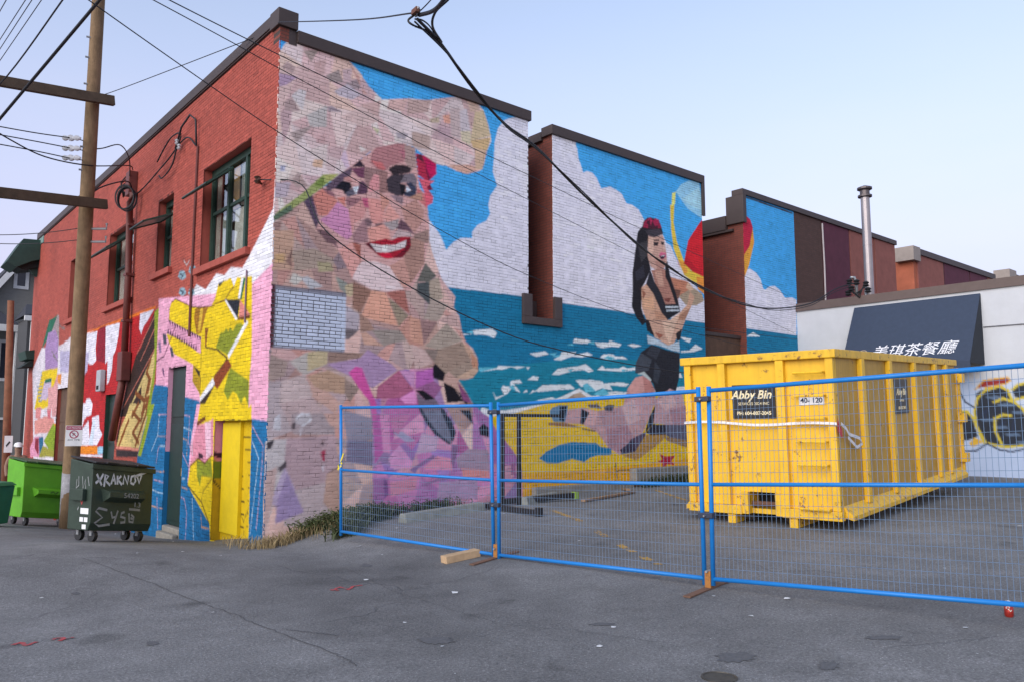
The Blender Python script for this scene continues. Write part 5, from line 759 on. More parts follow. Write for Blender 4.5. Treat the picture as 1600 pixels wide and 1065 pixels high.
# second (dark) door and roller door at the far end
for y0, y1, zt in ((8.83, 9.9, 2.38), (14.15, 15.65, 2.73)):
    reveal(y0, y1, -1.3, zt, .11, greenp if y0 < 10 else redpaint); mb = MB(); mb.box((.11, y0, -1.3), (.16, y1, zt)); q = mb.build('door', dgr if y0 < 10 else wood, bld)
    mb = MB()
    for k in range(6): mb.box((.095, y0 + .08, -1.1 + k * .56), (.109, y1 - .08, -.62 + k * .56))
    mb.build('door_panel', dgr if y0 < 10 else wood, q, bevel=.005)
# downpipe, conduits, boxes on the alley wall
pr_ = mat('red_painted_iron', (.13, .035, .028), .55, noise=.2, nscale=8)
mb = MB(); mb.tube([(-.02, 7.97, 7.12), (-.13, 7.97, 7.1), (-.16, 7.96, 6.9), (-.12, 7.93, 5.2), (-.12, 7.9, 3.3)], .075, 10); mb.build('downpipe', pr_, bld, smooth=True)
mb = MB(); mb.box((-.22, 7.72, 2.62), (-.01, 8.12, 3.3)); mb.build('pipe_box', pr_, bld, bevel=.02)
mb = MB(); mb.tube([(-.12, 7.95, 2.65), (-.12, 8.2, 2.1), (-.12, 8.62, 1.25)], .085, 10); mb.build('downpipe', pr_, bld, smooth=True)
for z in (6.3, 5.1, 4.0):
    mb = MB(); mb.box((-.2, 7.83, z), (-.0, 8.05, z + .06)); mb.build('pipe_bracket', pr_, bld)
mb = MB(); mb.tube([(-.03, 3.72, 7.15), (-.03, 3.74, 5.5), (-.03, 3.74, 3.3)], .022, 6); mb.build('conduit', pr_, bld)
mb = MB(); mb.tube([(-.02, 1.0, 4.2), (-.02, 1.0, 3.3)], .014, 6); mb.build('conduit', mat('purple_grey_cable', (.2, .12, .16), .6), bld)
mb = MB(); mb.box((-.14, 9.95, 2.45), (-.01, 10.35, 3.0)); bxo = mb.build('meter_box', mat('galvanised_box', (.42, .44, .46), .5, metal=.3), bld, bevel=.02); mb = MB(); mb.box((-.15, 10.05, 2.5), (-.141, 10.25, 2.6)); mb.build('meter_window', dark, bxo)
# green bracketed cornices at the street end
cg = mat('cornice_green', (.022, .055, .042), .6, noise=.3, nscale=3)
QC = lambda Y, *pts: [onB(x, y, Y) for x, y in pts]
def slab(name, Y0, Y1, pts, m, par):
    q = QC(Y0, *pts); return MB().prism(q, lambda p: (p[0], Y0, p[1]), lambda p: (p[0], Y1, p[1])).build(name, m, par)
co = slab('cornice', 19.9, 21.4, [(11, 408), (37, 373), (84, 377), (81, 402), (50, 408), (26, 417)], cg, bld)
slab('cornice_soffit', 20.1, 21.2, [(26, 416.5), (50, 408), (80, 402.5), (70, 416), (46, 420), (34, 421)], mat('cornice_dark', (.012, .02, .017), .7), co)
for k in range(2): slab('cornice_bracket', 20.2 + k * .7, 20.45 + k * .7, [(46, 421), (70, 413), (72, 420), (58, 432), (52, 428)], cg, co)
slab('shop_cornice', 19.8, 21.2, [(39, 547.5), (68, 545), (68, 559), (52, 561), (42, 560)], cg, bld)
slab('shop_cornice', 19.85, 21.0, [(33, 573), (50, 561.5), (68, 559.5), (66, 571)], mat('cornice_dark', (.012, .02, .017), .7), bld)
mb = MB(); mb.box((0.02, 20.4, -1.6), (.3, 20.9, 8.2)); mb.build('street_pier', redpaint, bld)
mb = MB(); mb.box((-.02, 19.4, 8.0), (.3, 20.45, 8.262)); mb.build('green_fascia', mat('verdigris', (.16, .25, .22), .7), bld)

# =================================================================== RESTAURANT (right)
rest = empty('restaurant_building', (16.15, -4, .2), 'low white-painted building with a dark blue awning behind the yellow container', 'building')
XW = 16.15; RW = tile(1300, 540, 3.55, lambda x, y: onA(x, y, XW)); RP = tile(0, 0, 1, lambda x, y: onA(x, y, XW))
cr = Canvas(-11, .1, -.3, 5.1, (206, 208, 214), corr=(.86, .86, .84))
cr.poly(RP((1500, 590), (1700, 590), (1700, 800), (1450, 800)), (196, 206, 226))
cr.poly(RP((1500, 585), (1520, 600), (1560, 640), (1600, 660), (1700, 660), (1700, 760), (1500, 760)), (186, 202, 232))
for p in (RW((800, 260), (850, 235), (940, 225), (985, 260), (1000, 300), (940, 340), (900, 400), (905, 480), (940, 550), (860, 540), (820, 480), (795, 380)), RW((910, 310), (960, 290), (1040, 330), (1065, 380), (1150, 400), (1150, 540), (1065, 555), (950, 550), (900, 460)), RW((700, 365), (760, 370), (785, 420), (810, 500), (760, 520), (705, 530)), RW((1000, 240), (1060, 205), (1200, 220), (1200, 300), (1065, 290), (1010, 280))): cr.poly(p, (40, 46, 58))
for k in range(24):
    x = 820 + (k * 67) % 240; y = 250 + (k * 41) % 290; cr.line(RW((x, y), (x + 60, y - 4)), .03, (92, 112, 140))
for pts in ([(850, 530), (800, 440), (790, 360), (805, 290), (850, 245), (930, 222), (975, 245), (1000, 300)], [(900, 310), (950, 290), (1010, 310), (1060, 350), (1100, 420)], [(940, 540), (905, 470), (905, 400), (950, 380), (990, 385)], [(1000, 240), (1030, 215), (1065, 205), (1180, 200)], [(705, 360), (750, 362), (785, 400), (830, 510), (850, 545)], [(1000, 300), (1065, 285), (1150, 290)], [(870, 540), (960, 560), (1065, 550)]): cr.line(RW(*pts), .06, (206, 186, 66))
for pts in ([(700, 240), (740, 310), (790, 340)], [(740, 580), (800, 580), (860, 540), (930, 575), (1000, 585), (1065, 570)], [(830, 380), (860, 350), (850, 400)], [(930, 440), (960, 420)], [(1000, 480), (1010, 400)]): cr.line(RW(*pts), .04, (40, 50, 76))
cr.poly(RW((795, 235), (840, 195), (970, 175), (985, 190), (960, 205), (850, 225)), (150, 44, 40)); cr.line(RW((795, 240), (840, 190), (975, 172), (990, 190), (960, 210), (850, 232)), .035, (220, 170, 60)); cr.poly(RW((760, 540), (790, 505), (840, 530), (780, 560)), (222, 176, 60))
cr.blur(1)
whp = mat('white_block_paint', attr='Col', rough=.8, noise=.06, nscale=2.5, bump=.25, bscale=25)
panel('front_wall', whp, rest, lambda u, v: np.stack([np.full(u.shape, XW), u, v], -1), cr, -10.9, -.0, -.2, 4.9, .035)
mb = MB(); mb.box((XW - .05, -10.95, 4.9), (XW + .35, -.0, 5.03)); mb.box((XW - .02, -10.95, 5.032), (XW + .35, -.0, 5.14)); mb.build('roof_flashing', mat('brown_flashing', (.12, .085, .075), .6), rest)
mb = MB(); mb.box((XW + .02, -10.9, 4.7), (24, -.02, 4.88)); mb.build('roof', tar, rest)
mb = MB(); mb.box((XW + .02, -10.92, -.2), (24, -10.88, 4.7)); mb.build('side_wall', mat('white_wall', (.55, .55, .56), .8), rest)
mb = MB(); mb.tube([(XW - .02, -4.95, 3.98), (XW - .02, -7.5, 3.95), (XW - .02, -10.5, 4.02)], .012, 5); mb.build('wall_cable', mat('grey_cable', (.15, .15, .16), .7), rest)
# awning (slopes out over the hidden shopfront)
AX = XW - .95; ya, yb = -1.75, -4.93
zt, zb = 4.82, 3.12
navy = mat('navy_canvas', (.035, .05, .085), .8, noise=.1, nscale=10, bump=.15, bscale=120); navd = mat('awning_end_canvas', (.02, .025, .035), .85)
aw = MB(); aw.add([(XW - .03, ya, zt), (XW - .03, yb, zt), (AX, yb, zb), (AX, ya, zb)] + [(XW - .0, ya, zt - .03), (XW - .0, yb, zt - .03), (AX + .03, yb, zb - .03), (AX + .03, ya, zb - .03)], [(0, 1, 2, 3), (7, 6, 5, 4), (0, 4, 5, 1), (1, 5, 6, 2), (2, 6, 7, 3), (3, 7, 4, 0)])
awo = aw.build('awning', navy, rest)
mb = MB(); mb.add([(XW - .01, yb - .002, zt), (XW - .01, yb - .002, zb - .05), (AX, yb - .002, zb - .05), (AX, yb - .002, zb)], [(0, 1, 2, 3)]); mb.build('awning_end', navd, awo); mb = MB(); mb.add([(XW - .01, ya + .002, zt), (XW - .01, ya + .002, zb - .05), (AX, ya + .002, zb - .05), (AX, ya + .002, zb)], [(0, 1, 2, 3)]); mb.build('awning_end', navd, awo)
mb = MB(); mb.box((AX - .005, yb, zb - .2), (AX + .02, ya, zb)); mb.build('awning_valance', navy, awo)
sl_ = math.hypot(XW - AX, zt - zb); ex = np.array([0, -1., 0]); eu = np.array([XW - AX, 0, zt - zb]) / sl_; en = np.cross(ex, eu); en = en if en[0] < 0 else -en
wtxt = mat('white_lettering', (.75, .75, .78), .7, noise=.05); O_ = np.array([AX, ya, zb])
def awfn(u0, v0): return lambda u, v, w: O_ + ex * (u0 + u) + eu * (v0 + v) + en * (.012 + w)
text('awning_lettering', '美琪茶餐廳', awfn(.74, .26), .415, wtxt, awo, shear=.25)
text('awning_small_lettering', 'RESTAURANT', awfn(1.5, .14), .085, wtxt, awo, shear=.2)
lg = MB(); logom = mat('tan_logo', (.38, .30, .22), .7)
ribbon(lg, [(.52 + .13 * math.cos(a), .38 + .12 * math.sin(a)) for a in np.linspace(0, 2 * math.pi, 20)], .02, lambda u, v: awfn(0, 0)(u, v, 0)); ribbon(lg, [(.27, .33), (.37, .4), (.47, .36), (.58, .42), (.54, .3)], .02, lambda u, v: awfn(0, 0)(u, v, .001)); lg.build('awning_logo', logom, awo)
# steel flue on the roof
flm = mat('brushed_steel', (.34, .30, .30), .42, metal=.6, noise=.12, nscale=3)
fl = empty('chimney_flue', (16.55, -2.0, 4.88), 'tall silver steel flue pipe standing on the restaurant roof', 'flue')
fc = (16.55, -2.0, 0)
mb = MB(); mb.lathe([(.12, 4.86), (.12, 6.6), (.127, 6.6), (.127, 6.64), (.12, 6.64), (.12, 8.1)], fc, 20); mb.build('pipe', flm, fl, smooth=False)
mb = MB(); mb.lathe([(.13, 7.98), (.19, 8.0), (.19, 8.05), (.13, 8.07), (.13, 8.18), (.2, 8.22), (.2, 8.27), (.05, 8.33)], fc, 20); mb.build('cap', mat('dark_steel', (.12, .1, .1), .45, metal=.7), fl)
wh = empty('service_mast', (16.3, -1.75, 4.88), 'weatherhead mast with black insulators in front of the silver flue', 'mast')
blk = mat('black_rubber', (.015, .015, .017), .6); gal = mat('galvanised_steel', (.35, .36, .37), .45, metal=.6)
mb = MB(); mb.tube([(16.3, -1.75, 4.9), (16.3, -1.75, 5.55), (16.25, -1.72, 5.7), (16.15, -1.68, 5.68)], .045, 8); mb.tube([(16.3, -2.0, 4.9), (16.3, -2.0, 5.3)], .03, 8); mb.build('mast_pipe', gal, wh, smooth=True)
for k, (dx, dy, dz) in enumerate(((0, .16, .62), (-.02, -.05, .58), (.0, -.3, .5), (-.02, .1, .42), (0, -.35, .32), (-.03, .2, .3))):
    mb = MB(); mb.lathe([(.04, -.07), (.09, -.04), (.05, 0), (.09, .04), (.04, .08)], (16.18 + dx, -1.78 + dy, 4.95 + dz), 10); mb.build('insulator', blk, wh)
for k in range(5):
    mb = MB(); mb.tube([(16.15, -1.6, 5.55 - k * .05), (16.1, -1.8 - k * .03, 5.2 - k * .03), (16.14, -2.05, 5.35 + k * .03), (16.16, -2.1, 5.5)], .016, 5); mb.build('cable_loop', blk, wh)

# =================================================================== GREY HOUSE and far street end (left)
hs_ = empty('grey_house', (1.5, 37, -1.6), 'grey clapboard house with white trim at the far end of the alley', 'house')
def siding(name, rgb, pitch=.16):
    m = mat(name, rgb, .8, noise=.08); n = m.node_tree.nodes; L = m.node_tree.links; tc = n['Texture Coordinate']; sx = n.new('ShaderNodeSeparateXYZ'); L.new(tc.outputs['Object'], sx.inputs[0])
    k = n.new('ShaderNodeMath'); k.operation = 'MULTIPLY'; k.inputs[1].default_value = 1 / pitch; L.new(sx.outputs['Z'], k.inputs[0]); f = n.new('ShaderNodeMath'); f.operation = 'FRACT'; L.new(k.outputs[0], f.inputs[0])
    b = n.new('ShaderNodeBump'); b.inputs['Strength'].default_value = .8; b.inputs['Distance'].default_value = .03; L.new(f.outputs[0], b.inputs['Height']); L.new(b.outputs[0], n['Principled BSDF'].inputs['Normal']); return m
sid = siding('grey_clapboard', (.20, .195, .18)); wtrim = mat('white_trim', (.62, .61, .6), .7); shing = mat('dark_shingles', (.035, .035, .045), .9, noise=.3, nscale=12)
def P_(px, py, Y): r = ray(px, py); return CAM + r * (Y - CAM[1]) / r[1]
yH = 36.
gx0, gz0 = P_(0, 440, yH)[0], P_(0, 440, yH)[2]; ap = P_(38, 400, yH)
slope = (ap[2] - gz0) / (ap[0] - gx0); xl = ap[0] - 4.2; xr = ap[0] + 4.2; ze = ap[2] - slope * 4.2
mb = MB(); mb.prism([(xl, -2), (xr, -2), (xr, ze), (ap[0], ap[2]), (xl, ze)], lambda p: (p[0], yH, p[1]), lambda p: (p[0], yH + 9, p[1])); mb.build('wall', sid, hs_)
rf = MB()
for sgn in (-1, 1):
    a = np.array([ap[0], ap[2] + .02]); b = np.array([ap[0] + sgn * 4.7, ap[2] - slope * 4.7 + .02]); n_ = np.array([0, .25]); q = [a, b, b + n_, a + n_]; rf.prism(q, lambda p: (p[0], yH - .5, p[1]), lambda p: (p[0], yH + 9.4, p[1]))
ro = rf.build('roof', shing, hs_)
rk = MB()
for sgn in (-1, 1): rk.bar((ap[0], yH - .53, ap[2] - .1), (ap[0] + sgn * 4.7, yH - .53, ap[2] - slope * 4.7 - .1), .06, .28)
rk.build('rake_board', wtrim, ro)
def hwin(px0, py0, px1, py1, Y, par):
    a = P_(px0, py0, Y); b = P_(px1, py1, Y); mb = MB(); t = .16
    mb.box((a[0] - t, Y - .06, b[2] - t), (a[0], Y - .001, a[2] + t)); mb.box((b[0], Y - .06, b[2] - t), (b[0] + t, Y - .001, a[2] + t)); mb.box((a[0], Y - .06, a[2]), (b[0], Y - .001, a[2] + t)); mb.box((a[0], Y - .06, b[2] - t), (b[0], Y - .001, b[2])); w = mb.build('window', wtrim, par)
    mb = MB(); mb.box((a[0], Y - .03, b[2]), (b[0], Y - .005, a[2])); mb.build('pane', mat('dark_pane', (.03, .035, .05), .1), w)
hwin(28, 422, 39, 448, yH, hs_); hwin(2, 535, 8, 590, yH, hs_)
# porch with hipped roof and column, side bay
yP = 33.5
a = P_(-12, 512, yP); b = P_(33, 508, yP)
mb = MB(); mb.add([(a[0] - 4, yP, a[2]), (b[0], yP, b[2]), (b[0] - .9, yH, b[2] + 1.1), (a[0] - 4, yH, a[2] + 1.1), (b[0], yH, b[2])], [(0, 1, 2, 3), (1, 4, 2), (0, 3, 4, 1)]); pr2 = mb.build('porch_roof', shing, hs_)
mb = MB(); mb.box((a[0] - 4, yP - .05, b[2] - .35), (b[0] + .05, yP + .2, b[2] - .02)); mb.build('porch_fascia', wtrim, pr2)
c0 = P_(24, 600, yP); mb = MB(); mb.box((c0[0] - .12, yP, -2), (c0[0] + .12, yP + .24, b[2] - .35)); mb.build('porch_column', wtrim, hs_)
yS = 30.; a = P_(39, 492, yS); b = P_(60, 485, yS); c_ = P_(56, 465, yS)
mb = MB(); mb.add([(a[0], yS, a[2]), (b[0] + 2, yS, a[2]), (b[0] + 2, yS + 3, a[2] + .9), (a[0] + .5, yS + 3, a[2] + .9), (a[0], yS + 3, a[2])], [(0, 1, 2, 3), (0, 3, 4), (0, 4, 2, 1)]); br = mb.build('bay_roof', shing, hs_)
mb = MB(); mb.box((a[0], yS - .05, a[2] - .25), (b[0] + 2, yS + .15, a[2] - .02)); mb.build('bay_fascia', wtrim, br)
c0 = P_(48, 600, yS); mb = MB(); mb.box((c0[0] - .12, yS, -2), (c0[0] + .12, yS + .24, a[2] - .25)); mb.build('bay_column', wtrim, hs_)
mb = MB(); mb.box((a[0] + .2, yS + .5, -2), (b[0] + 2, yS + 3.0, a[2] - .05)); mb.build('bay_wall', siding('dark_clapboard', (.075, .075, .08)), hs_)
mb = MB(); lw = P_(0, 655, yP); mb.box((lw[0] - 6, yP + .3, -2.2), (P_(54, 655, yP)[0], yP + .5, lw[2])); mb.build('porch_wall', MATS['dark_clapboard'], hs_); mb = MB(); mb.box((lw[0] - 6, yP + .2, lw[2]), (P_(54, 655, yP)[0], yP + .55, lw[2] + .12)); mb.build('porch_rail', wtrim, hs_)
DK0, DKF = (-2.08, 1.66, float(H(-2.08, 1.66))), (.927, .375)
LM0, LMF = (-2.02, 7.75, float(H(-2.02, 7.75))), (.97, .24)
RIBS = (1.04, 2.41, 3.82, 5.23, 6.05)
CART = tuple(at(-13, 790, 15.8)[:2])

# =================================================================== YELLOW ROLL-OFF CONTAINER
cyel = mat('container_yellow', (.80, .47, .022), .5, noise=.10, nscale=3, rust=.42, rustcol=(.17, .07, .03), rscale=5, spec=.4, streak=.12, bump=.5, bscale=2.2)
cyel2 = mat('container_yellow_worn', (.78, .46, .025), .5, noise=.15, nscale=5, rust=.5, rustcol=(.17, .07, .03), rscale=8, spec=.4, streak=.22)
cyel3 = mat('container_yellow_shaded', (.50, .29, .045), .6, noise=.2, nscale=2.5, rust=.35, rustcol=(.2, .1, .05), rscale=5, streak=.2)  # side walls: their shade painted in as a duller yellow, under rust and streaks
cang, cpit, CL, CW, CH = .141, .041, 6.996, 2.294, 2.325
co_ = np.array([5.006, -4.378, .3]); c1, s1, c2, s2 = math.cos(cang), math.sin(cang), math.cos(cpit), math.sin(cpit)
eA = np.array([c1 * c2, s1 * c2, s2]); eB = np.array([s1, -c1, 0]); eU = np.array([-c1 * s2, -s1 * s2, c2])
CM = lambda p: co_ + eA * p[0] + eB * p[1] + eU * p[2]
con = empty('waste_container', CM((CL / 2, CW / 2, -.2)), 'large yellow ribbed steel roll-off waste container behind the blue fence', 'container')
def cbox(name, lo, hi, m=cyel, par=con, bev=.0): return MB().box(lo, hi, CM).build(name, m, par, bevel=bev)
hk0, hk1, hkz = .42 * CW, .60 * CW, .30
fw = MB()
for lo, hi in (((.04, 0, .1), (.07, hk0, CH - .1)), ((.04, hk1, .1), (.07, CW, CH - .1)), ((.04, hk0, hkz), (.07, hk1, CH - .1))): fw.box(lo, hi, CM)
fo = fw.build('front_wall', cyel, con)
for j in (0, CW - .11): cbox('corner_post', (-.03, j, .1), (.12, j + .11, CH - .12), bev=.01)
for j in (.275 * CW, .67 * CW): cbox('front_rib', (-.045, j - .06, .1), (.039, j + .06, CH - .12), bev=.008)
cbox('top_rail', (-.06, -.05, CH - .119), (.10, CW + .05, CH), cyel2, bev=.015)
for j in (-.05, CW - .08): cbox('top_rail', (.101, j, CH - .119), (CL + .02, j + .13, CH), cyel2, bev=.015)
cbox('top_rail', (CL - .1, .081, CH - .12), (CL + .02, CW - .081, CH - .002), cyel2)
for a, b in ((0, hk0 - .1), (hk1 + .1, CW + .02)): cbox('bottom_flange', (-.05, a, -.03), (.1, b, .098), cyel2, bev=.008)
for a, b in ((hk0 - .098, hk0), (hk1, hk1 + .098)): cbox('hook_cheek', (-.03, a, -.02), (.3, b, hkz), cyel2)
cbox('hook_pocket', (.35, hk0, 0), (.4, hk1, hkz), dark)
mb = MB(); mb.tube([CM((.12, hk0 - .05, .12)), CM((.12, hk1 + .05, .12))], .04, 10); mb.build('hook_bar', mat('rusty_iron', (.12, .055, .03), .8, noise=.3, nscale=20), con)
for j in (.30 * CW, .71 * CW): cbox('skid_rail', (-.02, j - .06, -.17), (CL, j + .06, -.031), cyel2)
for i, zr in ((.35, -.05), (CL - .7, -.18)):
    for j in (.30 * CW + .16, .71 * CW - .16):
        mb = MB(); mb.tube([CM((i, j - .07, zr)), CM((i, j + .07, zr))], .12, 16); mb.build('roller', mat('roller_iron', (.07, .05, .04), .7), con)
for j, sg in ((CW, 1), (0, -1)):
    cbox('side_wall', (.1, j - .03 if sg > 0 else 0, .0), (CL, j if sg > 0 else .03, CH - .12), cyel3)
    for i in RIBS:
        cbox('side_rib', (i - .07, j + .001 * sg, .12), (i + .07, j + .075 * sg, CH - .12), bev=.008)
    mb = MB(); mb.prism([(0, 0.0), (.13 * sg, -.03), (.13 * sg, .03), (0, .16)], lambda p: CM((.101, j + p[0], p[1])), lambda p: CM((CL, j + p[0], p[1]))); mb.build('bottom_rail', cyel2, con)
cbox('floor', (.1, .04, -.02), (CL, CW - .04, .05), cyel2)
cbox('rear_door', (CL, .02, .0), (CL + .06, CW - .02, CH - .15))
for k in (.35, 1.15, 1.95):
    cbox('door_hinge', (CL - .02, CW + .0, k - .09), (CL + .2, CW + .14, k + .09), cyel2, bev=.01)
cbox('door_post', (CL + .061, CW - .1, .05), (CL + .16, CW + .06, CH - .16), cyel2, bev=.01)
for k, jj in ((.865, 0), (.725, 0), (.59, 0), (.45, 0), (.31, 0), (.05, 0)):
    z = k * CH; mb = MB(); mb.tube([CM((-.0, .765 * CW, z)), CM((-.09, .765 * CW, z)), CM((-.09, .945 * CW, z)), CM((.0, .945 * CW, z))], .018, 6); mb.build('ladder_rung', cyel2, con)
sgn = mat('black_sign', (.018, .018, .022), .5); ivory = mat('ivory_lettering', (.80, .68, .42), .6, noise=.05); wplate = mat('white_plate', (.75, .75, .75), .6, noise=.08); bltr = mat('navy_lettering', (.02, .03, .07), .6)
s0 = (.335 * CW, 1.375); s1_ = (.625 * CW, 1.875)
so1 = cbox('sign_panel', (.02, s0[0], s0[1]), (.039, s1_[0], s1_[1]), sgn)
def cfn(j, k, i=.019): return lambda u, v, w: CM((i - w, j + u, k + v))
cx_ = (s0[0] + s1_[0]) / 2
text('sign_lettering', 'Abby Bin', cfn(cx_ - .035, 1.67), .170, ivory, so1, shear=.28, align='CENTER', bold=.004); text('sign_lettering', 'SERVICES 2024 INC', cfn(cx_, 1.575), .058, ivory, so1, align='CENTER'); text('sign_lettering', 'PH: 604-807-2045', cfn(cx_, 1.43), .072, ivory, so1, align='CENTER', bold=.002)
np_ = cbox('number_plate', (.03, .775 * CW, 1.56), (.039, .93 * CW, 1.70), wplate); text('plate_lettering', '40- 120', cfn(.8525 * CW, 1.592, .029), .1, bltr, np_, align='CENTER', bold=.002)
so2 = cbox('sign_panel', (2.72, CW + .001, 1.35), (3.5, CW + .014, 1.92), sgn)
def sfn(i, k): return lambda u, v, w: CM((i + u, CW + .015 + w, k + v))
text('sign_lettering', 'Abby Bin', sfn(3.11, 1.66), .15, ivory, so2, shear=.25, align='CENTER', bold=.003); text('sign_lettering', 'SERVICES', sfn(3.11, 1.55), .06, ivory, so2, align='CENTER'); text('sign_lettering', '604-807-2045', sfn(3.11, 1.42), .075, ivory, so2, align='CENTER')
gtag = mat('green_tag_ink', (.06, .16, .04), .7); mb = MB(); f_ = lambda u, v: CM((.036, .135 * CW + u, .42 + v)); ribbon(mb, [(0, 0), (.06, 0), (.06, .07), (0, .07), (0, 0)], .012, f_); ribbon(mb, [(.0, .1), (.05, .12), (.06, .16)], .012, f_); mb.build('paint_tag', gtag, con)
# barrier tape round the container
tp = empty('barrier_tape', CM((-.05, CW / 2, 1.3)), 'white plastic barrier tape strung across the front of the yellow container', 'tape')
tw = mat('white_tape', (.72, .69, .68), .5, noise=.1, nscale=15); tr_ = mat('red_tape', (.5, .03, .04), .5)
mb = MB(); n = 26
for k in range(n):
    t0, t1 = k / n, (k + 1) / n; sag = lambda t: 1.30 + .02 * math.sin(t * 9) - .03 * t; i0 = -.062 - .012 * math.sin(t0 * 30); i1 = -.062 - .012 * math.sin(t1 * 30)
    mb.add([CM((i0, -.02 + (CW + .04) * t0, sag(t0))), CM((i1, -.02 + (CW + .04) * t1, sag(t1))), CM((i1, -.02 + (CW + .04) * t1, sag(t1) + .036)), CM((i0 + .01, -.02 + (CW + .04) * t0, sag(t0) + .036))], [(0, 1, 2, 3)])
mb.build('tape_band', tw, tp)
mb = MB(); mb.add([CM((-.05, CW + .03, 1.38)), CM((.1, CW + .04, 1.2)), CM((.06, CW + .05, 1.08)), CM((-.05, CW + .03, 1.2))], [(0, 1, 2, 3)]); mb.build('tape_knot', tr_, tp)
mb = MB(); f_ = lambda u, v: CM((u, CW + .06, v)); ribbon(mb, [(.0, 1.3), (.2, 1.22), (.3, 1.14), (.75, 1.06), (.85, .98), (.6, .94), (.25, 1.1)], .045, f_); mb.build('tape_tail', tw, tp)

# =================================================================== BLUE TEMPORARY FENCE
fbl = mat('blue_powder_coat', (.012, .185, .53), .42, noise=.08, nscale=12, rust=.18, rustcol=(.2, .2, .2), rscale=14); wirem = mat('galvanised_wire', (.20, .30, .44), .45, metal=.35)
posts = [(.47, -1.55, .02), (.93, -4.58, .0), (1.20, -7.42, .09), (1.68, -10.33, .22)]
FH = 1.83; flabels = ['blue temporary fence panel nearest the mural corner', 'blue temporary fence panel between the two orange-footed joints', 'blue temporary fence panel in front of the yellow container, running out at right']
for k in range(3):
    A = np.array(posts[k]); B = np.array(posts[k + 1]); d = (B - A); Ld = np.linalg.norm(d); d /= Ld; A2 = A + d * .045; B2 = B - d * .045; up = np.array([0.02 * (k - 1), .01, 1.]); up /= np.linalg.norm(up)
    fp = empty('barrier_fence', (A + B) / 2, flabels[k], 'fence', 'blue temporary fence panels')
    for nm, q in (('post', A2), ('post', B2)): MB().tube([q - up * .03, q + up * (FH + .02)], .0225, 10).build(nm, fbl, fp, smooth=True)
    for nm, h_, r_ in (('top_rail', FH - .02, .021), ('middle_rail', FH * .497, .019), ('bottom_rail', .03, .021)): MB().tube([A2 + up * h_, B2 + up * h_], r_, 10).build(nm, fbl, fp, smooth=True)
    if k < 2:
        for h_ in (FH - .1, .62):
            q = B + up * h_; MB().bar(q - d * .075, q + d * .075, .07, .05).build('clamp', mat('dark_clamp_iron', (.05, .06, .09), .5, metal=.5, rust=.4), fp, bevel=.006); MB().tube([q - eA * .06, q + eA * .06], .009, 6).build('clamp_bolt', gal, fp)
    wm = MB(); nv = int(Ld / .043)
    for i in range(1, nv):
        q = A2 + (B2 - A2) * i / nv; wm.tube([q + up * .03, q + up * (FH - .02)], .0018, 4, cap=False)
    for i in range(1, 18):
        h_ = .03 + (FH - .05) * i / 18; wm.tube([A2 + up * h_ + eA * .005, B2 + up * h_ + eA * .005], .0018, 4, cap=False)
    wm.build('wire_mesh', wirem, fp, kind='stuff')
orng = mat('orange_steel', (.34, .14, .03), .55, noise=.15, nscale=15, rust=.6, rustcol=(.12, .06, .03), rscale=18); rustp = mat('rusty_plate', (.16, .085, .055), .8, noise=.3, nscale=14)
for k, lab in ((1, 'steel fence foot with orange sleeve beside the timber offcut'), (2, 'steel fence foot with orange sleeve in front of the yellow container corner')):
    A = np.array(posts[k]); d = np.array(posts[k + 1]) - np.array(posts[k - 1]); d[2] = 0; d /= np.linalg.norm(d); nrm = np.array([d[1], -d[0], 0]); g = float(H(A[0], A[1]))
    ft = empty('fence_stand', (A[0], A[1], g), lab, 'stand', 'steel fence feet'); p0 = A + nrm * .42; p1 = A - nrm * .38; p0[2] = float(H(*p0[:2])) + .012; p1[2] = float(H(*p1[:2])) + .012
    MB().bar(p0, p1, .075, .012).build('base_plate', rustp, ft)
    q = A + nrm * .0; mb = MB(); mb.bar((q[0], q[1], g + .01), (q[0], q[1], g + .165), .062, .05, up=tuple(nrm)); mb.build('sleeve', orng, ft, bevel=.006)
    MB().tube([q + nrm * .05 + np.array([0, 0, .1]), q - nrm * .05 + np.array([0, 0, .1])], .012, 8).build('bolt', gal, ft)
q = np.array(posts[0]); rb = MB(); f_ = lambda u, v: (q[0] - .03, q[1] - u, 0.97 + v)
ribbon(rb, [(-.02, 0), (.03, .05), (.09, .13), (.13, .2)], .03, f_); ribbon(rb, [(.0, .02), (.06, .06), (.1, .05)], .03, f_); ribbon(rb, [(-.03, -.04), (.03, .0), (.08, .02)], .03, f_)
place(tag(rb.build('ribbon', mat('yellow_ribbon', (.75, .6, .02), .6)), 'yellow plastic ribbon tied to the fence post near the mural corner', 'ribbon'), (q[0], q[1], .95))

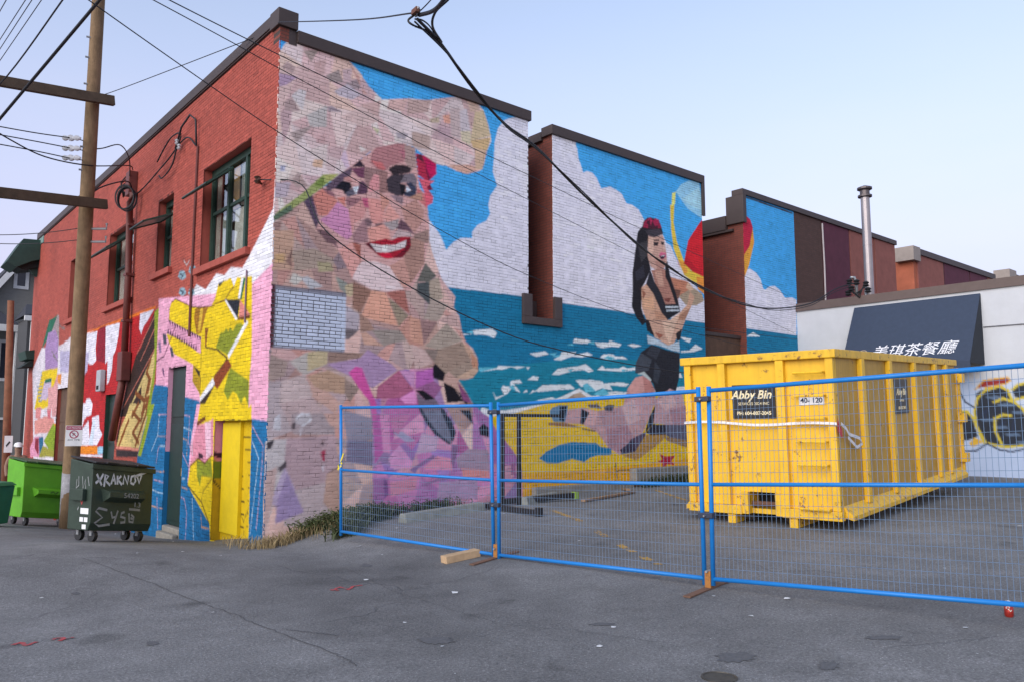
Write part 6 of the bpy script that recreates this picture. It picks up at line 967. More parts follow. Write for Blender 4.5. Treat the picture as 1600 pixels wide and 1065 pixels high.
# =================================================================== DUMPSTERS AND CARTS
def onP(px, py, p0, n):
    r = ray(px, py); return CAM + r * (((np.array(p0) - CAM) @ n) / (r @ n))
def dumpster(name, label, o, f, Lf, Dp, Ht, m, lidm, tilt=0.):
    """front-left bottom corner o on the ground, f = unit vector along the front"""
    o = np.array(o, float); f = np.array([f[0], f[1], 0]); f /= np.linalg.norm(f); s_ = np.array([-f[1], f[0], 0]); slope = (float(H(*(o + f * Lf)[:2])) - float(H(*o[:2]))) / Lf
    f3 = f + np.array([0, 0, slope]); M = lambda p: o + f3 * p[0] + s_ * p[1] + np.array([0, 0, p[2]])
    e = empty(name, M((Lf / 2, Dp / 2, 0)), label, 'dumpster'); gz = .17
    b = MB(); T = .0
    prof = [(.06, gz), (0, gz + .12), (0, Ht - .16), (.0, Ht - .1), (Dp, Ht - .02), (Dp, gz)]
    b.prism(prof, lambda p: M((0, p[0], p[1])), lambda p: M((Lf, p[0], p[1]))); b.build('body', m, e, bevel=.015)
    for z0, z1, nm in ((Ht - .17, Ht - .09, 'top_rim'),): MB().box((-.025, -.03, z0), (Lf + .025, .02, z1), M).build(nm, m, e, bevel=.008)
    # lifting shelf pressed out of the front
    w = MB(); w.add([M(p) for p in ((.18 * Lf, -.002, .62), (.80 * Lf, -.002, .62), (.84 * Lf, -.002, .82), (.14 * Lf, -.002, .82), (.20 * Lf, -.14, .70), (.78 * Lf, -.14, .70), (.78 * Lf, -.14, .78), (.20 * Lf, -.14, .78))], [(0, 1, 5, 4), (4, 5, 6, 7), (7, 6, 2, 3), (0, 4, 7, 3), (1, 2, 6, 5)]); w.build('front_shelf', m, e)
    for i in (-.001, Lf + .001):
        sg = -1 if i < 0 else 1; MB().box((i, .12, .62), (i + .07 * sg, Dp - .12, .80), M).build('fork_pocket', m, e, bevel=.01)
    for k in range(2):
        x0 = .01 + k * Lf / 2; l = MB(); l.add([M(p) for p in ((x0, -.05, Ht - .085), (x0 + Lf / 2 - .02, -.05, Ht - .085), (x0 + Lf / 2 - .02, Dp + .02, Ht), (x0, Dp + .02, Ht), (x0, -.05, Ht - .055), (x0 + Lf / 2 - .02, -.05, Ht - .055), (x0 + Lf / 2 - .02, Dp + .02, Ht + .03), (x0, Dp + .02, Ht + .03))], [(0, 3, 2, 1), (4, 5, 6, 7), (0, 1, 5, 4), (1, 2, 6, 5), (2, 3, 7, 6), (3, 0, 4, 7)]); lo = l.build('lid', lidm, e, bevel=.008)
        MB().tube([M((x0 + Lf / 4 - .1, -.055, Ht - .07)), M((x0 + Lf / 4 - .1, -.09, Ht - .06)), M((x0 + Lf / 4 + .1, -.09, Ht - .06)), M((x0 + Lf / 4 + .1, -.055, Ht - .07))], .012, 6).build('lid_handle', lidm, lo)
    for i, j in ((.14, .12), (Lf - .14, .12), (.14, Dp - .12), (Lf - .14, Dp - .12)):
        MB().tube([M((i - .03, j, .085)), M((i + .03, j, .085))], .085, 14).build('caster', blk, e); MB().box((i - .045, j - .03, .09), (i + .045, j + .03, gz + .02), M).build('caster_fork', gal, e)
    return e, M, f, s_
dkg = mat('dumpster_dark_green', (.030, .048, .034), .5, noise=.25, nscale=6, rust=.22, rustcol=(.10, .11, .10), rscale=8); lidb = mat('black_lid_plastic', (.02, .02, .024), .55); lime = mat('dumpster_lime', (.115, .37, .02), .5, noise=.15, nscale=5, rust=.3, rustcol=(.05, .13, .02), rscale=6)
dk, MD, fD, sD = dumpster('dumpster', 'dark green dumpster covered in white graffiti beside the blue doorway', DK0, DKF, 1.1, .56, 1.29, dkg, lidb)
spray = mat('white_spray_paint', (.55, .58, .62), .7, noise=.3, nscale=20, rust=.45, rustcol=(.05, .07, .055), rscale=14); spray2 = mat('grey_spray_paint', (.24, .25, .25), .7, noise=.3, nscale=20)
def ff(u, v): return MD((u * .67, -.004, v * .95))
g1 = MB()
for pts in ([(.10, 1.10), (.24, .92)], [(.08, .95), (.20, 1.02), (.27, 1.11)], [(.30, .90), (.32, 1.10), (.40, 1.08), (.33, 1.0), (.46, .93)], [(.48, .95), (.54, 1.12), (.60, .95)], [(.50, 1.02), (.58, 1.02)], [(.64, 1.10), (.65, .95)], [(.74, 1.10), (.66, 1.03), (.77, .95)], [(.80, .96), (.82, 1.11), (.92, .97), (.94, 1.12)], [(1.0, 1.0), (1.02, 1.1), (1.1, 1.12), (1.14, 1.03), (1.08, .97), (1.0, 1.0)], [(1.17, 1.13), (1.24, 1.0), (1.30, 1.14)], [(1.1, 1.1), (1.3, 1.16), (1.5, 1.22)]): ribbon(g1, pts, .045, ff)
g1.build('graffiti', spray, dk)
g2 = MB()
for pts in ([(.42, .52), (.2, .55), (.12, .50), (.3, .40), (.1, .30), (.22, .26), (.5, .29)], [(.52, .50), (.56, .40), (.66, .42), (.7, .52)], [(.66, .42), (.6, .3)], [(.88, .5), (.8, .48), (.78, .42), (.9, .40), (.9, .33), (.78, .32)], [(1.0, .48), (1.02, .34), (1.12, .33), (1.14, .42), (1.06, .46)], [(1.0, .55), (1.3, .54)], [(1.05, .40), (1.15, .38)]): ribbon(g2, pts, .04, ff)
g2.build('graffiti', spray2, dk)
text('stencil_number', '54202', lambda u, v, w: MD((.46 + u, -.145 - w, .0)) + np.array([0, 0, .70 + v]), .11, spray2, dk); text('stencil_number', '1.3', lambda u, v, w: MD((.64 + u, -.145 - w, 0)) + np.array([0, 0, .56 + v]), .11, spray2, dk)
stk = MB()
for (u, v, w, h_) in ((.10, .42, .36, .09), (.12, .30, .16, .07), (.32, .30, .16, .07), (.18, .19, .18, .07)): stk.box((-.004, u * .53, v), (-.001, (u + w) * .53, v + h_), MD)
stk.build('sticker', wplate, dk)
g3 = MB(); fs = lambda u, v: MD((-.004, u * .53, v * .95))
for pts in ([(.7, 1.0), (.72, .85), (.6, .9), (.62, 1.05)], [(.45, 1.05), (.4, .85), (.3, 1.0), (.28, .85)], [(.2, 1.05), (.12, .9)], [(.8, .75), (.7, .72)], [(.55, .55), (.6, .5)]): ribbon(g3, pts, .03, fs)
g3.build('graffiti', spray2, dk)
g4 = MB(); ribbon(g4, [(.42, .78), (.5, .68), (.42, .6), (.35, .7), (.42, .78)], .04, fs); g4.build('red_sticker', mat('red_sticker', (.4, .06, .06), .6), dk)
lm, ML, fL, sL = dumpster('dumpster', 'lime green dumpster with a front lifting shelf behind the utility pole', LM0, LMF, 1.25, .8, 1.42, lime, mat('green_lid', (.03, .09, .03), .5))
g5 = MB(); fl_ = lambda u, v: ML((u, -.146, v))
for pts in ([(.5, .72), (.55, .76), (.6, .71), (.66, .76)], [(.7, .74), (.76, .71), (.8, .76), (.86, .72)]): ribbon(g5, pts, .018, fl_)
g5.build('graffiti', mat('dark_tag', (.03, .06, .02), .7), lm)
def cart(label, c, ang, m):
    g = float(H(c[0], c[1])); e = empty('wheelie_bin', (c[0], c[1], g), label, 'bin'); ca_, sa_ = math.cos(ang), math.sin(ang); M = lambda p: np.array([c[0] + .84 * (p[0] * ca_ - p[1] * sa_), c[1] + .84 * (p[0] * sa_ + p[1] * ca_), g + .84 * p[2]])
    b = MB(); lo = [(-.24, -.26, .06), (.24, -.26, .06), (.24, .26, .06), (-.24, .26, .06)]; hi = [(-.3, -.34, .95), (.3, -.34, .95), (.3, .34, .95), (-.3, .34, .95)]; b.add([M(p) for p in lo + hi], [(0, 3, 2, 1), (4, 5, 6, 7), (0, 1, 5, 4), (1, 2, 6, 5), (2, 3, 7, 6), (3, 0, 4, 7)]); b.build('body', m, e, bevel=.02)
    l = MB(); l.add([M(p) for p in ((-.33, -.38, .955), (.33, -.38, .955), (.33, .38, .955), (-.33, .38, .955), (-.25, -.3, 1.04), (.25, -.3, 1.04), (.25, .34, 1.06), (-.25, .34, 1.06))], [(0, 3, 2, 1), (4, 5, 6, 7), (0, 1, 5, 4), (1, 2, 6, 5), (2, 3, 7, 6), (3, 0, 4, 7)]); l.build('lid', m, e, bevel=.015)
    for i in (-.27, .27): MB().tube([M((i - .03, .28, .12)), M((i + .03, .28, .12))], .12, 14).build('wheel', blk, e)
    MB().tube([M((-.25, .38, .98)), M((-.25, .44, .98)), M((.25, .44, .98)), M((.25, .38, .98))], .015, 6).build('handle', m, e)
cart('green plastic wheelie bin at the left edge of the photo', CART, .6, mat('green_cart_plastic', (.03, .16, .07), .5, noise=.15))

# =================================================================== UTILITY POLES AND WIRES
polem = mat('pole_wood', (.24, .155, .085), .9, noise=.3, nscale=4, bump=.6, bscale=25, rust=.3, rustcol=(.09, .06, .04), rscale=6, streak=.35); armm = mat('crossarm_wood', (.085, .06, .04), .9, noise=.3, nscale=6, bump=.4)
pb = np.array([-1.22, 7.3, 0.]); pb[2] = float(H(pb[0], pb[1])); ptp = at(154, 0, 16.4); ptp = pb + (ptp - pb) * 1.18
pole = empty('utility_pole', pb, 'tall round wooden utility pole with crossarms standing between the two dumpsters', 'utility pole')
mb = MB(); n = 14
mb.tube([pb + (ptp - pb) * t - np.array([0, 0, .2 if t == 0 else 0]) for t in np.linspace(0, 1, n)], list(np.linspace(.168, .115, n)), 18); mb.build('shaft', polem, pole, smooth=True)
pad = lambda py: pb + (ptp - pb) * np.interp(py, [0, 818], [1 / 1.18, 0])
metal_wrap = mat('grey_wrap', (.25, .24, .25), .6, noise=.3, nscale=9, rust=.5, rustcol=(.5, .5, .5), rscale=10)
mb = MB(); mb.tube([pad(815), pad(728)], [.174, .168], 18); mb.build('base_wrap', metal_wrap, pole, smooth=True)
def arm(pyc, pxl, pyl, dl):
    c = pad(pyc); lft = at(pxl, pyl, dl); d = lft - c; d /= np.linalg.norm(d); fr = c - d * .42 + ray(130, pyc) * -.016 * 16; en_ = lft + d * 1.2 + ray(130, pyc) * -.016 * 16
    MB().bar(fr, en_, .11, .2).build('crossarm', armm, pole, bevel=.008); off = ray(130, pyc) * .034 * 16
    MB().bar(fr + off, en_ + off, .09, .18).build('crossarm', armm, pole, bevel=.008)
    return fr, en_
a1 = arm(147, 0, 127, 15.2); a2 = arm(307, 0, 301, 15.2)
for py in (60, 90, 130, 225, 260): MB().tube([pad(py) + np.array([-.19, -.02, 0]), pad(py) + np.array([-.05, -.05, 0])], .02, 6).build('bolt', gal, pole)
porc = mat('pale_porcelain', (.5, .5, .52), .3)
for k, py in enumerate((216, 232, 247)):
    c = at(112, py, 16.2); MB().lathe([(.02, -.12), (.06, -.09), (.03, -.05), (.07, -.01), (.03, .03), (.06, .07), (.02, .12)], (0, 0, 0), 10, M=lambda p, c=c: c + np.array([_r[0] * p[2] * 1.5, _r[1] * p[2] * 1.5, 0]) + np.array([p[0], 0, p[1]])).build('insulator', porc, pole)
for py in (348, 368): q = pad(py); MB().tube([q, q + _r * .45, q + _r * .45 + np.array([0, 0, .12])], .025, 6).build('step_bracket', gal, pole)
signw = mat('sign_white', (.72, .72, .72), .5); signr = mat('sign_red', (.35, .05, .10), .5); signk = mat('sign_black', (.03, .03, .03), .5)
def facing(c, w, h_):
    n = CAM - c; n[2] = 0; n /= np.linalg.norm(n); x = np.array([-n[1], n[0], 0]); return lambda u, v, k=0.: c + x * u + np.array([0, 0, 1.]) * v + n * k
c = at(115.5, 680, 16.35); FS = facing(c, .3, .45); sp = empty('parking_sign', c, 'small white no-parking sign with a red circle fixed to the utility pole', 'sign')
MB().prism([(-.155, -.21), (.155, -.21), (.155, .21), (-.155, .21)], lambda p: FS(p[0], p[1], .012), lambda p: FS(p[0], p[1], .0)).build('plate', signw, sp)
MB().prism([(-.145, .125), (.145, .125), (.145, .2), (-.145, .2)], lambda p: FS(p[0], p[1], .016), lambda p: FS(p[0], p[1], .013)).build('red_band', signr, sp)
mb = MB(); ribbon(mb, [(.075 * math.cos(a), .03 + .075 * math.sin(a)) for a in np.linspace(0, 2 * math.pi, 22)], .02, lambda u, v: FS(u, v, .015)); ribbon(mb, [(-.05, .08), (.05, -.02)], .018, lambda u, v: FS(u, v, .016)); mb.build('no_parking_ring', signr, sp)
text('sign_lettering', 'P', lambda u, v, w: FS(u - .03, v - .005, .014), .1, signk, sp); text('sign_lettering', 'NO PARKING', lambda u, v, w: FS(u, v + .148, .0165 + w), .042, signw, sp, align='CENTER', extr=.001); text('sign_lettering', 'ANY TIME', lambda u, v, w: FS(u, v - .1, .0125 + w), .05, signk, sp, align='CENTER', extr=.001)
# far reddish pole
p2 = at(12, 720, 27.); p2[2] = float(H(p2[0], p2[1])); p2t = at(17, 470, 27.)
pole2 = empty('utility_pole', p2, 'short reddish wooden pole in front of the grey house', 'utility pole')
MB().tube([p2 - np.array([0, 0, .2]), (p2 + p2t) / 2, p2t], [.13, .12, .10], 14).build('shaft', mat('reddish_pole_wood', (.22, .09, .05), .9, noise=.3, nscale=5), pole2, smooth=True)
c = at(13, 693, 26.6); FS2 = facing(c, .2, .3); s2_ = empty('pole_sign', c, 'tiny white sign on the reddish pole', 'sign'); MB().prism([(-.12, -.28), (.12, -.28), (.12, .28), (-.12, .28)], lambda p: FS2(p[0], p[1], .02), lambda p: FS2(p[0], p[1], 0)).build('plate', signw, s2_); MB().prism([(-.05, -.1), (.06, .06), (.02, .1), (-.07, -.04)], lambda p: FS2(p[0], p[1], .026), lambda p: FS2(p[0], p[1], .021)).build('arrow', signk, s2_)
wirek = mat('black_cable', (.016, .016, .02), .6, noise=.1)
def wire(label, pts, r=.012, cat='wire', name='overhead_wire', sag=0., n=24, m=wirek, group=None):
    """pts: (photo x, photo y, depth) or world points; smooth curve through them"""
    P = np.array([at(*p[:3]) if len(p) == 3 and not isinstance(p, np.ndarray) else p for p in pts], float)
    if len(P) == 2:
        t = np.linspace(0, 1, n)[:, None]; Q = P[0] + (P[1] - P[0]) * t; Q[:, 2] -= sag * 4 * (t * (1 - t))[:, 0]
    else:
        Q = []; E = np.vstack([2 * P[0] - P[1], P, 2 * P[-1] - P[-2]])
        for i in range(1, len(E) - 2):
            for t in np.linspace(0, 1, 7)[:-1]:
                Q.append(.5 * ((2 * E[i]) + (-E[i - 1] + E[i + 1]) * t + (2 * E[i - 1] - 5 * E[i] + 4 * E[i + 1] - E[i + 2]) * t * t + (-E[i - 1] + 3 * E[i] - 3 * E[i + 1] + E[i + 2]) * t ** 3))
        Q.append(P[-1])
    mb = MB(); mb.tube(list(Q), r, 6); o = mb.build(name, m, smooth=True); place(o, Q[0]); return tag(o, label, cat, group)
NP = lambda *p: np.array(p, float)
wire('thick black overhead cable rising past the upper crossarm to the pole top', [(-60, 257, 15.5), (156, 0, 12.5), (215, -70, 11.8)], .027)
wire('black overhead wire meeting the upper crossarm left of the pole', [(-60, 190, 15), (12, 118, 14), (98, 0, 12), (140, -60, 11.4)], .013)
for k, (ya_, xb_, w_) in enumerate(((95, 65, 'lowest'), (80, 50, 'middle'), (66, 40, 'second highest'), (32, 10, 'highest'))): wire('thin overhead wire, %s of four fine parallel lines in the top left corner' % w_, [(-40, ya_ + 58, 20), (xb_, 0, 14), (xb_ + 30, -46, 13)], .008)
wire('long drop wire crossing the red wall and the painted face below the hat', [(60, -60, 6.2), (138, 0, 6.8), (321, 129, 8.2), (437, 208, 9.3), (575, 293, 10.6), (700, 366, 12.2), (825, 430, 14), (1000, 497, 17), (1180, 545, 20.2)], .0055)
wire('upper of two thin wires crossing the top corner of the straw hat', [(200, -36, 6), (264, 0, 6.4), (436, 86, 7.6), (606, 168, 9.2), (752, 238, 11), (864, 292, 12.8), (1000, 357, 15.4), (1230, 462, 20.5)], .005)
wire('lower of two thin wires crossing the straw hat', [(180, -30, 6), (239, 0, 6.4), (369, 70, 7.3), (436, 107, 7.8), (604, 196, 9.3), (716, 256, 10.6), (864, 332, 12.9), (1060, 432, 17), (1240, 520, 20.8)], .0045)
wire('sagging wire running along the mural from the corner bracket past the lips and the sea', [NP(-.12, .35, 5.62), NP(.3, -.35, 5.45), (512, 364, 12.4), (651, 454, 13.2), (788, 520, 14.1), (882, 548, 15), (992, 570, 16.4), (1110, 588, 18.3)], .010)
wire('thin horizontal wire across the knees of the kneeling mural figure', [(1020, 500, 17), (1100, 512, 18), (1245, 530, 20.5)], .006)
# main service drop : bundle with splice near the top
hub = at(655, 20, 7.5)
wire('thick twisted service cable sweeping from the splice down to the silver flue', [(652, 30, 7.5), (690, 70, 7.9), (740, 140, 8.7), (790, 195, 9.6), (840, 232, 10.4), (911, 304, 11.9), (994, 379, 13.9), (1045, 418, 15.2), (1100, 450, 16.6), (1161, 476, 18.1), (1213, 482, 19.3), (1267, 474, 20.4), (1305, 452, 21.2), (1334, 443, 21.6)], .017)
wire('second strand twisted round the thick service cable', [(648, 34, 7.48), (700, 85, 8), (745, 142, 8.72), (792, 199, 9.55), (838, 233, 10.3), (913, 302, 11.85), (992, 380, 13.8), (1047, 417, 15.1), (1098, 452, 16.5), (1163, 474, 18), (1211, 485, 19.2), (1265, 478, 20.3), (1303, 457, 21.1), (1332, 447, 21.5)], .010)
wire('black supply cable running up from the splice out of the top of the photo', [(655, 24, 7.5), (675, 18, 7.2), (690, 4, 6.9), (712, -30, 6.5)], .019)
wire('looped black tail cable hanging off the right of the splice', [(700, 0, 6.9), (680, 20, 7.2), (676, 42, 7.5), (690, 66, 7.9)], .012)
wire('short black loop hanging left of the splice', [(650, 22, 7.5), (638, 32, 7.5), (646, 40, 7.5), (668, 50, 7.7), (690, 72, 7.9)], .011)
wire('fine black lead rising from the splice beside the supply cable', [(656, 18, 7.5), (668, 6, 7.2), (682, -10, 6.9)], .006)
wire('slack black loop crossing below the splice', [(648, 30, 7.5), (660, 32, 7.55), (672, 42, 7.7), (684, 62, 7.85)], .008)
wire('thin span wire from the building corner to the cable splice', [NP(-.06, -.05, 8.22), (560, 31, 9.6), (650, 20, 7.5)], .008)
sc = empty('cable_splice', hub, 'rusty brown bracket joining the black cables above the mural', 'bracket'); MB().bar(at(645, 21, 7.5), at(653, 14, 7.4), .04, .05).build('block', mat('rusty_bracket', (.14, .06, .04), .8), sc, bevel=.008); MB().tube([at(652, 12, 7.4), at(656, 16, 7.45), at(653, 24, 7.5), at(648, 26, 7.5)], .012, 6).build('hook', gal, sc)
# pole to building
wire('guy wire from the upper crossarm to the red parapet with a small insulator', [pad(148), (197, 136, 16.2), NP(-.02, .9, 8.36)], .008)
for k, py in enumerate((201, 214, 229)): wire('%s of three service wires ending in insulators left of the pole' % ('top', 'middle', 'bottom')[k], [(-60, py - 14, 15), (50, py + 6, 15.8), (112, 216 + k * 16, 16.2), (134, 221 + k * 15, 16.6)], .011)
wire('drooping grey cable from the left edge round the pole to the red wall', [(-20, 196, 15), (15, 218, 15.4), (70, 245, 16), (140, 259, 16.4), (200, 259, 18.5), NP(-.1, 8.1, 7.75)], .014)
wire('kinked grey cable from the pole down to the roof-edge coil', [pad(226), (160, 232, 16.8), (188, 227, 17.6), (202, 250, 18.6), NP(-.12, 8.25, 7.4)], .013)
for a_, b_, lab in (((-20, 367, 18), (122, 357, 17.6), 'upper of two faint wires meeting the pole above the green cornice'), ((-20, 380, 18), (122, 375, 17.6), 'lower of two faint wires meeting the pole above the green cornice')): wire(lab, [a_, b_], .009, sag=.05)
wire('dark cable pair running from the pole foot bracket to the wall coil', [pad(300), (160, 292, 17), (200, 284, 18.4), NP(-.1, 7.7, 7.05), NP(-.1, 5.6, 7.25), NP(-.06, 4.4, 7.5), NP(-.05, 3.74, 7.15)], .016)
cl_ = empty('cable_coil', (-.1, 8.7, 6.8), 'coil of black cable hanging on the red wall beside the downpipe elbow', 'cable coil')
cc_ = at(195, 309, 18.6)
for k in range(7):
    rg_ = random.Random(k); r1_, r2_ = .2 + .02 * rg_.random(), .26 + .03 * rg_.random(); ph = rg_.random() * .08 - .04
    MB().tube([cc_ + _r * (r1_ * math.cos(a) + ph) + NP(0, 0, r2_ * math.sin(a) - ph) + _f * .02 * k for a in np.linspace(0, 2 * math.pi, 25)], .013, 5, cap=False).build('loop', wirek, cl_, smooth=True)
MB().box((-.2, 8.0, 7.1), (-.0, 8.3, 7.7)).build('terminal_box', pr_, cl_, bevel=.02)
for k in range(4): MB().tube([(-.1, 8.3 + .1 * k, 7.75 - .1 * k), (-.25, 8.5, 7.5 - .05 * k), (-.12, 8.75 - .1 * k, 7.2)], .016, 5).build('lead', wirek, cl_, smooth=True)
cl2 = empty('cable_loop', (-.1, 5.3, 7.3), 'loose black cable loop with insulators high on the red wall', 'cable')
MB().tube([(-.1, 5.4 + .75 * math.cos(a) * (1 + .2 * math.sin(3 * a)), 7.35 + .36 * math.sin(a) - .15 * math.cos(a)) for a in np.linspace(.6, 5.9, 26)], .016, 6).build('loop', wirek, cl2, smooth=True)
MB().tube([(-.05, 3.74, 7.15), (-.08, 3.76, 7.7), (-.12, 4.0, 7.86), (-.12, 4.5, 7.75), (-.1, 4.9, 7.4)], .02, 6).build('entry_cable', wirek, cl2, smooth=True)
for y_, z_ in ((4.75, 7.5), (4.6, 7.35)): MB().lathe([(.02, -.06), (.05, -.03), (.02, 0), (.05, .03), (.02, .06)], (-.12, y_, z_), 10).build('insulator', porc, cl2)
br_ = empty('wall_bracket', (-.02, .45, 5.62), 'small rusty bracket with insulator near the top of the white painted corner', 'bracket'); MB().tube([(.0, .55, 5.62), (-.12, .45, 5.62), (-.14, .3, 5.62)], .02, 6).build('arm', mat('rust_bracket', (.10, .05, .04), .8), br_); MB().lathe([(.03, -.06), (.06, -.02), (.03, .01), (.06, .05), (.02, .07)], (-.13, .4, 5.62), 10).build('insulator', mat('brown_glaze', (.06, .03, .02), .3), br_)

# =================================================================== THINGS ON THE GROUND
# soda can
cp = onG(1577, 963); cn_ = empty('soda_can', cp, 'red soda can standing on the asphalt by the fence at right', 'can')
canr = mat('can_red', (.42, .035, .025), .35, metal=.35, noise=.1); mb = MB(); mb.lathe([(.024, 0), (.027, .004), (.033, .012), (.033, .108)], cp, 24); mb.build('body', canr, cn_, smooth=True)
mb = MB(); mb.lathe([(.0331, .1081), (.027, .119), (.027, .122), (.024, .122), (.023, .119), (.0, .119)], cp, 24); mb.build('lid', mat('aluminium', (.6, .6, .62), .3, metal=.9), cn_)
def canfn(u, v): a = math.atan2(CAM[1] - cp[1], CAM[0] - cp[0]) + u / .033; return (cp[0] + .0336 * math.cos(a), cp[1] + .0336 * math.sin(a), cp[2] + v)
mb = MB(); ribbon(mb, [(-.02, .07), (-.01, .09), (.006, .085), (-.004, .065), (.012, .05), (.02, .06)], .009, canfn); mb.build('logo', mat('can_cream', (.7, .66, .55), .4), cn_)
mb = MB(); ribbon(mb, [(-.03, .055), (-.012, .06), (.0, .075), (.014, .07)], .007, canfn); ribbon(mb, [(-.032, .03), (.0, .028), (.032, .03)], .01, lambda u, v: canfn(u, v)); mb.build('dark_band', mat('can_dark', (.04, .02, .02), .4), cn_)
# timber offcut by the fence foot
a, b = onG(693, 880), onG(746, 868); tm = mat('pale_timber', (.46, .31, .18), .75, noise=.25, nscale=10, bump=.25)
mb = MB(); mb.bar(a + np.array([0, 0, .045]), b + np.array([0, 0, .045]), .14, .085); place(tag(mb.build('timber_offcut', tm, bevel=.004), 'pale timber offcut lying beside the fence foot', 'timber'), (a + b) / 2)
# broken pallet boards in the lot
def board(label, p, q, w, t, zo, m=tm, ze=None):
    a, b = onG(*p), onG(*q); a = a + np.array([0, 0, zo]); b = b + np.array([0, 0, zo if ze is None else ze]); mb = MB(); mb.bar(a, b, w, t); o = mb.build('plank', m, bevel=.003); place(o, (a + b) / 2); return tag(o, label, 'plank', 'loose planks in the lot')
oldw = mat('old_plank', (.27, .17, .10), .85, noise=.3, nscale=8)
board('lower plank of the small wooden heap in front of the mural', (911, 784), (990, 770), .09, .04, .03, oldw); board('plank slanting across the wooden heap in front of the mural', (920, 756), (982, 772), .09, .04, .05, oldw, .1); board('short plank leaning at the back of the wooden heap', (918, 758), (948, 752), .09, .04, .13, oldw, .1)
# black steel frame standing against the mural
fk = mat('black_steel', (.018, .016, .018), .5, noise=.2, rust=.3, rustcol=(.05, .03, .03)); b1 = onG(785, 790); b2 = onG(811, 788)
fe = empty('steel_frame', (b1 + b2) / 2, 'black steel frame with two uprights standing in front of the mural behind the fence', 'frame')
z1 = 1.62
for q in (b1, b2): MB().box((q[0] - .03, q[1] - .03, q[2]), (q[0] + .03, q[1] + .03, q[2] + z1)).build('upright', fk, fe)
MB().bar((b1[0] - .03, b1[1], b1[2] + z1 + .03), (b2[0] + 1.1, b2[1] + .02, b2[2] + z1 + .02), .06, .06).build('top_bar', fk, fe)
f3 = onG(842, 806); f4 = onG(760, 795); f5 = onG(898, 781)
MB().bar(f4 + NP(0, 0, .06), f3 + NP(0, 0, .06), .07, .08).build('foot', fk, fe); MB().box(f3 - NP(.05, .05, 0), f3 + NP(.05, .05, .14)).build('foot_pad', fk, fe); MB().bar(b1 + NP(0, 0, .08), f5 + NP(0, 0, .10), .1, .1).build('base_bar', fk, fe); MB().box(f5 + NP(-.04, -.06, .03), f5 + NP(.05, .06, .16)).build('end_cap', mat('lime_plastic', (.25, .4, .05), .5), fe)
# concrete wheel stops by the wall
def stop(label, p, q, h_, w):
    a, b = onG(*p), onG(*q); d = b - a; d /= np.linalg.norm(d); s_ = np.array([-d[1], d[0], 0]); mb = MB(); prof = [(-w / 2, -.02), (w / 2, -.02), (w / 2 - .05, h_), (-w / 2 + .05, h_)]
    mb.prism(prof, lambda p_: a + s_ * p_[0] + NP(0, 0, p_[1]), lambda p_: b + s_ * p_[0] + NP(0, 0, p_[1])); o = mb.build('wheel_stop', mat('chipped_concrete', (.22, .225, .205), .9, noise=.35, nscale=6, bump=.6, bscale=25), bevel=.02); place(o, (a + b) / 2); return tag(o, label, 'wheel stop', 'concrete wheel stops')
stop('long chipped concrete wheel stop along the foot of the pink mural dress', (628, 816), (752, 796), .14, .24); stop('shorter pale concrete wheel stop behind the black steel frame', (818, 788), (866, 779), .14, .22)
mb = MB(); mb.box((8.6, -.22, .3), (11.6, -.02, .62)); place(tag(mb.build('kerb_ledge', conc, bevel=.03), 'dark weathered concrete ledge along the wall below the starfish', 'ledge'), (10, -.1, .4))
mb = MB(); mb.box((5.6, -.16, .15), (8.598, -.02, .34)); place(tag(mb.build('kerb_ledge', conc, bevel=.03), 'low concrete ledge along the wall below the painted puddle', 'ledge'), (7, -.1, .2))
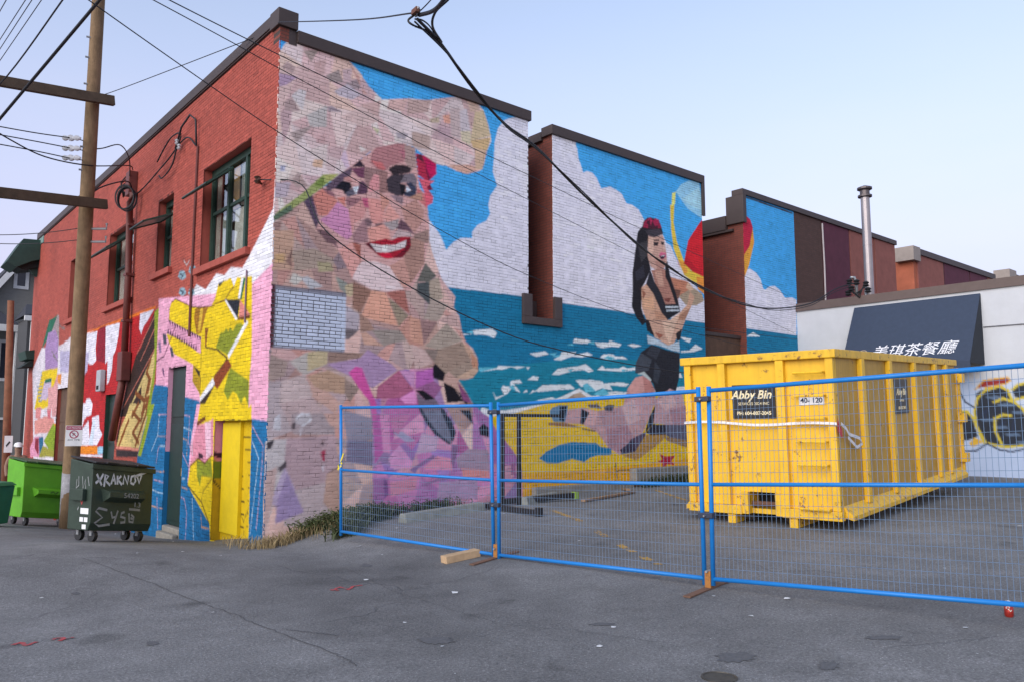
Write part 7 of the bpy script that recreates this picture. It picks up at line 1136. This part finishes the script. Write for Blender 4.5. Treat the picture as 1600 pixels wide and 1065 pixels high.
# weeds and dry grass at the wall foot
wg = [mat('weed_green', (.085, .105, .035), .7, noise=.3, nscale=8), mat('dry_grass', (.30, .22, .11), .85, noise=.3, nscale=8), mat('weed_dark', (.06, .075, .03), .7, noise=.3, nscale=8)]
def weeds(label, spots, n, hgt, m, seed, leaf=.012, cat='weeds', spread=.3):
    rg = np.random.default_rng(seed); V = []; Q = []
    for i in range(n):
        s_ = spots[rg.integers(len(spots))]; x = s_[0] + rg.normal(0, spread * .5); y = s_[1] + rg.normal(0, spread * .28)
        if x > -.02 and y > -.02: y = -.03 - abs(y) * .3
        z = float(H(x, y)) - .01; a = rg.uniform(0, 2 * math.pi); l = hgt * rg.uniform(.4, 1.1); be = rg.uniform(.15, .8) * l; w = leaf * rg.uniform(.6, 1.4); k = len(V); dx, dy = math.cos(a), math.sin(a)
        for t in (0, .4, .75, 1.):
            ww = w * (1 - t) ** .6 * (.6 + t); V += [(x + dx * be * t * t - dy * ww, y + dy * be * t * t + dx * ww, z + l * t * (1 - .25 * t)), (x + dx * be * t * t + dy * ww, y + dy * be * t * t - dx * ww, z + l * t * (1 - .25 * t))]
        Q += [(k + 2 * j, k + 2 * j + 1, k + 2 * j + 3, k + 2 * j + 2) for j in range(3)]
        if leaf > .011 and rg.random() < .8:          # side leaves
            for t in (.35, .55, .75, .95):
                bx_, by_, bz_ = x + dx * be * t * t, y + dy * be * t * t, z + l * t * (1 - .25 * t); b_ = rg.uniform(0, 2 * math.pi); L_ = rg.uniform(.03, .07); k = len(V); ex_, ey_ = math.cos(b_) * L_, math.sin(b_) * L_; sx_, sy_ = -ey_ * .35, ex_ * .35
                V += [(bx_, by_, bz_), (bx_ + ex_ * .5 + sx_, by_ + ey_ * .5 + sy_, bz_ + .02), (bx_ + ex_, by_ + ey_, bz_ + .005), (bx_ + ex_ * .5 - sx_, by_ + ey_ * .5 - sy_, bz_ + .02)]; Q.append((k, k + 1, k + 2, k + 3))
    me = np_mesh('weed_clump', np.array(V), np.array(Q)); me.materials.append(m); o = bpy.data.objects.new('weed_clump', me); COL.objects.link(o); place(o, (spots[0][0], spots[0][1], float(H(spots[0][0], spots[0][1])))); return tag(o, label, cat, 'weeds at the wall foot', 'stuff')
weeds('dry straw-coloured grass tuft at the foot of the building corner', [(-.15, -.15), (.15, -.3), (.35, -.35), (.0, -.45)], 560, .27, wg[1], 1, .006)
weeds('green leafy weeds against the lilac wall right of the building corner', [(.7, -.3), (1.0, -.3), (1.3, -.35), (1.6, -.35)], 520, .33, wg[0], 2, .012)
weeds('tall dark weeds crowding the fence end post', [(1.4, -.6), (1.1, -.9), (.8, -1.2), (1.7, -.5)], 420, .36, wg[2], 3, .013)
weeds('pale dry stems scattered among the green weeds by the corner', [(.5, -.45), (.9, -.5), (1.2, -.6), (.7, -.7)], 160, .34, wg[1], 8, .004)
weeds('sparse dry stalks along the blue painted corner', [(-.15, .2), (-.15, .5), (-.15, .8), (-.1, 1.1)], 120, .22, wg[1], 4, .005, spread=.2)
weeds('dark weeds under the painted dress behind the wheel stop', [(1.9 + .25 * k, -.2) for k in range(7)], 260, .26, wg[2], 5, .012)
weeds('strip of grass below the painted starfish', [(9.0 + .3 * k, -.3) for k in range(7)], 420, .3, wg[2], 6, .012, spread=.4)
# loose litter
lit = mat('paper_litter', (.6, .6, .6), .8)
V = []; Q = []; rg = np.random.default_rng(11); px_l = [(262, 826), (180, 834), (285, 862), (345, 868), (65, 934), (428, 1000), (332, 957), (712, 926), (958, 980), (1110, 998), (1475, 888), (1508, 981), (1115, 932), (596, 867), (572, 906), (1229, 936), (620, 825), (634, 824), (787, 802), (905, 845), (560, 854), (1593, 822), (1400, 800), (1440, 820), (270, 846), (215, 864)] + [(rg.uniform(560, 1580), rg.uniform(960, 1060)) for _ in range(6)]
for p in px_l:
    c = onG(*p); s_ = rg.uniform(.006, .03) if p[1] > 940 else rg.uniform(.02, .05); a = rg.uniform(0, 6.28); k = len(V)
    for j in range(5): r_ = s_ * rg.uniform(.5, 1.2); V.append((c[0] + r_ * math.cos(a + j * 1.256), c[1] + r_ * math.sin(a + j * 1.256), c[2] + .006 + rg.uniform(0, s_ * .3)))
    Q.append((k, k + 1, k + 2, k + 3, k + 4))
me = np_mesh('litter', np.array(V), np.array(Q)); me.materials.append(lit); lo_ = bpy.data.objects.new('litter', me); COL.objects.link(lo_); tag(lo_, 'scattered scraps of white paper litter on the asphalt', 'litter', kind='stuff')
for px_, lab, m_ in (((85, 812), 'crushed red and white can by the pole foot', MATS['can_red']), ((24, 804), 'white paper cup lying under the lime dumpster', lit)):
    c = onG(*px_); mb = MB(); d = np.array([.8, .6, .0]); mb.tube([c + NP(0, 0, .035), c + d * .06 + NP(0, 0, .04), c + d * .13 + NP(0, 0, .035)], [.033, .028, .034], 12); place(tag(mb.build('crushed_can' if 'red' in lab else 'paper_cup', m_), lab, 'can' if 'red' in lab else 'cup'), c)

# =================================================================== PERSON in the distance
pp = at(28, 705, 23.); pp = np.array([pp[0], pp[1], float(H(pp[0], pp[1]))]); hd = at(29, 698, 23.)[2] + .12; hh = max(1.5, min(1.9, hd - pp[2])); pp[2] = hd - hh
pe = empty('person', pp, 'person in a white cap and tan top standing in the alley behind the lime dumpster', 'person')
skinm = mat('tan_clothing', (.26, .16, .11), .8, noise=.15, nscale=10)
J = {'pel': (0, 0, .93), 'ch': (0, .02, 1.28), 'nk': (0, .0, 1.46), 'hd': (0, -.02, 1.6), 'ht': (0, -.02, 1.72), 'ls': (-.18, 0, 1.4), 'le': (-.25, .02, 1.13), 'lh': (-.24, -.1, .88), 'rs': (.18, 0, 1.4), 're': (.26, .02, 1.13), 'rh': (.25, -.1, .88), 'lp': (-.1, 0, .88), 'lk': (-.11, -.02, .48), 'la': (-.11, .03, .08), 'lt': (-.11, -.14, .04), 'rp': (.1, 0, .88), 'rk': (.12, .0, .48), 'ra': (.13, .03, .08), 'rt': (.14, -.14, .04)}
RR = dict(pel=.15, ch=.16, nk=.06, hd=.10, ht=.075, ls=.07, le=.05, lh=.04, rs=.07, re=.05, rh=.04, lp=.09, lk=.065, la=.045, lt=.04, rp=.09, rk=.065, ra=.045, rt=.04)
EE = [('pel', 'ch'), ('ch', 'nk'), ('nk', 'hd'), ('hd', 'ht'), ('ch', 'ls'), ('ls', 'le'), ('le', 'lh'), ('ch', 'rs'), ('rs', 're'), ('re', 'rh'), ('pel', 'lp'), ('lp', 'lk'), ('lk', 'la'), ('la', 'lt'), ('pel', 'rp'), ('rp', 'rk'), ('rk', 'ra'), ('ra', 'rt')]
ks = list(J); me = bpy.data.meshes.new('body'); sc_ = hh / 1.76; me.from_pydata([tuple(np.array(J[k]) * sc_) for k in ks], [(ks.index(a), ks.index(b)) for a, b in EE], []); bo = bpy.data.objects.new('body', me); COL.objects.link(bo); bo.parent = pe; me.materials.append(skinm)
sm_ = bo.modifiers.new('skin', 'SKIN')
for i, k in enumerate(ks): me.skin_vertices[0].data[i].radius = (RR[k] * sc_, RR[k] * sc_ * (.75 if k in ('ch', 'pel') else 1)); me.skin_vertices[0].data[i].use_root = k == 'pel'
su = bo.modifiers.new('sub', 'SUBSURF'); su.levels = 2; su.render_levels = 2
mb = MB(); mb.lathe([(.115, 0), (.118, .05), (.09, .11), (.03, .135)], pp + np.array([0, -.02, 1.66]) * sc_, 14); mb.box(pp + np.array([-.08, -.22, 1.655]) * sc_, pp + np.array([.08, -.1, 1.675]) * sc_); mb.build('cap', wplate, pe, smooth=True)
